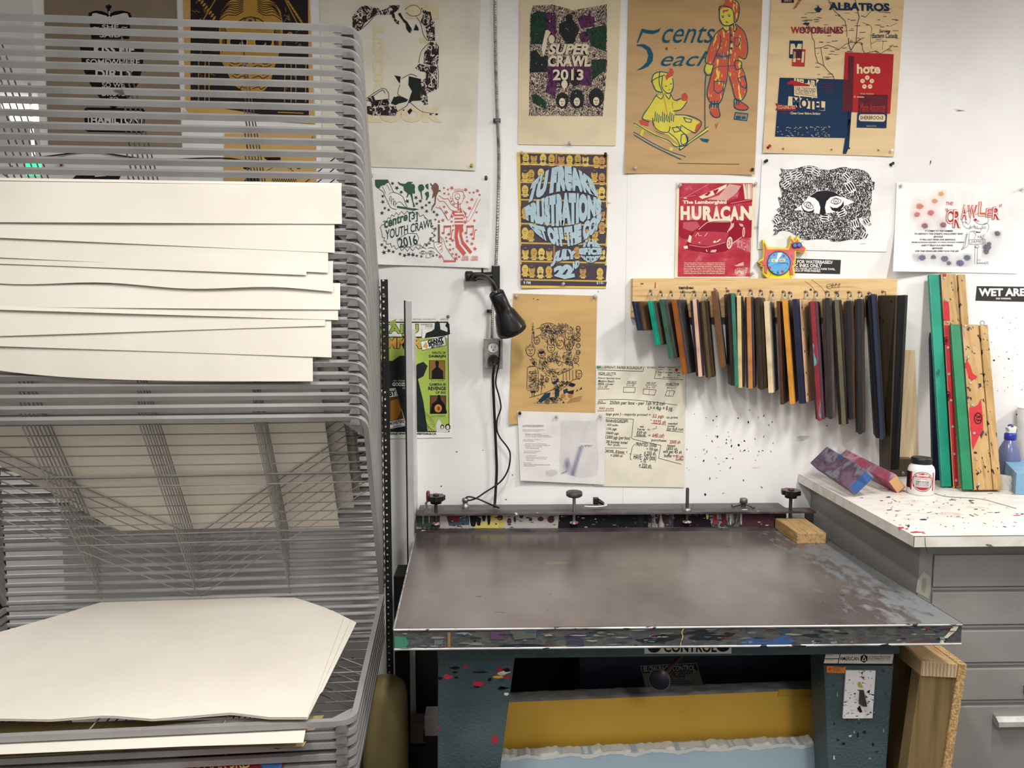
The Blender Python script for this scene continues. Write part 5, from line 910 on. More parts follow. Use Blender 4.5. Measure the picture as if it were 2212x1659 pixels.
# --- green monster-film poster behind the grey post
p = poster('film_poster', 'lime green film festival poster half hidden behind the grey post', [(800, 676), (973, 678), (977, 945), (802, 948)], WY, paper('e9e8e2'))
P = Print(on(p), p, (790, 590, .22293)); LG = 'a9bf5a'; OR = 'd6a24c'
P.poly([(60, 470), (800, 470), (812, 1540), (70, 1540)], BK, 'frame').poly([(60, 482), (545, 482), (540, 615), (60, 615)], 'e9e8e2', 'frame_white').poly([(545, 482), (790, 482), (795, 630), (545, 630)], 'e9e8e2', 'frame_white').poly([(60, 620), (795, 632), (805, 1530), (70, 1530)], LG, 'ground')
m_hill = mat('dark_hill_ink', ['15181a', '1b2522', '15181a', '24433d'], scale=70, detail=4, rough=.8, hard=True)
P.poly([(70, 850), (260, 850), (330, 800), (420, 800), (500, 1000), (560, 1250), (600, 1530), (70, 1530)], m_hill, 'dark_mass')
P.poly([(430, 1000), (500, 880), (560, 860), (600, 900), (560, 1000), (500, 1030)], m_hill, 'dark_mass')
for k in range(7): P.line([(530+k*22, 1530), (545+k*8, 1300+k*30)], 3, BK, 'pylon').line([(540+k*18, 1320+k*28), (640+k*6, 1400+k*14)], 3, BK, 'pylon')
P.text('NO.1', 330, 443, 372, 460, '55555a').text('WESTDALE | 1014 KING ST W', 455, 440, 680, 460, '55555a').text('HAMILTON', 722, 440, 800, 457, '55555a')
P.text('KAIJU', 130, 490, 515, 615, BK, .07, part='title_outline').text('KAIJU', 136, 496, 509, 609, 'a3b84e', .035, part='title').poly([(235, 470), (300, 440), (280, 500), (240, 520)], 'a3b84e', 'title').text('SUMMER', 60, 618, 545, 735, BK, .07, part='title_outline').text('SUMMER', 66, 624, 539, 729, OR, .035, part='title')
P.text('WHEN MONSTERS', 532, 490, 648, 505, BK, .02).text('TOOK OVER', 575, 508, 648, 522, BK, .02).text('THE WORLD', 570, 524, 650, 540, 'b59a78', .0)
P.poly([(570, 630), (585, 580), (640, 560), (665, 540), (670, 480), (690, 465), (715, 470), (725, 545), (790, 570), (800, 545), (770, 510), (785, 480), (810, 490), (818, 590), (760, 610), (620, 625)], m_hill, 'figure')
P.poly([(530, 660), (770, 610), (785, 700), (545, 752)], BK, 'banner').poly([(534, 664), (766, 616), (779, 697), (549, 746)], 'e9e8e2', 'banner').text('4', 552, 672, 600, 735, OR, .05, rot=-.15).text('GIANT', 598, 635, 752, 675, BK, .06, rot=-.2).text('MONSTER', 608, 665, 762, 702, BK, .06, rot=-.2).text('MOVIES', 635, 697, 745, 722, BK, .03, rot=-.2)
P.text('WRATH OF', 640, 760, 775, 785, BK, .03).text('DAIMAJIN', 612, 792, 775, 826, BK, .04).rect(613, 845, 770, 1028, BK, 'photo').rect(618, 850, 766, 1022, '8d6a3a', 'photo').poly([(640, 1022), (640, 950), (680, 910), (672, 860), (690, 845), (710, 860), (705, 910), (750, 950), (752, 1022)], '221c1c', 'photo')
P.text('JUL 21 9:30PM', 632, 1035, 760, 1056, '33372c', .0).text('GAMERA III:', 616, 1065, 778, 1092, BK, .03).text('REVENGE', 606, 1100, 778, 1136, BK, .04).text('OF IRIS', 676, 1145, 776, 1170, BK, .03)
P.rect(622, 1185, 778, 1364, BK, 'photo').rect(628, 1190, 772, 1358, '6e4a30', 'photo').poly([(625, 1358), (640, 1270), (690, 1230), (700, 1180), (720, 1180), (730, 1230), (765, 1270), (790, 1358)], '171517', 'photo').ell(702, 1310, 36, 40, 'c98a45', 16, 'photo').ell(706, 1312, 14, 20, '7a4a28', 12, 'photo').text('AUG 18 8:00PM', 638, 1376, 770, 1395, '33372c', .0)
P.text('MAY 19 8:00PM', 268, 1036, 396, 1052, 'd8d6cf', .0).text('GODZILLA', 258, 1060, 450, 1095, 'e4e2db', .04).text('(1954)', 358, 1105, 450, 1124, 'e4e2db', .02)
P.poly([(150, 1130), (290, 1112), (395, 1478), (180, 1520)], 'e9e8e2', 'card').line([(160, 1140), (285, 1122), (385, 1472), (190, 1510)], 4, BK, 'card', True).text('BY', 225, 1135, 292, 1190, BK, .05, rot=-.12).poly([(200, 1205), (320, 1190), (368, 1410), (230, 1440)], '5d3f22', 'card').poly([(240, 1240), (310, 1215), (345, 1330), (300, 1420), (240, 1430)], 'a9722e', 'card').text('MONSTERS', 230, 1430, 370, 1462, BK, .04, rot=-.18).text('9:00PM', 265, 1470, 342, 1490, BK, .0, rot=-.15)
P.poly([(685, 1540), (680, 1480), (700, 1410), (720, 1405), (735, 1470), (800, 1480), (830, 1500), (790, 1545)], 'd9d6cc', 'small_figures')
for x, y, r in ((708, 1420, 14), (742, 1490, 20), (795, 1490, 26)): P.ell(x, y, r, r*1.15, BK if r > 14 else '9a968c', 12, 'small_figures').ell(x, y+4, r*.6, r*.8, 'd9d6cc', 10, 'small_faces')
P.text('THE WESTDALE WWW.THEWESTDALE.CA', 90, 1546, 684, 1566, BK, .045).done()
# --- kraft sheet with line drawn faces
p = poster('printed_poster', 'kraft sheet with many faces drawn in dark blue line, right of the black lamp', [(1109, 634), (1290, 639), (1284, 905), (1099, 917)], WY, paper('c2a069', True), corner_lift((0, 1, .3, .01), (1, .6, .4, .004)))
P = Print(on(p), p, (1090, 620, .1808)); IN = '23242f'
m_scr = mat('scribble_ink', ['23242f', '2b3140', 'c2a069', 'c2a069', '23242f'], scale=110, stretch=(1.7, 1, .7), detail=2, rough=.8, hard=True, distort=2.5)
for q in ([(330, 420), (345, 430), (355, 500), (358, 640), (350, 690), (320, 690), (325, 600)], [(430, 540), (450, 460), (520, 440), (600, 450), (690, 480), (720, 560), (640, 560), (610, 600), (520, 640), (430, 610)], [(720, 490), (760, 465), (820, 480), (845, 560), (850, 680), (800, 640), (800, 560), (770, 520)], [(500, 860), (560, 790), (640, 760), (630, 880), (540, 890)], [(700, 780), (800, 770), (820, 940), (740, 930), (690, 840)], [(420, 850), (490, 840), (500, 960), (440, 1000), (400, 960)], [(510, 1000), (580, 960), (600, 1030), (520, 1030)], [(620, 1030), (700, 970), (800, 970), (700, 1020)], [(430, 1050), (470, 1060), (475, 1180), (445, 1185)], [(280, 1050), (390, 1050), (400, 1100), (280, 1105)], [(300, 1140), (400, 1140), (410, 1240), (270, 1240)], [(350, 1390), (450, 1340), (650, 1310), (640, 1390)]): P.poly(q, m_scr, 'hatching')
NB = '24394c'
for q in ([(395, 1370), (480, 1270), (550, 1260), (540, 1310), (440, 1380)], [(600, 1230), (640, 1200), (655, 1250), (650, 1310), (600, 1310)], [(560, 1140), (600, 1130), (640, 1080), (650, 1110), (620, 1150), (590, 1170)], [(700, 1230), (750, 1210), (760, 1250), (710, 1280)], [(690, 1390), (700, 1360), (720, 1385)], [(730, 1130), (760, 1120), (765, 1145), (735, 1150)], [(890, 1230), (920, 1190), (925, 1220)], [(850, 1250), (870, 1220), (880, 1240)]): P.poly(q, NB, 'solid_ink')
for x, y in ((700, 1300), (785, 1300)): P.ell(x, y, 30, 26, 'a9744a', 12, 'brown_ink')
for k in range(12): P.line([(740+k*14, 1390-k*2), (800+k*12, 1330-k*3)], 3, '8a6038', 'brown_ink')
def face(x, y, a, b, hair=True):
    P.ring(x, y, a, b, 6, IN, 16, 'faces').line([(x-a*.5, y-b*.15), (x-a*.12, y-b*.15)], 6, IN, 'faces').line([(x+a*.15, y-b*.15), (x+a*.55, y-b*.15)], 6, IN, 'faces').line([(x, y-b*.1), (x-a*.1, y+b*.2), (x+a*.1, y+b*.22)], 4, IN, 'faces').curve([(x-a*.35, y+b*.45), (x, y+b*.55), (x+a*.35, y+b*.42)], 5, IN, 'faces')
    if hair: P.poly([(x-a*1.15, y), (x-a*1.1, y-b*.8), (x-a*.4, y-b*1.2), (x+a*.5, y-b*1.15), (x+a*1.15, y-b*.6), (x+a*1.1, y), (x+a*.8, y-b*.5), (x, y-b*.75), (x-a*.8, y-b*.4)], m_scr, 'hatching')
for q in ((575, 560, 48, 72), (665, 650, 52, 90), (770, 560, 48, 68), (310, 760, 52, 66), (440, 795, 40, 50), (555, 730, 45, 50), (770, 720, 42, 38), (855, 860, 30, 44), (600, 1105, 36, 40)): face(*q)
face(385, 640, 34, 42, False); face(890, 1040, 34, 50, False); face(505, 1110, 22, 26, False)
P.poly([(410, 770), (475, 765), (470, 790), (440, 800), (412, 795)], IN, 'faces').line([(530, 545), (560, 545), (568, 560), (535, 560)], 6, IN, 'faces', True).line([(585, 545), (615, 545), (612, 560), (585, 560)], 6, IN, 'faces', True)
hr = random.Random(77)
for (cx_, cy_, sx_, sy_, n_, a0) in ((560, 640, 70, 50, 46, 1.2), (760, 680, 70, 60, 50, 1.4), (470, 900, 50, 70, 40, 1.0), (600, 850, 70, 50, 46, 1.3), (770, 860, 60, 60, 44, 1.5), (340, 880, 30, 40, 22, .9), (560, 1020, 80, 40, 50, .5), (450, 1110, 30, 60, 30, 1.5), (340, 1100, 50, 90, 46, .1), (620, 1190, 60, 60, 40, 1.2), (700, 1140, 60, 40, 34, .6), (560, 1340, 110, 30, 60, .1), (500, 500, 70, 40, 40, .6), (660, 510, 60, 40, 40, .3), (820, 620, 25, 60, 26, 1.5)):
    for k in range(n_):
        x, y = hr.gauss(cx_, sx_*.6), hr.gauss(cy_, sy_*.6); t = a0+hr.uniform(-.5, .5); ln = hr.uniform(12, 40)
        P.line([(x, y), (x+ln*math.cos(t), y+ln*math.sin(t))], hr.uniform(2.5, 5), IN, 'linework')
for y, r in ((500, 34), (568, 26), (628, 24), (700, 26), (780, 28)): P.ring(880, y, 24, r, 6, IN, 12, 'small_medallions').poly([(862, y-r*.5), (898, y-r*.5), (895, y+r*.4), (865, y+r*.4)], m_scr, 'hatching')
for k in range(9): P.line([(650+k*13, 470), (645+k*14, 430+(k % 3)*10)], 6, IN, 'faces')
for q in ([(275, 960), (350, 945), (400, 990), (400, 1230), (380, 1240)], [(275, 960), (270, 1050), (265, 1220)], [(290, 1010), (380, 1010)], [(300, 870), (345, 860), (355, 940), (300, 945)], [(380, 500), (430, 480), (440, 450), (520, 430), (580, 440)], [(380, 590), (430, 570), (520, 520)], [(500, 900), (610, 880), (700, 900), (820, 960), (640, 1050)], [(620, 880), (650, 940), (690, 900)], [(300, 1320), (440, 1280), (560, 1230), (780, 1130)], [(440, 1270), (440, 1200)], [(660, 1240), (820, 1110), (900, 1100)], [(830, 910), (880, 920), (885, 950)]): P.curve(q, 5, IN, 'linework')
for k in range(5): P.line([(700+k*38, 1010-k*6), (702+k*38, 1110-k*2)], 9, '7d5a3c', 'brown_ink')
P.curve([(288, 1035), (305, 1018), (315, 1040), (335, 1020), (345, 1040), (372, 1022)], 5, IN, 'linework').rect(312, 1240, 372, 1262, IN, 'linework').line([(330, 1262), (330, 1300)], 7, IN, 'linework').line([(355, 1262), (352, 1310)], 7, IN, 'linework').poly([(760, 1170), (790, 1140), (850, 1160), (830, 1190), (790, 1190)], IN, 'solid_shapes').poly([(740, 1250), (830, 1230), (820, 1280), (760, 1270)], IN, 'solid_shapes').line([(340, 138), (350, 142)], 7, '4b3a22', 'stain').line([(385, 149), (405, 149)], 6, '4b3a22', 'stain').done()
# --- handwritten planning sheet
p = poster('handwritten_sheet', 'cream sheet of handwritten black and red paper calculations, left of the hanging squeegees', [(1288, 788), (1481, 793), (1478, 1053), (1283, 1050)], WY-.001, paper('dfd8c4'))
P = Print(on(p), p, (1100, 770, .1808)); HB = '2b2a2c'; HR = '9c3a34'
def hw(s, x0, y0, x1, y1, c=HB, b=.012, sl=.02): P.text(s, x0, y0, x1, y1, c, b, .22, part='handwriting', slope=sl)
hw('BLUEPRINT; PAPER ROUNDUP', 1075, 118, 1590, 155); P.line([(1055, 160), (1595, 178), (1612, 122)], 6, HB, 'rules'); hw('SCHED:', 1645, 122, 1755, 142); hw('sheets = spreads = p.', 1780, 122, 2045, 142); hw('sh.     sp.     p.', 1795, 150, 2040, 166); hw('rise = screen = inks', 1775, 180, 2045, 200); hw('ri.     sc.     in', 1780, 212, 2040, 230); hw('(# sheets = sh', 1835, 242, 2020, 260); P.line([(1755, 175), (1733, 262), (2078, 278)], 5, HB, 'rules')
hw('FOR GUTS;', 1065, 188, 1280, 222); P.line([(1068, 218), (1235, 228)], 5, HB, 'rules')
for i, (s, x) in enumerate((('French Speckle tone', 1325), ('Madero Beach', 1255), ('80lb cover', 1250), ('12 x 18"', 1182))): hw(s, 1062, 248+i*33, x, 276+i*33)
P.line([(1050, 388), (1198, 388)], 5, HB, 'rules')
hw('WE BUY', 1408, 295, 1525, 318); P.line([(1400, 324), (1520, 324)], 4, HB, 'rules'); hw('12 x 18"', 1400, 332, 1500, 356); hw('WE CUT', 1640, 308, 1755, 332); P.line([(1625, 340), (1760, 345)], 4, HB, 'rules'); hw('9 x 12"', 1640, 355, 1755, 380, HR); hw('FINAL TRIM', 1872, 318, 2030, 342); P.line([(1870, 346), (2025, 352)], 4, HB, 'rules'); hw('8.5 x 11"', 1885, 362, 2005, 386)
for q in ([(1368, 368), (1505, 370), (1500, 430), (1364, 428)], [(1605, 388), (1755, 400), (1735, 462), (1600, 450)], [(1885, 408), (1978, 412), (1955, 475), (1862, 470)]): P.line(q, 5, HB, 'boxes', True)
for x, y in ((1675, 400), (1918, 410)):
    for k in range(5): P.line([(x-k*2, y+k*14), (x-k*2-1, y+k*14+7)], 4, HB, 'boxes')
P.curve([(1072, 518), (1350, 512), (1650, 535), (2005, 580)], 5, HB, 'rules'); hw('SO....', 1058, 530, 1152, 556); P.line([(1050, 565), (1155, 560)], 5, HB, 'rules'); hw('250sh per box - per 1sh = 2 csh', 1198, 535, 1862, 590); hw('L> = 4sp = 8 pg.', 1655, 590, 1955, 658)
hw('350 pubs', 1068, 608, 1252, 640, HR); P.line([(1055, 650), (1250, 648)], 5, HB, 'rules'); hw('6pgs guts } - majority printed =', 1152, 675, 1690, 715); hw('52 pgs', 1710, 692, 1848, 745, HR); hw('to print', 1880, 715, 2015, 750); hw('=', 1690, 755, 1705, 765); hw('2275 sh', 1715, 762, 1872, 806, HR); P.line([(1700, 798), (1872, 818)], 5, HR, 'red_rules'); hw('needed', 1895, 788, 2012, 814); hw('total', 1890, 820, 1985, 842); hw('for full run', 1885, 848, 2080, 885); P.line([(1875, 885), (2078, 905)], 5, HB, 'rules')
hw('P/HAVE/ORDER:', 1150, 752, 1425, 785); P.line([(1150, 778), (1380, 792)], 4, HB, 'rules'); P.line([(1150, 733), (1484, 750), (1462, 975), (1490, 990), (1812, 1062), (1785, 1215), (2055, 1288)], 5, HB, 'rules')
for s, x0, y0, x1, y1 in (('350 pubs', 1168, 805, 1300, 838), ('156 pgs', 1165, 848, 1285, 888), ('18600 pgs', 1155, 900, 1308, 940), ('12000 pgs (per box)', 1150, 948, 1445, 1000), ('38 boxes total', 1155, 1005, 1415, 1040), ('for pub.', 1175, 1040, 1325, 1075), ('we', 1562, 830, 1605, 850), ('have  <-', 1530, 858, 1690, 884), ('320 sh', 1520, 892, 1640, 922), ('blank  =', 1520, 925, 1690, 955), ('ORDER:  8 boxes  <', 1140, 1118, 1415, 1152), ('= 2000 sh', 1208, 1168, 1355, 1200), ('PRINTED: 350sp.', 1512, 1030, 1765, 1090), ('= 700 pgs.', 1640, 1090, 1780, 1135), ('= 350 sh.', 1610, 1132, 1755, 1180), ('HAVE:  250 (box)', 1485, 1170, 1755, 1255), ('+ 70', 1568, 1240, 1635, 1272), ('= 320 sh.', 1548, 1282, 1702, 1328), ('purchase:', 1695, 985, 1885, 1025), ('based', 1890, 1050, 1985, 1080), ('1855 sh,', 1880, 1085, 2015, 1125), ('will get 45 sh', 1840, 1118, 2062, 1170), ('buffer =', 1850, 1165, 1980, 1205)): hw(s, x0, y0, x1, y1, sl=.05)
hw('640 csh', 1712, 920, 1852, 960, HR); P.line([(1706, 958), (1848, 970)], 4, HR, 'red_rules'); hw('2000 sh', 1915, 1000, 2045, 1042, HR); hw('90 csh', 1988, 1175, 2080, 1215, HR); hw('buffer', 1990, 1215, 2085, 1245, HR)
P.line([(1495, 958), (1635, 960)], 4, HB, 'rules').line([(1145, 1092), (1408, 1096)], 4, HB, 'rules').line([(1235, 1150), (1385, 1165)], 4, HR, 'red_rules').curve([(1500, 1045), (1470, 1090), (1455, 1160), (1438, 1160)], 5, HB, 'rules').curve([(1455, 1160), (1445, 1210), (1460, 1238)], 5, HB, 'rules').line([(1555, 1325), (1705, 1338)], 4, HB, 'rules').line([(1760, 828), (1755, 862), (1712, 868)], 4, HB, 'rules').done()
# --- acknowledgements sheet
p = poster('printed_sheet', 'white sheet with small text and a purple dotted mesh pattern, pinned over the kraft faces', [(1118, 888), (1309, 893), (1305, 1047), (1124, 1038)], WY-.008, paper('dcd8d2'), corner_lift((0, 1, .6, .012), (.5, 1, .5, .004)))
P = Print(on(p), p, (1100, 770, .1808)); TX = '6e6b72'
P.text('ACKNOWLEDGEMENTS', 160, 818, 412, 842, '4f4c55', -.004)
for s, x0, x1, y in (('Writing, Editing, Design, and Production', 160, 420, 873), ('and printed by the students', 160, 358, 889), ('Illustrations and Artistic Works', 190, 382, 924), ('contributors and workshop participants', 190, 480, 940), ('visual design and production', 190, 508, 957), ('Project Supervision and Support', 168, 375, 992), ('the print studio', 168, 295, 1009), ('Content Development and Collaboration', 190, 452, 1042), ('project team and participants', 190, 488, 1060), ('editing and layout', 195, 390, 1078), ('and typesetting', 200, 356, 1096), ('Technical and Printing Support', 175, 378, 1130), ('the studio technicians', 175, 322, 1147), ('Community Partners', 197, 325, 1183), ('centre for artists, school of the arts', 197, 455, 1201), ('and the university', 200, 445, 1219), ('print facilities', 205, 290, 1237), ('Project Funding', 172, 268, 1272), ('social sciences and humanities council', 172, 485, 1290), ('and sponsors', 177, 312, 1307)): P.text(s, x0, y-4, x1, y+9, TX, -.002, slope=.01)
gs = random.Random(2)
for j in range(58):
    for i in range(34):
        u, v = i/33, j/57; x = 612+440*u+8*math.sin(v*7+u*3); y = 765+655*v+22*math.sin(u*6.2+1.2)*math.sin(v*4)+18*u
        dn = math.exp(-((x-690-((1240-y)*.0))/40)**2*1.0)*math.exp(-((y-1300)/90)**2)+math.exp(-(((x-800)-(1260-y)*.30)/34)**2)*(1 if y > 1080 else .2)
        if 1040 < y < 1085 and 850 < x < 1000: continue
        ln = 5+7*dn; P.line([(x, y), (x+ln*.6, y-ln)], 2.2+2.6*min(1, dn), '8d8ba6' if dn < .35 else '5c5894', 'mesh_pattern')
P.text('BLUEPRINT', 860, 1055, 995, 1078, '4f4c66', -.002).line([(628, 1395), (690, 1368)], 5, '5c5894', 'mesh_pattern')
for j in range(7):
    for i in range(12):
        x, y = 430+i*12+j*3, 1365+j*11-i*.5+6*math.sin(i*.7)
        if ((x-498)/75)**2+((y-1388)/44)**2 < 1: P.line([(x, y), (x+6, y-4)], 2.4, TX, 'mesh_pattern')
P.done()
# --- black label strips
sg = MB().prism([onY(x, y, -.0006) for x, y in ((1672, 557), (1816.5, 561.5), (1814.5, 592), (1670, 589))], (0, -.0006, 0)).build('label_strip', plain('211e20', .5))
tag(sg, 'black label strip with white ink rules, partly behind the dog clock', 'sign')
P = Print(wallplane(-.0012), sg, (1630, 330, .1688))
P.text('SQUEEGEES FOR WATERBASED/', 262, 1372, 1000, 1424, 'e6e3e0', .035, slope=.02).text('ACRYLIC INKS ONLY', 330, 1420, 862, 1464, 'e6e3e0', .035, slope=.02).text('CLEAN WITH SPONGE + WATER, DRY WITH A PAPER TOWEL,', 280, 1470, 1032, 1500, 'e6e3e0', .03, slope=.02).text('HANG BACK UP WHEN FINISHED.', 420, 1496, 846, 1524, 'e6e3e0', .03, slope=.02).done()
sg = MB().prism([onY(x, y, -.0006) for x, y in ((2110, 618), (2262, 620), (2262, 653), (2107, 649.5))], (0, -.0006, 0)).build('label_strip', plain('2a2627', .5)); tag(sg, 'black wall strip with large white warning capitals at the right edge', 'sign')
P = Print(wallplane(-.0012), sg, (1910, 370, .1869)).text('WET AREA', 1092, 1352, 1720, 1444, 'ecebe9', .045).text('FAIR WARNING.', 1292, 1460, 1468, 1482, 'ecebe9', .03).done()
# ------------------------------------------------------------------ push pins
m_clear = mat('clear_plastic', ['d9d8d4', 'e6e5e2'], scale=20, rough=.15, trans=.55, spec=.5)
def pin(px, py, col, lab, y=WY-.001, flat=False, tilt=None):
    rr = random.Random(px*7+py); ax = V((rr.uniform(-.18, .18), -1, rr.uniform(.0, .3))) if tilt is None else V(tilt)
    b = onY(px, py, y); m = m_clear if col is None else plain(col, .3)
    if flat: pr = [(.0058, 0), (.0058, .0012), (.004, .0028), (0, .0034)]
    else: pr = [(.0012, 0), (.0055, .001), (.0058, .0028), (.0036, .0042), (.0032, .011), (.0048, .013), (.0055, .0145), (.0055, .0165), (.004, .0178), (0, .018)]
    tag(MB().lathe(pr, b, ax, 14).build('push_pin', m, origin=b), lab, 'pin', 'push pins in the wall sheets')
for a in ((1018, 360, 'a39a3c', 'olive push pin at the lower right corner of the collage print'), (1050, 387, '22543f', 'dark green push pin at the upper right of the youth print'), (803, 382, None, 'clear push pin at the upper left of the youth print'), (1230, 311, None, 'clear push pin at the bottom middle of the crowd print'),
          (1371, 365, None, 'clear push pin at the lower left of the snowsuit print'), (1623, 369, '151416', 'black push pin at the lower right of the snowsuit print'), (1658, 319, '9c2029', 'red push pin at the lower left of the motel print'), (1923, 329, 'dedbd5', 'white push pin at the lower right of the motel print'), (1128, 333, None, 'clear push pin at the upper left of the yellow heads print'),
          (1308, 336, '151416', 'black push pin at the upper right of the yellow heads print'), (1215, 615, None, 'clear push pin at the bottom edge of the yellow heads print'), (1467, 402, None, 'clear push pin at the upper left of the red car print'), (1630, 400, None, 'clear push pin at the upper right of the red car print'), (1622, 593, None, 'clear push pin at the lower right of the red car print'),
          (1653, 349, '151416', 'black push pin at the upper left of the two-eyes print'), (1924, 356, '151416', 'black push pin at the upper right of the two-eyes print'), (1945, 402, 'd5d4d2', 'white push pin at the upper left of the halftone print'), (2205, 410, 'd5d4d2', 'white push pin at the upper right of the halftone print'), (1115, 640, None, 'clear push pin at the upper left of the kraft faces sheet'),
          (1284, 641, None, 'clear push pin at the upper right of the kraft faces sheet'), (404, 244, 'd9d3c4', 'white push pin at the lower left of the black and gold print'), (133, 356, 'a02028', 'red push pin on bare wall behind the left part of the rack')): pin(*a)
for a in ((1123, 893, '151416', 'black push pin at the upper left of the white dotted sheet'), (1202, 900, None, 'clear push pin at the top middle of the white dotted sheet'), (1297, 898, None, 'clear push pin at the upper right of the white dotted sheet')): pin(*a, y=WY-.009)
for a in ((968, 684, '7d6a3a', 'brass tack at the upper right of the lime film poster'), (677, 297, '8a8372', 'metal tack at the upper right of the kraft print behind the rack'), (1292, 793, '1f9a62', 'flat green pin at the upper left of the handwritten sheet'), (1461, 799, 'b4321f', 'flat red pin at the top of the handwritten sheet')): pin(*a, flat=True, tilt=(0, -1, 0))
# ------------------------------------------------------------------ conduit, outlet, lamp and cords
def px3(pts): return [onY(x, y, Y) for x, y, Y in pts]
m_arm = mat('armoured_cable', ['6f6d6a', 'a3a09c', 'b9b6b2'], scale=40, rough=.4, metal=.6)
pth = smooth3(px3([(1069.5, -40, -.012), (1070, 60, -.012), (1071.5, 160, -.012), (1075, 262, -.012), (1077.5, 330, -.013), (1077, 400, -.014), (1073.5, 520, -.014), (1070, 600, -.014), (1065, 660, -.016), (1062.5, 736, -.022)]), 40)
rad = [.0062 if k % 2 else .0048 for k in range(len(pth))]
cdt = tag(MB().tube(pth, rad, 10, smooth=False).build('armoured_conduit', m_arm), 'ribbed metal armoured cable running down the wall to the outlet box', 'conduit')
for x, y in ((1074, 262), (1060, 672)):
    q = onY(x, y, -.001); MB().box(q.x-.014, q.x+.012, -.018, -.0005, q.z-.006, q.z+.006).build('strap', m_dst, cdt, bevel=.002); MB().lathe([(.004, 0), (.004, .002), (.002, .003)], q+V((-.010, -.017, 0)), (0, -1, 0), 10).build('strap_screw', m_blk, cdt)
m_galv = mat('galvanised_box', ['6c6a67', '8a8885', '9d9b97', '7a7875'], scale=40, rough=.4, metal=.55, detail=6)
yo = -.045; c4 = [onY(x, y, yo) for x, y in ((1045, 731), (1086, 731), (1086, 797), (1045, 797))]
ob = thing('outlet_box', V(((c4[0].x+c4[1].x)/2, 0, c4[2].z)), 'galvanised surface outlet box with a white receptacle below the black lamp', 'outlet')
MB().box(c4[0].x+.003, c4[1].x-.003, yo+.004, -.0005, c4[2].z+.003, c4[0].z-.003).build('box_body', m_galv, ob, bevel=.003)
MB().box(c4[0].x, c4[1].x, yo, yo+.004, c4[2].z, c4[0].z).build('cover_plate', m_galv, ob, bevel=.0018)
def disc(px, py, rx, rz, y, dep, m, name, par, n=28):
    q = onY(px, py, y); mb = MB(); pts = [q+V((max(-rx*.93, min(rx*.93, rx*math.cos(2*math.pi*k/n))), 0, rz*math.sin(2*math.pi*k/n))) for k in range(n)]
    return mb.prism(pts, (0, -dep, 0)).build(name, m, par)
rc = disc(1065.5, 751.5, .0185, .0165, yo, .003, plain('e6e4e0', .35), 'receptacle', ob)
q = onY(1065.5, 751.5, yo-.003)
for dx, dz_, a, b in ((-.0065, .003, .001, .0045), (.0065, .003, .001, .0035)): MB().box(q.x+dx-a, q.x+dx+a, q.y-.0004, q.y+.0002, q.z+dz_-b, q.z+dz_+b).build('slot', m_blk, rc)
MB().lathe([(.0026, 0), (.0026, .0004)], q+V((0, 0, -.008)), (0, -1, 0), 12).build('ground_hole', m_blk, rc)
disc(1065.5, 776, .0185, .0165, yo, .003, plain('e6e4e0', .35), 'receptacle', ob)
MB().lathe([(.0025, 0), (.0025, .001)], onY(1065.5, 764, yo), (0, -1, 0), 10).build('cover_screw', m_stl, ob)
# plugs and cords
pg = thing('power_cord', onY(1066, 777, yo-.004), 'thick black power cord plugged into the lower outlet socket', 'cord')
MB().lathe([(.019, 0), (.0205, .003), (.0205, .012), (.016, .02), (.011, .027), (.008, .034), (.006, .036)], onY(1065.5, 777, yo-.0035), (.05, -1, -.25), 20).build('plug', plain('121113', .35), pg)
q = onY(1066, 777, yo-.0035)+V((.002, -.034, -.009))
MB().tube(smooth3([q, q+V((.0, -.006, -.012)), onY(1065, 815, -.07)]+px3([(1066, 850, -.055), (1068.5, 905, -.04), (1071.5, 970, -.035), (1073, 1015, -.035), (1071, 1055, -.04), (1069, 1088, -.05)])+[onY(1068, 1096, -.06)]), .0052, 10).build('cable', plain('121113', .4), pg)
lc = [(1079, 735, -.075), (1079, 770, -.06), (1077, 790, -.06), (1072, 812, -.055), (1071, 830, -.05), (1077, 852, -.05), (1081, 870, -.05), (1081.5, 884, -.05), (1074, 906, -.05), (1073.5, 928, -.05), (1080, 945, -.048), (1096, 966, -.045), (1102, 981, -.045), (1100, 1006, -.048), (1091, 1028, -.05), (1076, 1045, -.052), (1047, 1064, -.06), (1029, 1076, -.066), (1012, 1081, -.07), (1006, 1077, -.07), (1013, 1073, -.07), (1033, 1078, -.075), (1056, 1088, -.085), (1078, 1097, -.11)]
lcord = MB().tube(smooth3(px3(lc)), .0030, 8)
# black wall lamp
lw = thing('wall_lamp', onY(1071, 600, 0), 'black adjustable wall lamp with a conical shade above the outlet', 'lamp')
m_lb = mat('black_lamp_enamel', ['0a0a0b', '101011'], scale=8, rough=.25, spec=.5)
q0, q1 = onY(1062, 573, -.03), onY(1080, 624, -.03); MB().box(q0.x, q1.x, -.03, -.0005, q1.z, q0.z).build('bracket', m_lb, lw, bevel=.003)
a, b = onY(1062, 596, -.028), onY(1005, 597, -.045)
MB().tube([a, a+(b-a)*.3, a+(b-a)*.75], .0145, 14).build('arm_bar', m_lb, lw)
MB().tube([a+(b-a)*.72, a+(b-a)*.74, a+(b-a)*.97, b], [.015, .0185, .0185, .015], 18).build('end_knob', plain('1c1c1e', .5), lw)
MB().tube([onY(1042, 590, -.03), onY(1042, 579, -.03)], .004, 8).build('peg', m_lb, lw)
s0 = onY(1026, 599, -.07); MB().lathe([(.016, 0), (.016, .01), (.009, .016)], onY(1024, 599, -.052), (.1, -1, 0), 16).build('arm_joint', m_lb, lw)
hd, mo = onY(1071.5, 632, -.20), onY(1103.5, 708, -.145)
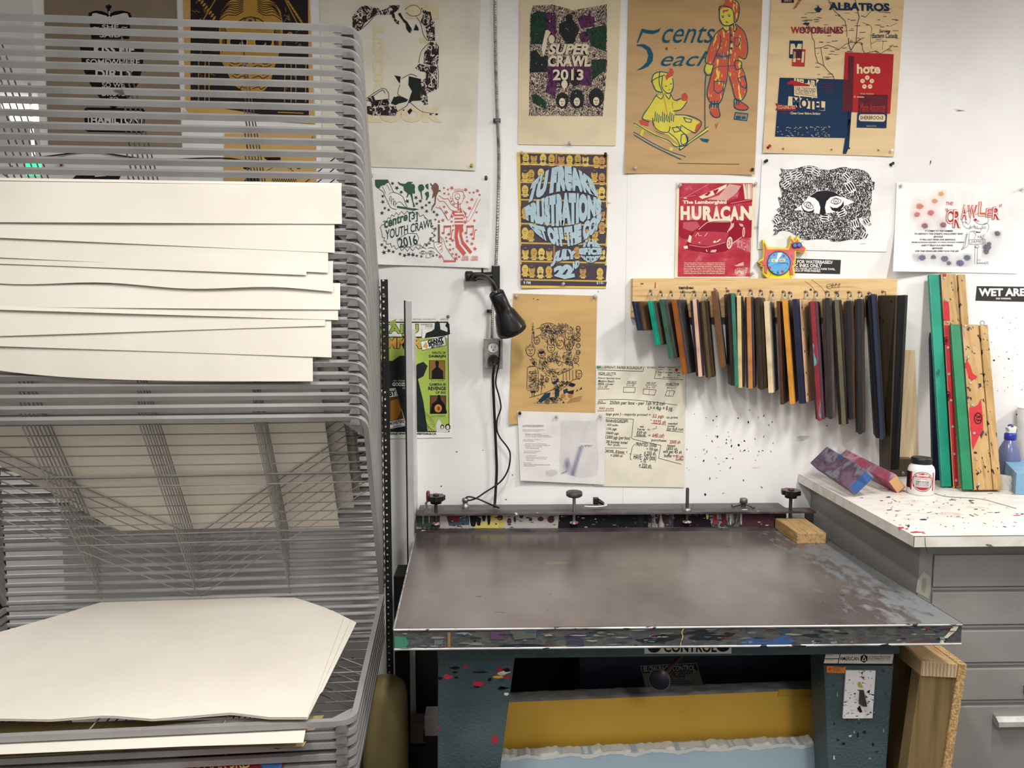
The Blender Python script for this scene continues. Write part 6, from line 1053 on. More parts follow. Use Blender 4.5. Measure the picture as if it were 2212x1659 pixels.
MB().tube(smooth3([s0, onY(1036, 596, -.085), onY(1052, 600, -.12), onY(1063, 612, -.165), onY(1069, 624, -.19), hd]), [.0085]*30+[.0085], 12).build('bent_arm', m_lb, lw)
ax = (mo-hd).normalized(); ln = (mo-hd).length
sh = MB().lathe([(.0, -.002), (.022, -.001), (.0262, .003), (.0272, .05*ln/.14), (.0285, ln*.50), (.036, ln*.58), (.0505, ln*.93), (.0525, ln*.97), (.0525, ln*1.08), (.0505, ln*1.08), (.0495, ln*.95), (.02, ln*.5)], hd, ax, 36).build('lamp_shade', m_lb, lw)
u_ = ax.cross(V((0, 1, 0))).normalized(); v_ = ax.cross(u_)
for k in range(6): t = k*math.pi/3; MB().lathe([(.0028, -.0006), (.0028, .001)], hd+ax*-.0015+u_*.017*math.cos(t)+v_*.017*math.sin(t), ax, 8).build('vent_hole', plain('020202', .9), sh)
MB().lathe([(.006, -.008), (.006, .0), (.0075, .001)], hd, ax, 12).build('joint_nut', m_stl, lw)
MB().sphere(hd+ax*ln*.82, .026, 14).build('bulb', plain('d8d6d0', .3), lw)
lcord.build('lamp_cord', plain('131214', .4), lw)
# loose plug on the back rail
q = onY(1287, 1083, -.07); q.z = max(q.z, zt2+.012)
lp_ = thing('loose_plug', q, 'loose black plug with a white cord on the table back rail', 'plug')
MB().box(q.x-.010, q.x+.010, q.y-.012, q.y+.010, q.z-.010, q.z+.014).build('plug_body', m_blk, lp_, bevel=.003)
MB().tube([q+V((.008, 0, .002)), q+V((.020, -.008, -.003)), q+V((.028, -.012, -.007))], [.009, .007, .005], 10).build('strain_relief', m_blk, lp_)
MB().tube(smooth3([q+V((.028, -.012, -.007)), q+V((.036, -.02, -.010)), q+V((.0, -.035, -.0105)), q+V((-.045, -.03, -.0105))]), .0025, 8).build('white_cord', plain('d6d4cf', .5), lp_)
# wood block under the flange end
zb2 = ZT+.0385; f1, f2 = onZ(1721.5, 1175, ZT), onZ(1784, 1175, ZT); bk1, bk2 = onZ(1674, 1118.5, zb2), onZ(1738, 1118.5, zb2)
bl = MB().prism([f1, f2, V((bk2.x, bk2.y, ZT)), V((bk1.x, bk1.y, ZT))], (0, 0, .0385))
m_ply = mat('rough_lumber', ['8a6a42', 'a68556', 'b7986a', '77592f'], scale=30, stretch=(3, .25, 3), detail=5, rough=.7, spots=[('2d2420', 40, .70, (1, .4, 1)), ('a63d36', 16, .74, (1, 1, 1)), ('6f8aa0', 12, .76, (1, 1, 1))])
tag(bl.build('wood_block', m_ply, bevel=.003), 'short paint marked 2x4 block at the back right corner of the press table', 'wood block')
# ------------------------------------------------------------------ squeegee board
yb_ = -.038; r0, r1 = onY(1367, 601, yb_), onY(1937, 641, yb_); zlow = r0.z-.14
m_pine = mat('pine_board', ['c29a62', 'cfab76', 'd9b985', 'b98f58'], scale=10, stretch=(.35, 3, 5), detail=5, rough=.6, wave=None, spots=[('6a4a28', 24, .765, (1, 1, 1.6)), ('a67c47', 5, .64, (.15, 1, 5))])
br = thing('hanging_board', V(((r0.x+r1.x)/2, 0, zlow)), 'long pine board with a row of metal hooks above the squeegees', 'board')
MB().box(r0.x, r1.x, yb_, -.0005, zlow, r0.z).build('plank', m_pine, br, bevel=.002)
bp_ = wallplane(yb_)
P = Print(bp_, br, (1340, 580, .1808), lift=.0006).text('tembec', 695, 208, 878, 248, '3a3029', .04).text('kd-htspf', 715, 268, 862, 302, '4a3d31', .0).line([(418, 170), (416, 235)], 12, 'b5442c', 'red_mark').ell(258, 182, 20, 11, '8a6437', 10, 'knot').ell(1125, 243, 14, 9, '7a5832', 8, 'knot').ell(1265, 236, 12, 10, '7a5832', 8, 'knot').done()
P = Print(bp_, br, (1640, 580, .2411), lift=.0006).text('S-P-F', 652, 133, 728, 157, '4a3d31', .02).text('KD-HT', 655, 161, 724, 178, '4a3d31', .0).ring(628, 160, 24, 22, 4, '5a4a38', 12, 'stamp').line([(604, 168), (650, 150)], 4, '5a4a38', 'stamp').text('K', 690, 200, 720, 245, '4a3d31').ell(462, 190, 12, 11, '5a4022', 8, 'knot').curve([(410, 115), (460, 150), (500, 200)], 4, 'a3794a', 'grain').curve([(470, 100), (560, 170), (600, 240)], 4, 'a3794a', 'grain').done()
def hook(px, py):
    q = onY(px, py, yb_); h = smooth3([q, q+V((0, -.014, 0)), q+V((0, -.022, -.004)), q+V((0, -.024, -.011)), q+V((0, -.02, -.016)), q+V((0, -.013, -.015))], 4)
    MB().tube(h, .0021, 6).lathe([(.005, 0), (.005, .002), (.003, .003)], q, (0, -1, 0), 10).build('hook', m_stl, br); return q
# squeegees: hook, blade top, blade bottom, depth out from wall, blade colour and thickness, handle colour and thickness
SQ = [((1405, 629), (1367, 651), (1379, 714), .155, '1d2942', .010, '5a4329', .024, 'short squeegee with a navy blade at the left end of the hanging row'),
      ((1427, 631), (1402, 650), (1419, 746), .155, '139479', .012, '54463a', .023, 'short squeegee with a bright teal blade, second from the left on the board'),
      ((1449, 631), (1427, 647), (1449, 775), .155, '3c5e4f', .013, '4d4440', .023, 'squeegee with a dull green blade, just right of the bright teal one'),
      ((1475, 631), (1453, 647), (1477, 809), .155, '92531d', .011, '3b3838', .024, 'squeegee with a translucent orange brown blade and dark scuffed handle'),
      ((1499, 631), (1500, 647), (1513, 814), .150, 'cfa78f', .013, '3a2b37', .024, 'squeegee with a pale pink blade and dark purple handle'),
      ((1522, 631), (1518, 649), (1533, 817), .145, '54462c', .011, '4a3621', .026, 'olive brown squeegee right of the pale pink blade'),
      ((1545, 628), (1541, 628), (1561, 793), .165, '6b4424', .017, '5c5654', .020, 'glossy brown squeegee hanging tilted in front of its neighbours'),
      ((1571, 629), (1583, 633), (1592, 835), .155, '2c6b5b', .013, '43342a', .025, 'squeegee with a shiny dark teal blade and brown handle'),
      ((1595, 629), (1596, 639), (1599, 838), .150, 'cdb67f', .014, '2f2723', .025, 'squeegee with a pale yellow blade near the middle of the row'),
      ((1620, 628), (1617, 640), (1621, 840), .150, 'b97d45', .014, '3a2e37', .025, 'squeegee with a tan orange blade right of the pale yellow one'),
      ((1642, 629), (1636, 642), (1645, 842), .145, '35291c', .012, '4d3f2b', .026, 'dark olive brown squeegee between the tan and the beige blades'),
      ((1665, 631), (1655, 651), (1665, 849), .150, 'dfc8a0', .016, '55565b', .022, 'squeegee with a beige wooden blade and grey side near the row centre'),
      ((1691, 631), (1681, 650), (1689, 874), .145, '4e3021', .012, '3c2f22', .018, 'dark reddish brown squeegee left of the amber blade'),
      ((1705, 633), (1694, 647), (1711, 873), .160, 'd08f35', .015, '2b2522', .016, 'squeegee with a bright amber blade'),
      ((1739, 631), (1716, 646), (1731, 872), .150, '232a42', .017, 'd3ad86', .020, 'squeegee with a navy blade and pale handle drilled with five holes'),
      ((1760, 631), (1754, 650), (1770, 909), .155, '8c2a33', .013, '4c343d', .025, 'squeegee with a red blade streaked light blue'),
      ((1785, 631), (1787, 643), (1794, 905), .145, '2a2828', .013, '574744', .027, 'charcoal squeegee with a brownish edge, right of the red streaked one'),
      ((1805, 632), (1807, 647), (1823, 920), .150, '5f5a43', .014, '2e2624', .027, 'dark squeegee with an olive smeared blade hanging slightly tilted'),
      ((1832, 632), (1833, 649), (1838, 907), .145, '151a20', .012, '4b3421', .026, 'black bladed squeegee with a brown wood edge, third from the right end'),
      ((1855, 632), (1855, 645), (1858, 938), .145, '1f2328', .013, '3f3429', .025, 'black squeegee with a tan streak, left of the tilted long navy one'),
      ((1876, 634), (1886, 635), (1905, 950), .165, '1c2740', .012, '1d1d20', .026, 'long navy black squeegee hanging tilted near the right end')]
def plank_at(o, eL, eW, eT): return MB().pbox(o-eT/2, eL, eW, eT)
sqr = random.Random(9)
for (hx_, hy), tpx, bpx, dep, bc, bt, hc, ht, lab in SQ:
    H = hook(hx_, hy-1); T, B = onY(tpx[0], tpx[1], -dep), onY(bpx[0], bpx[1], -dep+.004)
    w_ = V((H.x-T.x, -.046-T.y, 0)); L_ = B-T; eT = w_.cross(L_).normalized(); W_l = w_.length; w_.normalize()
    root = thing('squeegee', V((T.x+w_.x*W_l*.5, T.y+w_.y*W_l*.5, B.z)), lab, 'squeegee', 'squeegees hanging from the pine board')
    m_h = mat('handle_'+hc, [shade(hc, .75), hc, shade(hc, 1.15), shade(hc, .85)], scale=16, stretch=(2, 2, .25), detail=6, rough=.45, spots=[(shade(hc, .45), 16, .66, (1, 1, .4)), (shade(hc, 1.6), 34, .73, (1, 1, .5))])
    m_b = mat('blade_'+bc, [shade(bc, .85), bc, shade(bc, 1.08)], scale=14, rough=.28, spec=.5, spots=[('5c9aa8', 13, .60, (1, 1, .35))] if bc == '8c2a33' else None)
    vis = W_l-.003
    hd_ = plank_at(T+w_*.030+L_*.002, L_*.996, w_*(vis-.030), eT*(ht*1.22 if ht > .0225 else ht)).build('handle', m_h, root, bevel=.004)
    plank_at(T, L_, w_*.05, eT*bt).build('blade', m_b, root, bevel=.0015)
    e0 = T+w_*(vis-.012)
    MB().tube([V((H.x, H.y-.019, H.z-.016))+V((.0065*math.sin(2*math.pi*k/14), .0, -.004+.0075*math.cos(2*math.pi*k/14))) for k in range(15)], .0017, 6, caps=False).build('ring', plain('c9c6c0', .3, .5), root)
    if hc == 'd3ad86':
        for k in range(5):
            c = T+L_*(.08+.21*k)+w_*.055+eT*(ht/2)*(-1); s = -1 if (CAM-c).dot(eT) < 0 else 1
            MB().lathe([(.0045, 0), (.0045, .0005)], T+L_*(.08+.21*k)+w_*.046+eT*s*(ht/2-.0001), eT*s, 12).build('drilled_hole', plain('1d1512', .8), root)
# the very long one at the right end
H = hook(1906, 630)
pl = Plane((0, -.10, 0), (-.35, -1, 0)); q = onY(1906, 637, -.055)
root = thing('squeegee', onY(1915, 1018, -.08), 'longest hanging squeegee, dark brown with a black blade edge', 'squeegee', 'squeegees hanging from the pine board')
A, B_, C_, D_ = onY(1895, 638, -.06), onY(1936, 638, -.135), onY(1921, 1016, -.135), onY(1899, 1016, -.06)
m_h = mat('handle_long', ['33291f', '43382c', '4c4033'], scale=14, stretch=(3, 3, .2), detail=5, rough=.45, spots=[('1d1814', 14, .66, (1, 1, .3))])
nrm = (B_-A).cross(D_-A).normalized(); nrm = nrm if nrm.dot(CAM-A) < 0 else -nrm
MB().prism([A, B_, C_, D_], nrm*.024).build('handle', m_h, root, bevel=.004)
E1, E2 = onY(1953, 637, -.15), onY(1934, 1016, -.15)
MB().prism([B_+nrm*.006, E1+nrm*.006, E2+nrm*.006, C_+nrm*.006], nrm*.013).build('blade', m_blk, root, bevel=.002)
for k in range(4): MB().lathe([(.004, 0), (.004, .001), (.002, .002)], A+(B_-A)*.78+(D_-A)*(.03+.29*k), -nrm, 10).build('rivet', m_dk, root)
MB().tube([V((H.x, H.y-.019, H.z-.016))+V((.0065*math.sin(2*math.pi*k/14), .0, -.004+.0075*math.cos(2*math.pi*k/14))) for k in range(15)], .0017, 6, caps=False).build('ring', plain('c9c6c0', .3, .5), root)
# ------------------------------------------------------------------ dog clock on the board
T8 = (1630, 330, .1688); yk = -.030
def cpt(p, y): return onY(T8[0]+p[0]*T8[2], T8[1]+p[1]*T8[2], y)
out = [(105, 1115), (125, 1120), (170, 1205), (430, 1222), (470, 1120), (462, 1065), (472, 1062), (515, 1135), (550, 1068), (568, 1075), (578, 1130), (610, 1180), (655, 1215), (665, 1240), (648, 1280), (530, 1262), (528, 1385), (505, 1400), (530, 1445), (500, 1450), (520, 1560), (465, 1608), (170, 1608), (105, 1545), (112, 1455), (80, 1455), (90, 1425), (42, 1395), (110, 1350), (120, 1250)]
inn = [(128, 1150), (165, 1235), (445, 1240), (480, 1140), (478, 1105), (515, 1155), (552, 1105), (570, 1150), (650, 1220), (640, 1262), (515, 1245), (512, 1370), (490, 1390), (505, 1430), (480, 1440), (495, 1560), (460, 1560), (445, 1470), (160, 1470), (160, 1548), (128, 1530), (128, 1440), (100, 1440), (108, 1415), (70, 1392), (125, 1365), (135, 1260)]
dc = thing('dog_clock', cpt((300, 1608), -.02), 'pink and yellow dog shaped clock standing on the pine board', 'clock')
MB().prism([cpt(q_, yk) for q_ in out], (0, .016, 0)).build('back_plate', plain('e3cf33', .5), dc)
MB().prism([cpt((x-9, y), yk+.0165) for x, y in out], (0, .008, 0)).build('dark_edge', plain('1d1a18', .6), dc)
MB().prism([cpt(q_, yk-.004) for q_ in inn], (0, .004, 0)).build('body', plain('cf5f63', .5), dc)
def cdisc(x, y, r, yy, dep, col, name, par, n=32): return MB().prism([cpt((x+r*math.cos(2*math.pi*k/n), y+r*1.02*math.sin(2*math.pi*k/n)), yy) for k in range(n)], (0, dep, 0)).build(name, plain(col, .4), par)
dial = cdisc(312, 1412, 143, yk-.0055, .0015, '5fa9dc', 'dial', dc)
MB().tube([cpt((312+146*math.cos(2*math.pi*k/40), 1412+149*math.sin(2*math.pi*k/40)), yk-.006) for k in range(41)], .0014, 6, caps=False).build('dial_rim', plain('3a4650', .4), dc)
P = Print(wallplane(yk-.0055), dial, T8, lift=.0002)
for x, y, r in ((250, 1308, 12), (375, 1320, 15), (415, 1365, 8), (195, 1470, 18), (232, 1520, 10), (358, 1520, 20), (405, 1480, 8), (200, 1350, 8)): P.ell(x, y, r, r, 'c5484f', 12, 'dots')
P.text('3', 414, 1412, 430, 1440, '7a3038', .03).text('6', 285, 1512, 312, 1550, '2a3560', .02).text('9', 174, 1400, 190, 1425, '7a3038', .02).poly([(216, 1358), (270, 1358), (275, 1395), (220, 1400)], 'e8dfae', 'name_card').poly([(318, 1358), (385, 1356), (392, 1392), (322, 1396)], 'e8dfae', 'name_card').text('GZ', 232, 1368, 262, 1390, '3a3530', .03).text('DOG', 328, 1366, 376, 1388, '3a3530', .03)
P.poly([(300, 1280), (355, 1275), (345, 1310), (310, 1355), (295, 1400), (262, 1395), (285, 1345)], 'e9e7e2', 'bone_hand').line([(300, 1415), (418, 1412)], 6, '22324a', 'hand').line([(300, 1418), (210, 1448)], 5, '5b86a8', 'hand').done()
for x, y in ((518, 1183), (572, 1178)): g = cdisc(x, y, 33, yk-.012, .004, '2a2838', 'glasses', dc, 20); cdisc(x, y, 24, yk-.0125, .0006, '4a78c2', 'lens', g, 18)
MB().tube([cpt(q_, yk-.010) for q_ in ((455, 1165), (488, 1178))], .0008, 6).tube([cpt(q_, yk-.010) for q_ in ((590, 1160), (605, 1140), (625, 1140))], .0006, 6).build('glasses_arm', m_blk, dc)
for x, y in ((182, 1325), (475, 1325)): cdisc(x, y, 15, yk-.0045, .0006, '5a6fb8', 'spot', dc, 14)
P = Print(wallplane(yk), dc, T8, lift=.0006).line([(210, 1555), (172, 1606)], 3, '6a5a18', 'outline').line([(440, 1555), (470, 1605)], 3, '6a5a18', 'outline').done()
# ------------------------------------------------------------------ drawer cabinet and worktop
ZW = 1.040; ycf = -2.70+1.985
m_lam = mat('marbled_laminate', ['cdc6bd', 'd9d3cb', 'e0dbd3', 'c3bbb1'], scale=9, stretch=(.6, 1.4, 1), detail=6, rough=.35, distort=1.2, spots=[('3a3744', 34, .765, (.35, 1.3, 1)), ('b03a40', 16, .775, (.4, 1.4, 1)), ('93a08d', 4, .70, (.6, 1, 1)), ('6f6a66', 44, .74, (.4, 1, 1))])
fl = onZ(1975, 1158, ZW); bkz = V((onY(1724, 1033, 0).x, -.004, ZW)); fr_ = V((2.55, fl.y, ZW))
wt = thing('worktop', V(((fl.x+fr_.x)/2, fl.y/2, ZW-.032)), 'pale marbled laminate worktop with paint specks on the drawer cabinet', 'worktop')
MB().prism([fl, fr_, V((2.55, -.004, ZW)), bkz], (0, 0, -.0305)).build('slab', m_lam, wt)
m_seam = plain('2b2826', .7)
MB().prism([fl+V((.0, .0, .0002)), V((fl.x, fl.y+.0015, ZW+.0002)), V((bkz.x+.0015, bkz.y, ZW+.0002)), bkz+V((0, 0, .0002))], (0, 0, .0002)).tube([fl+V((.0, -.0003, .0)), fl+V((0, -.0003, -.03))], .0008, 5).tube([fl+V((0, -.0003, -.0005)), fr_+V((0, -.0003, -.0005))], .0007, 5).build('edge_seam', m_seam, wt)
P = Print(Plane((0, fl.y, 0), (0, -1, 0)), wt, lift=.0006).line([(1998, 1161), (1999, 1178), (2004, 1196)], 1.2, '35302c', 'loose_thread').done()
P = Print(Plane((0, 0, ZW), (0, 0, 1)), wt, (1700, 950, .23146), lift=.0006)
rw = random.Random(14)
for x, y, a, b, c in ((1065, 820, 40, 10, 'b2353c'), (1120, 830, 20, 6, 'b2353c'), (1210, 862, 70, 9, 'b2353c'), (1275, 870, 22, 5, 'c0474c'), (1275, 744, 34, 8, '23253a'), (1720, 565, 36, 6, '2d3a5c'), (2145, 705, 40, 4, 'c0474c'), (2195, 693, 20, 5, '2d3a5c'), (1030, 662, 28, 4, '7a5a4c'), (1135, 805, 14, 16, '3a4a44'), (945, 538, 30, 4, '6a5560'), (700, 540, 22, 3, '4a5560'), (1600, 716, 26, 3, '6a6a70'), (885, 568, 16, 4, '4a4048')):
    P.poly([(x+a*rw.uniform(.55, 1.25)*math.cos(t), y+b*rw.uniform(.55, 1.25)*math.sin(t)) for t in [k*2*math.pi/12 for k in range(12)]], c, 'paint_fleck')
for k in range(90):
    x, y = rw.uniform(900, 2180), rw.uniform(500, 830); ln = rw.choice([6, 10, 16, 30, 44]); a = rw.uniform(-.2, .45)
    if x > 860+(y-500)*1.0-120: P.line([(x, y), (x+ln*math.cos(a), y+ln*math.sin(a))], rw.uniform(2.5, 5), rw.choice(['3b3944', '4b4a52', '6d7d7a', '7a4850', '35384a']), 'paint_fleck')
P.curve([(1380, 500), (1500, 530), (1800, 550), (2000, 600), (2140, 640)], 3, '46584f', 'paint_fleck').done()
# cabinet
m_cab = mat('grey_drawer_enamel', ['858180', '8f8b89', '979391'], scale=3, rough=.4, bump=.14, bscale=170, spots=[('3a3634', 40, .775, (1, 1, 1))])
m_cab2 = mat('grey_cabinet_enamel', ['7b7876', '858280', '8d8a88'], scale=3, rough=.42)
xc = onY(1984, 1250, ycf).x; yfc = ycf
cb_ = thing('drawer_cabinet', V((xc+.7, yfc, 0)), 'grey steel drawer cabinet under the marbled worktop', 'cabinet')
MB().box(xc, 2.5, yfc+.02, -.006, 0, ZW-.031).build('carcass', m_cab2, cb_)
xs = onY(2014, 1250, yfc).x
MB().box(xc, xs-.002, yfc, yfc+.02, 0, ZW-.031).build('stile', m_cab2, cb_)
zz = lambda y: onY(2100, y, yfc).z
MB().box(xs-.002, 2.5, yfc+.004, yfc+.02, 0, ZW-.031).build('face_frame', m_cab2, cb_)
rows = [(1198, 1266.5), (1279, 1348.5), (1362, 1430), (1444, 1511), (1525, 1668)]
for i, (a, b) in enumerate(rows):
    dr = MB().box(xs+.001, 2.49, yfc-.004, yfc+.006, zz(b), zz(a)).build('drawer', m_cab, cb_, bevel=.0022)
    MB().box(xs-.001, 2.5, yfc-.0012, yfc+.006, zz(b)-.010, zz(b)-.0025).build('drawer_rail', m_cab2, cb_, bevel=.001)
    if i == 3:
        h0 = onY(2211, 1490, yfc-.006); MB().box(h0.x, h0.x+.16, yfc-.014, yfc-.003, h0.z-.010, h0.z+.012).build('label_holder', m_stl, dr)
    if i == 4:
        a0, a1 = onY(2144, 1541, yfc-.004), onY(2144, 1567, yfc-.004); hb = MB(); prof = [(0, 0), (-.012, -.002), (-.026, -.012), (-.030, -.024), (-.024, -.030), (-.006, -.022), (0, -.012)]
        hb.prism([V((a0.x, yfc-.004+dy, a0.z+dz_)) for dy, dz_ in prof], (.16, 0, 0)).build('handle', mat('worn_aluminium', ['8f8d8a', 'b4b2ae', 'c2c0bc'], scale=20, rough=.35, metal=.7), dr)
P = Print(wallplane(yfc), cb_, (1750, 1150, .3068), lift=.0012)
P.poly([(775, 300), (800, 275), (852, 318), (850, 405), (835, 470), (790, 445), (745, 420), (757, 340)], 'a5a298', 'glue_residue').poly([(790, 330), (815, 318), (820, 380), (800, 430), (780, 400)], '8d8a80', 'glue_residue').done()
# ------------------------------------------------------------------ things on the worktop
TW = (1700, 950, .23146)
def onW(x, y, z=ZW): return onZ(TW[0]+x*TW[2], TW[1]+y*TW[2], z)
# jar
jb = onZ(1987.5, 1066, ZW+.0003); jr = .0405; hgt = .122
jar = thing('paint_jar', jb, 'white plastic jar with a black lid and red label on the worktop', 'jar')
m_jar = mat('white_jar_plastic', ['dedcd9', 'e8e6e4'], scale=6, rough=.35)
MB().lathe([(jr*.9, 0), (jr, .005), (jr, hgt*.62), (jr*.985, hgt*.68), (jr*.9, hgt*.76), (jr*.78, hgt*.80), (jr*.74, hgt*.84)], jb, n=40).build('body', m_jar, jar)
MB().lathe([(jr*.76, hgt*.83), (jr*.78, hgt*.84), (jr*.78, hgt*.98), (jr*.72, hgt)], jb, n=40).build('lid', plain('151414', .4), jar)
tc = (CAM-jb); th0 = math.atan2(tc.x, -tc.y)
def jarpt(a, z, l=.0006): return jb+V(((jr+l)*math.sin(a), -(jr+l)*math.cos(a), z))
class JarSurf:
    def __call__(s, px, py, lift=0):   # px: angle in degrees across the jar face, py: height in per cent
        return jarpt(th0+math.radians(px), hgt*py/100, .0005+lift)
P = Print(JarSurf(), jar, lift=.0002)
P.T = lambda p: (p[0], p[1])
def band(a0, a1, z0, z1, col, part, n=14):
    for k in range(n): P.poly([(a0+(a1-a0)*k/n, z0), (a0+(a1-a0)*(k+1)/n, z0), (a0+(a1-a0)*(k+1)/n, z1), (a0+(a1-a0)*k/n, z1)], col, part)
band(-88, -46, 18, 63, '2b1a1e', 'side_panel'); band(-46, 62, 14, 64, 'd9d6d3', 'label_ground')
def oval(cx, cz, ra, rz, col, part, z0=-99, z1=99, n=24):
    for k in range(n):
        x0, x1 = -ra+2*ra*k/n, -ra+2*ra*(k+1)/n; h0, h1 = rz*math.sqrt(max(0, 1-(x0/ra)**2)), rz*math.sqrt(max(0, 1-(x1/ra)**2))
        P.poly([(cx+x0, max(z0, cz-h0)), (cx+x1, max(z0, cz-h1)), (cx+x1, min(z1, cz+h1)), (cx+x0, min(z1, cz+h0))], col, part)
band(-46, -38, 14, 64, 'a8323a', 'label_corner', 3); band(54, 62, 14, 64, 'a8323a', 'label_corner', 3); oval(8, 39, 46, 27, '1d1a1c', 'label_ring'); oval(8, 39, 44, 25.6, 'd9d6d3', 'label_face'); oval(8, 39, 40, 23.5, 'b02f38', 'label_top', 50); oval(8, 39, 40, 23.5, 'b02f38', 'label_bottom', -99, 24)
P.text('Speedball', -18, 60, 34, 51.5, 'e9e6e3', .03, .25).text('WATER BASED', -8, 48.5, 26, 46.5, '3a3436', .02).text('SCREEN PRINTING', -14, 45.6, 32, 43.8, 'a8323a', .02).text('SCREEN RETARDER', -18, 40.5, 34, 37, '1d1a1c', .04).text('BASE DE RETARDO', -18, 35.8, 34, 32.6, '3a3436', .02).text('BASE RETARDANTE', -18, 31.4, 34, 28.4, '3a3436', .02).text('FOR SERIGRAPHY', -14, 27.4, 30, 25.2, '3a3436', .0)
P.line([(-28, 42.2), (44, 42.2)], .5, '3a3436', 'label_rule').done(step=.000008)
# two paint stained blocks
m_pb1 = mat('purple_stained_block', ['5f5564', '74566a', '4c3a4e', '7b7982', '5a3350'], scale=14, stretch=(.7, 1, 1), detail=6, rough=.6, spots=[('1f1c26', 40, .68, (.8, 1, 1)), ('9aa0a6', 7, .66, (.6, 1, 1)), ('2f4f80', 10, .71, (1, 1, 1))])
m_pb2 = mat('pink_stained_block', ['8f6272', '9c3850', '7d5466', 'b08790', '942e4c'], scale=12, stretch=(1, 1, 1), detail=5, rough=.6, spots=[('2b2026', 50, .70, (1, .5, 1))])
def block(front, backs, vec, m, lab, endm=None, name='stained_block'):
    return None
def bar_between(p0, p1, u, v, m, name, lab, endm, cat='wood block'):
    r = thing(name, (p0+p1)/2, lab, cat); q = [p0-u/2-v/2, p0+u/2-v/2, p0+u/2+v/2, p0-u/2+v/2]
    MB().prism(q, p1-p0).build('block', m, r, bevel=.003); d = (p0-p1).normalized()
    c = sum(q, V((0, 0, 0)))/4; MB().prism([c+(x-c)*.86 for x in q], d*.0006).build('end_face', endm, r); return r
m_be = mat('blue_pink_end', ['2d568c', '27497c', '30588f', 'c77ba6'], scale=14, detail=2, rough=.6, hard=True, spots=[('1c2a33', 14, .62, (1, 1, 1))]); m_we = mat('raw_wood_end', ['c69a66', 'd8b480', 'c79d68'], scale=30, rough=.7, wave=(60, (1, 1, 1), 3))
# first block leans on the second, front end towards the camera right
f0 = onW(690, 400, ZW+.050); g0 = onW(325, 170, ZW+.075); ax = (f0-g0).normalized(); s1 = ax.cross(V((0, 0, 1))).normalized(); s2 = s1.cross(ax).normalized()
ca_, sa_ = math.cos(.75), math.sin(.75)
bar_between(f0, g0, (s1*ca_+s2*sa_)*.038, (s2*ca_-s1*sa_)*.084, m_pb1, 'stained_block', 'thick purple stained wood block with a blue end, lying on the worktop corner', m_be)
f0 = onW(1025, 415, ZW+.030); g0 = onW(560, 175, ZW+.062); ax = (f0-g0).normalized(); s1 = ax.cross(V((0, 0, 1))).normalized(); s2 = s1.cross(ax).normalized(); ca_, sa_ = math.cos(-.72), math.sin(-.72)
bar_between(f0, g0, (s1*ca_+s2*sa_)*.036, (s2*ca_-s1*sa_)*.062, m_pb2, 'stained_block', 'pink stained wood block with a raw wood end, between the purple block and the jar', m_we)
# brown squeegee end cap tool behind the jar
bb = onW(1110, 345); r = thing('scraper_head', bb, 'brown plastic tool head with a screw, lying behind the white jar', 'tool')
pr = [(-.052, .0), (-.056, .03), (-.042, .056), (-.015, .066), (.03, .066), (.042, .05), (.042, .0)]
MB().prism([bb+V((x, 0, z)) for x, z in pr], (0, .045, 0)).build('housing', plain('4a3d31', .35), r, bevel=.004)
MB().lathe([(.007, 0), (.007, .002), (.004, .0035)], bb+V((-.012, -.001, .014)), (0, -1, 0), 14).build('screw', m_stl, r)
# pale plank leaning on the wall
A_, B2, C2, D2 = onY(1947, 756, -.012), onY(1974, 756, -.012), onZ(1985, 1022, ZW+.004), onZ(1931, 1022, ZW+.004)
n_ = (B2-A_).cross(D2-A_).normalized(); n_ = n_ if n_.y > 0 else -n_
tag(MB().prism([A_+V((0, -.008, 0)), B2+V((0, -.008, 0)), C2, D2], n_*.008).build('wood_plank', mat('pale_plank', ['cbb48e', 'd6c19e', 'c2a982', 'dccaa9'], scale=12, stretch=(3, 1, .3), detail=5, rough=.6), bevel=.001), 'pale bare wood plank leaning on the wall right of the longest hanging squeegee', 'plank')
# two large squeegees and a navy one leaning on the wall
m_oak = mat('stained_wood_handle', ['9a7843', 'a98650', 'b89766', '866537'], scale=12, stretch=(3, 1, .3), detail=6, rough=.5, spots=[('755630', 16, .67, (1.6, 1, .35)), ('1e1a1c', 60, .62, (1.2, 1, .6)), ('2a2220', 11, .70, (1.6, 1, .3))])
T9 = (1900, 570, .3074)
def lean_plane(pxt, pyt, Yt, pxb, pyb): t = onY(pxt, pyt, Yt); b = onZ(pxb, pyb, ZW+.006); return Plane(b, V((0, -(t.z-b.z), (t.y-b.y))))
def lp9(pl): return lambda x, y, l=0: pl(T9[0]+x*T9[2], T9[1]+y*T9[2], l)
def big(pl, parts, lab, th, boltpx, tape, wood_lab):
    f = lp9(pl); n = pl.n; bq = f(*parts['blade'][2]); r = thing('large_squeegee', bq, lab, 'squeegee', 'large squeegees leaning on the wall')
    MB().prism([f(*q) for q in parts['blade']], n*-th*.45).build('blade', parts['bm'], r, bevel=.002)
    MB().prism([f(*q, .001) for q in parts['gap']], n*-th*.8).build('blade_groove', m_blk, r)
    for h in parts['handle']: MB().prism([f(*q, .002) for q in h], n*-th).build('handle', m_oak, r, bevel=.003)
    for x, y in boltpx: MB().lathe([(.0055, 0), (.0055, .002), (.003, .0045)], f(x, y, .002), n, 14).build('bolt', plain('cfcdca', .25, .6), r)
    class Q:
        def __call__(s, px, py, lift=0): return pl(px, py, lift+.0025)
    P = Print(Q(), r, T9, lift=.0002)
    for q in tape: P.poly(q, 'b8353b', 'red_tape')
    return P
plA = lean_plane(2050, 593, -.035, 2060, 1051)
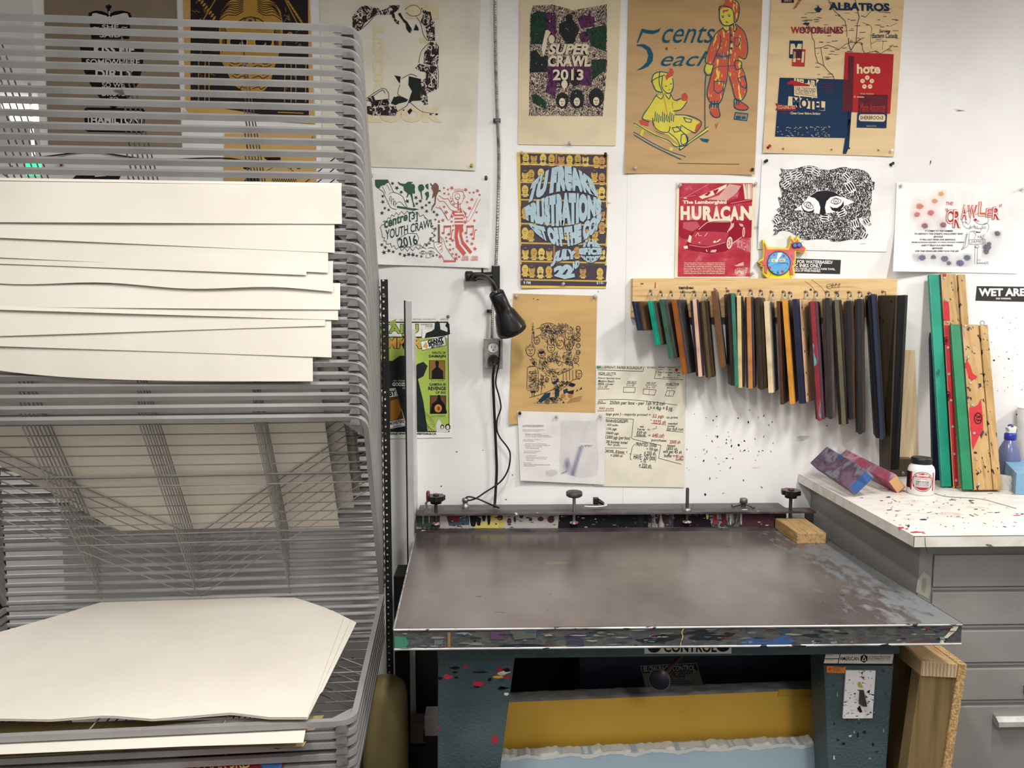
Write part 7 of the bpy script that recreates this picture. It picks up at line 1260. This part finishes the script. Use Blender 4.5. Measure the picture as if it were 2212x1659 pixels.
tapeA = [[(442, 70), (470, 70), (465, 92), (445, 92)], [(447, 262), (485, 265), (492, 330), (494, 400), (452, 400)], [(455, 430), (496, 430), (515, 800), (530, 1100), (555, 1560), (524, 1562), (495, 1100), (465, 600)]]
P = big(plA, {'blade': [(348, 75), (420, 75), (508, 1565), (440, 1565)], 'bm': mat('teal_rubber', ['1a7f68', '208a72', '289378'], scale=10, rough=.35, spots=[('15604f', 30, .72, (1, 1, .4))]), 'gap': [(418, 75), (442, 75), (530, 1565), (506, 1565)],
              'handle': [[(430, 68), (540, 70), (648, 1575), (518, 1575)], [(552, 72), (604, 74), (712, 1575), (660, 1575)]]}, 'tall teal bladed squeegee with red tape and bolts, leaning on the wall', .028, [(453, 100), (462, 252), (474, 410), (480, 590), (488, 776), (503, 960), (515, 1145), (527, 1337), (540, 1522)], tapeA, '')
for y in (540, 925): P.ring(466+(y-540)*.05, y, 12, 26, 5, '3a1418', 12, 'tape_emblem').ell(466+(y-540)*.05, y, 7, 16, '3a1418', 10, 'tape_emblem')
P.done()
plB = lean_plane(2080, 700, -.100, 2110, 1060)
tapeB = [[(610, 670), (640, 720), (655, 770), (690, 795), (660, 815), (645, 825), (625, 790), (605, 720)], [(712, 950), (720, 1010), (728, 1100), (728, 1170), (700, 1210), (655, 1310), (648, 1270), (645, 1200), (628, 1050), (630, 1010), (665, 1005), (690, 990)]]
P = big(plB, {'blade': [(500, 424), (570, 424), (660, 1585), (588, 1585)], 'bm': mat('green_rubber', ['1c6e4a', '237a52', '2a8059'], scale=10, rough=.35, spots=[('174f39', 30, .72, (1, 1, .4))]), 'gap': [(568, 424), (582, 424), (672, 1585), (658, 1585)],
              'handle': [[(578, 422), (696, 426), (797, 1588), (664, 1588)], [(706, 426), (762, 428), (860, 1588), (803, 1588)]]}, 'shorter green bladed squeegee with red tape patches, leaning in front of the teal one', .028, [(600, 437), (620, 656), (635, 837), (650, 992), (663, 1190), (680, 1370), (695, 1548)], tapeB, '')
P.ring(692, 1086, 26, 38, 7, '3a1418', 18, 'tape_emblem').text('Tuck', 674, 1062, 712, 1084, '3a1418', .06).text('Tape', 674, 1088, 712, 1110, '3a1418', .06).done()
rgB = [o_ for o_ in COL.objects if o_.name.startswith('large_squeegee')][-1]
f = lp9(plB)
MB().tube([f(722+15*math.sin(2*math.pi*k/12), 415-14*math.cos(2*math.pi*k/12), -.014) for k in range(13)], .0016, 6, caps=False).build('ring', m_stl, rgB)
plC = lean_plane(2012, 720, -.006, 2020, 1040); f = lp9(plC); r = thing('large_squeegee', f(400, 1520), 'dark navy squeegee standing behind the teal bladed one', 'squeegee', 'large squeegees leaning on the wall')
MB().prism([f(*q_) for q_ in ((357, 480), (420, 480), (470, 1520), (378, 1520))], plC.n*-.012).build('blade', plain('14203a', .4), r); MB().prism([f(*q_) for q_ in ((420, 470), (520, 470), (570, 1520), (470, 1520))], plC.n*-.014).build('handle', m_oak, r)
# spray bottle
sb = onZ(2181, 1022, ZW); s = thing('spray_bottle', sb, 'clear spray bottle with a blue collar and white trigger at the right edge', 'bottle')
sb.y = -.12; sb.z = ZW; s.location = sb; ORI[s.name] = V(sb); sb.x = onY(2180, 980, -.12).x
hz = onY(2180, 950, -.12).z-ZW
MB().lathe([(.034, 0), (.036, .004), (.036, hz*.62), (.031, hz*.80), (.019, hz*.97), (.0165, hz)], sb, n=28).build('bottle', mat('cloudy_plastic', ['7f86b5', '8f96bf'], scale=8, rough=.2, trans=.5, spec=.5), s)
MB().lathe([(.0175, hz), (.019, hz+.002), (.019, hz+.022), (.014, hz+.026)], sb, n=20).build('collar', plain('28339b', .35), s)
t0 = sb+V((0, 0, hz+.024)); hh = onY(2180, 919, -.12).z-t0.z
MB().prism([t0+V((x, -.010, z)) for x, z in ((-.012, 0), (.012, 0), (.014, hh*.5), (.016, hh*.85), (.006, hh), (-.010, hh*.97), (-.016, hh*.7), (-.010, hh*.35))], (0, .02, 0)).build('trigger_head', plain('dcdbd8', .4), s, bevel=.002)
MB().sphere(t0+V((-.002, -.002, hh*.95)), .010, 12, (1, 1, .7)).build('nozzle', plain('3a4488', .4), s)
# ribbed white tub behind it
tb0 = V((onY(2238, 950, -.07).x, -.064, ZW)); s = thing('cup_stack', tb0, 'white ribbed stack of plastic cups at the right edge behind the spray bottle', 'cup stack')
zt_ = onY(2205, 880, -.07).z-ZW; prof = [(.045, 0)]
for k in range(16): prof += [(.047+.0007*k, zt_*(k+.2)/16), (.0495+.0007*k, zt_*(k+.85)/16)]
MB().lathe(prof, tb0, n=36).build('cups', plain('e4e2de', .4), s)
# blue box and the cards in front
q0, q1 = onZ(2193, 1069, ZW), onZ(2163, 1033, ZW); bx = thing('blue_box', q0, 'light blue cardboard box at the right edge of the worktop', 'box')
m_bx = mat('blue_carton', ['6a93b0', '769fbb', '6890ab'], scale=9, rough=.5); ux = V((1, .0, 0)); d_ = (q1-q0); d_.z = 0
MB().prism([q0, q0+V((.16, -.01, 0)), q0+V((.16, -.01, 0))+d_, q0+d_], (0, 0, .072)).build('carton', m_bx, bx, bevel=.002)
P = Print(Plane(q0, d_.cross(V((0, 0, 1)))), bx, lift=.0008)
for x, y in ((2177, 1020), (2182, 1021), (2186, 1024)): P.ell(x, y, 2.0, 2.4, 'c7dbe8', 8, 'print_marks')
P.done()
cq = onZ(2172, 1056, ZW)
for k in range(3):
    b0 = cq+V((-.026+.012*k, -.006-.004*k, .0005)); tag(MB().prism([b0, b0+V((.026, -.022, 0)), b0+V((.004, -.006, .048)), b0+V((-.022, .014, .05))], (.0015, .002, 0)).build('paper_card', plain('cfc9c2', .7)), ('leftmost', 'middle', 'rightmost')[k]+' of three thin white cards leaning against the blue box', 'card')
# stick lying behind the jar
MBs = MB().tube([onW(1350, 372, ZW+.004), onW(1425, 410, ZW+.004)], .0035, 8); tag(MBs.build('mixing_stick', plain('b9b4ae', .5)), 'thin pale stick lying on the worktop left of the teal squeegee foot', 'stick')
# ------------------------------------------------------------------ under the table
m_foam_y = mat('yellow_vinyl', ['c89c37', 'd2a642', 'd8ae4c'], scale=2, rough=.45, bump=.05, bscale=14); m_edge = mat('ragged_grey_edge', ['6b6866', '8a8785', '96938f'], scale=30, stretch=(.5, 1, 1), rough=.8, bump=.4, bscale=60)
def onD(x, y, d): return onY(x, y, -2.70+d)
dY = 2.03; p0, p1, p2, p3 = onD(1075, 1518, dY), onD(1790, 1489, dY), onD(1790, 1478, dY), onD(1075, 1506, dY)
yf = -2.70+dY
bo = thing('padded_board', V(((p0.x+p1.x)/2, yf, 0)), 'mustard yellow padded board with a ragged grey top edge under the press table', 'board')
rj_ = random.Random(6)
MB().prism([V((p0.x, yf, 0)), V((p1.x, yf, 0)), V((p1.x, yf, p1.z)), V((p0.x, yf, p0.z))], (0, .05, 0)).build('vinyl_cover', m_foam_y, bo)
def rag(u, v):
    z = p0.z+(p1.z-p0.z)*u; return V((p0.x+(p1.x-p0.x)*u, yf-.002+.056*v, z+.001+(.004+.0016*math.sin(u*80)*math.sin(u*31))*(1 if .05 < v < .95 else 0)))
MB().grid(rag, 90, 8).build('top_edge', m_edge, bo)
tl_, tr_ = onD(1681, 1493, dY), onD(1790, 1490, dY); MB().box(tl_.x, tr_.x, yf-.0025, yf, tl_.z-.016, tl_.z+.006).build('tape_strip', plain('bf9a3a', .4), bo)
dB = 1.955; ybf = -2.70+dB; b0, b1 = onD(1068, 1638, dB), onD(1780, 1607, dB)
fo = thing('foam_board', V(((b0.x+b1.x)/2, ybf, 0)), 'pale blue foam board with a ragged white top edge, in front of the yellow board', 'board')
m_fb = mat('pale_blue_foam', ['a5bccb', 'afc5d3', 'b6cbd8'], scale=3, rough=.6)
xr = b1.x; rc_ = .03
MB().prism([V((b0.x, ybf, 0)), V((xr, ybf, 0)), V((xr, ybf, b1.z-rc_)), V((xr-.008, ybf, b1.z-.010)), V((xr-rc_, ybf, b1.z)), V((b0.x, ybf, b0.z))], (0, .04, 0)).build('slab', m_fb, fo)
def rag2(u, v):
    z = b0.z+(b1.z-b0.z)*u; j = .0040*math.sin(u*61)*math.sin(u*23+1)+.0025*math.sin(u*233)*math.sin(u*41)
    if v < .34: return V((b0.x+(xr-.03-b0.x)*u, ybf-.0012, z-.007-.004*math.sin(u*47)+.010*v/.34+j*.6))
    return V((b0.x+(xr-.03-b0.x)*u, ybf+.042*(v-.34)/.66, z+.003+j+(.002*math.sin(u*140) if v < .9 else -.004)))
MB().grid(rag2, 190, 9, smooth=False).build('torn_edge', mat('torn_white_foam', ['cfd0cb', 'dcdcd7', 'e3e3de'], scale=26, rough=.8, bump=.3, bscale=80), fo)
# dark blower housing with its control plate and pedal
yH = -2.70+2.20; h0, h1 = onD(1245, 1405, 2.20), onD(1812, 1405, 2.20)
ho = thing('blower_housing', V(((h0.x+h1.x)/2, yH, 0)), 'dark navy blower housing with a control plate in the shade under the press table', 'blower')
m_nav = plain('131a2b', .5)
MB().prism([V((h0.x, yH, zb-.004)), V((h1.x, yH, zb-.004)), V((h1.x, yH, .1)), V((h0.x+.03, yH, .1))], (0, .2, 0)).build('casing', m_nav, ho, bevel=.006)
for xx in (h0.x+.05, h1.x-.05): MB().box(xx-.02, xx+.02, yH+.03, yH+.17, 0, .1).build('foot', m_dk, ho)
T5 = (1430, 1380, .1808)
P = Print(wallplane(yH), ho, lift=.001).poly([(1383, 1438), (1505, 1432), (1521, 1485), (1396, 1492)], '77736d', 'control_plate').poly([(1386, 1440), (1503, 1434), (1508, 1448), (1389, 1454)], '17181c', 'control_plate_band').text('BLOW-BACK CONTROL', 1390, 1438, 1502, 1450, '9a968f', .03, slope=-.03).text('HOLDING AND TAKE-OFF', 1408, 1450, 1497, 1458, '2a2a2c', .03, slope=-.03).text('INSTRUCTIONS', 1416, 1459, 1480, 1465, '2a2a2c', .03, slope=-.03)
for k in range(4): P.line([(1420, 1469+k*4.2), (1478+k*9, 1467+k*4.2)], 1.2, '2f2f30', 'fine_print')
P.done()
q0, q1 = onD(1504, 1413, 2.02), onD(1568, 1430, 2.02)
MB().box(q0.x, q1.x, yH-.12, yH, q1.z, q1.z+.003).box(q1.x-.004, q1.x, yH-.12, yH, q1.z, zb-.001).build('control_bracket', plain('566066', .5), ho)
pa, pb = onD(1476, 1412, 1.99), onD(1424, 1468, 1.90); pr_ = MB().tube([pa, pa+(pb-pa)*.96], .006, 10).build('lever_rod', plain('4a2a26', .5), ho)
dax = (pb-pa).normalized(); dd = (dax*.45+V((-.15, -1, .12))).normalized(); MB().lathe([(.024, -.005), (.029, -.003), (.030, 0), (.0285, .002)], pb, dd, 32).build('pedal_rim', m_stl, ho); MB().lathe([(.0282, .0), (.0275, .0025), (0, .003)], pb, dd, 32).build('pedal_face', plain('1e1b2d', .35), ho)
# dark panel, widened as a black backdrop imitating deep shade, and two pale boxes behind the left leg, cream roll beside the rack
yD = -2.70+2.46; d0, d1 = onD(849, 1418, 2.46), onD(1262, 1418, 2.46)
tag(MB().box(d0.x+.006, d1.x, yD, yD+.12, 0, zb-.004).build('dark_backdrop_panel', plain('15100d', .6)), 'dark brown panel behind the left table leg, widened as a backdrop imitating shade', 'panel')
for (x0, y0, x1, y1, d, c, lab) in ((886, 1562, 925, 1606, 2.33, '6a5a58', 'small reddish grey box low behind the left table leg'), (917, 1547, 960, 1590, 2.25, '8a8583', 'small pale box in front of the reddish grey one, behind the left table leg')):
    a, b = onD(x0, y0, d), onD(x1, y1, d); tag(MB().box(a.x, b.x, -2.70+d, -2.70+d+.06, b.z, a.z).build('small_box', plain(c, .7), bevel=.002), lab, 'box')
    if lab.startswith('small red'): sa_, sb_ = a, b
    else: pa_, pbx = a, b
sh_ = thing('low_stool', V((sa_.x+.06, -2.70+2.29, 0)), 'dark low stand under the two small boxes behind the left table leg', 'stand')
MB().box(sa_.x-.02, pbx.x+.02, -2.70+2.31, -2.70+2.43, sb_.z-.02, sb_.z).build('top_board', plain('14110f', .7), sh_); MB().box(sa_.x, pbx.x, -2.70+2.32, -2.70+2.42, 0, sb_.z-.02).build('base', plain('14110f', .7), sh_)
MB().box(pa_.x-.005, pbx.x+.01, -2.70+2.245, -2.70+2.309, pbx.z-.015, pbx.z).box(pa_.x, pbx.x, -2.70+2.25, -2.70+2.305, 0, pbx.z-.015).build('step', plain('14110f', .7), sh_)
r0_, r1_ = onD(800, 1600, 2.16), onD(876, 1600, 2.16); cx_ = r1_.x-.07; zt3 = onD(850, 1490, 2.16).z
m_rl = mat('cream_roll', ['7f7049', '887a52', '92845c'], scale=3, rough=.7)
tag(MB().lathe([(.068, 0), (.07, .01), (.071, zt3*.5), (.069, zt3-.05), (.062, zt3-.022), (.045, zt3-.006), (0, zt3)], V((cx_, -2.70+2.23, 0)), n=32).build('cream_roll', m_rl), 'cream fabric roll standing in the shade between rack and press table', 'roll')
# timber frame leaning beside the right leg
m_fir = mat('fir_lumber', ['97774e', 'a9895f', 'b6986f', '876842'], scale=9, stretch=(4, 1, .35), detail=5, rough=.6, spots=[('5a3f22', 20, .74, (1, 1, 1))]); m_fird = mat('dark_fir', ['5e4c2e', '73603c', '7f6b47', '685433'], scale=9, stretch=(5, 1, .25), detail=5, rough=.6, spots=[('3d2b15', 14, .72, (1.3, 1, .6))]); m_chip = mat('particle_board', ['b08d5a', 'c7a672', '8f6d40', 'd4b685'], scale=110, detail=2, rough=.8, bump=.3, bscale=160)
T4_ = lambda x, y, d: onD(1750+x*.3068, 1150+y*.3068, d)
dF = 1.775; A1, A2, A3, A4 = T4_(787, 906, dF), T4_(1045, 930, dF), T4_(1031, 1026, dF), T4_(779, 1012, dF)
tf = thing('timber_frame', V(((A1.x+A2.x)/2, -2.70+dF, 0)), 'fir timber frame with a particle board side leaning beside the drawer cabinet', 'frame')
bk_ = V((-.0, .19, .0))
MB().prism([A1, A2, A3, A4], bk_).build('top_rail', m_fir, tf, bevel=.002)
end_ = MB().prism([A1+(A3-A1)*.03, A2+(A4-A2)*.03, A3+(A1-A3)*.03, A4+(A2-A4)*.03], V((0, -.0008, 0))).build('rail_end', mat('end_grain', ['a38a68', 'b79f7e', 'c0a888'], scale=20, rough=.7, wave=(34, (1, 1, 2.2), 2.5)), tf)
def down(p, q, z): t = (z-p.z)/(q.z-p.z); return p+(q-p)*t
B3, B4 = T4_(935, 1659, dF), T4_(690, 1659, dF); L0, R0 = down(A4, B4, .0), down(A3, B3, .0)
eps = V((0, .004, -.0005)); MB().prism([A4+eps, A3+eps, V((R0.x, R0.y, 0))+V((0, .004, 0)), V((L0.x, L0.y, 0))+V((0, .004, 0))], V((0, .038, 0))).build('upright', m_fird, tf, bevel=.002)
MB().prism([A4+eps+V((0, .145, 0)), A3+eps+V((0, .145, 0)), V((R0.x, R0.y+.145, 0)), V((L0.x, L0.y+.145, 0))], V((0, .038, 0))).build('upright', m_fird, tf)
C1, C2_ = T4_(1048, 929, dF), T4_(1104, 932, dF); E1, E2 = T4_(937, 1659, dF), T4_(992, 1659, dF); G1, G2_ = down(C1, E1, 0.0), down(C2_, E2, 0.0)
MB().prism([C1, C2_, V((G2_.x, G2_.y, 0)), V((G1.x, G1.y, 0))], V((0, .20, 0))).build('side_board', m_chip, tf)
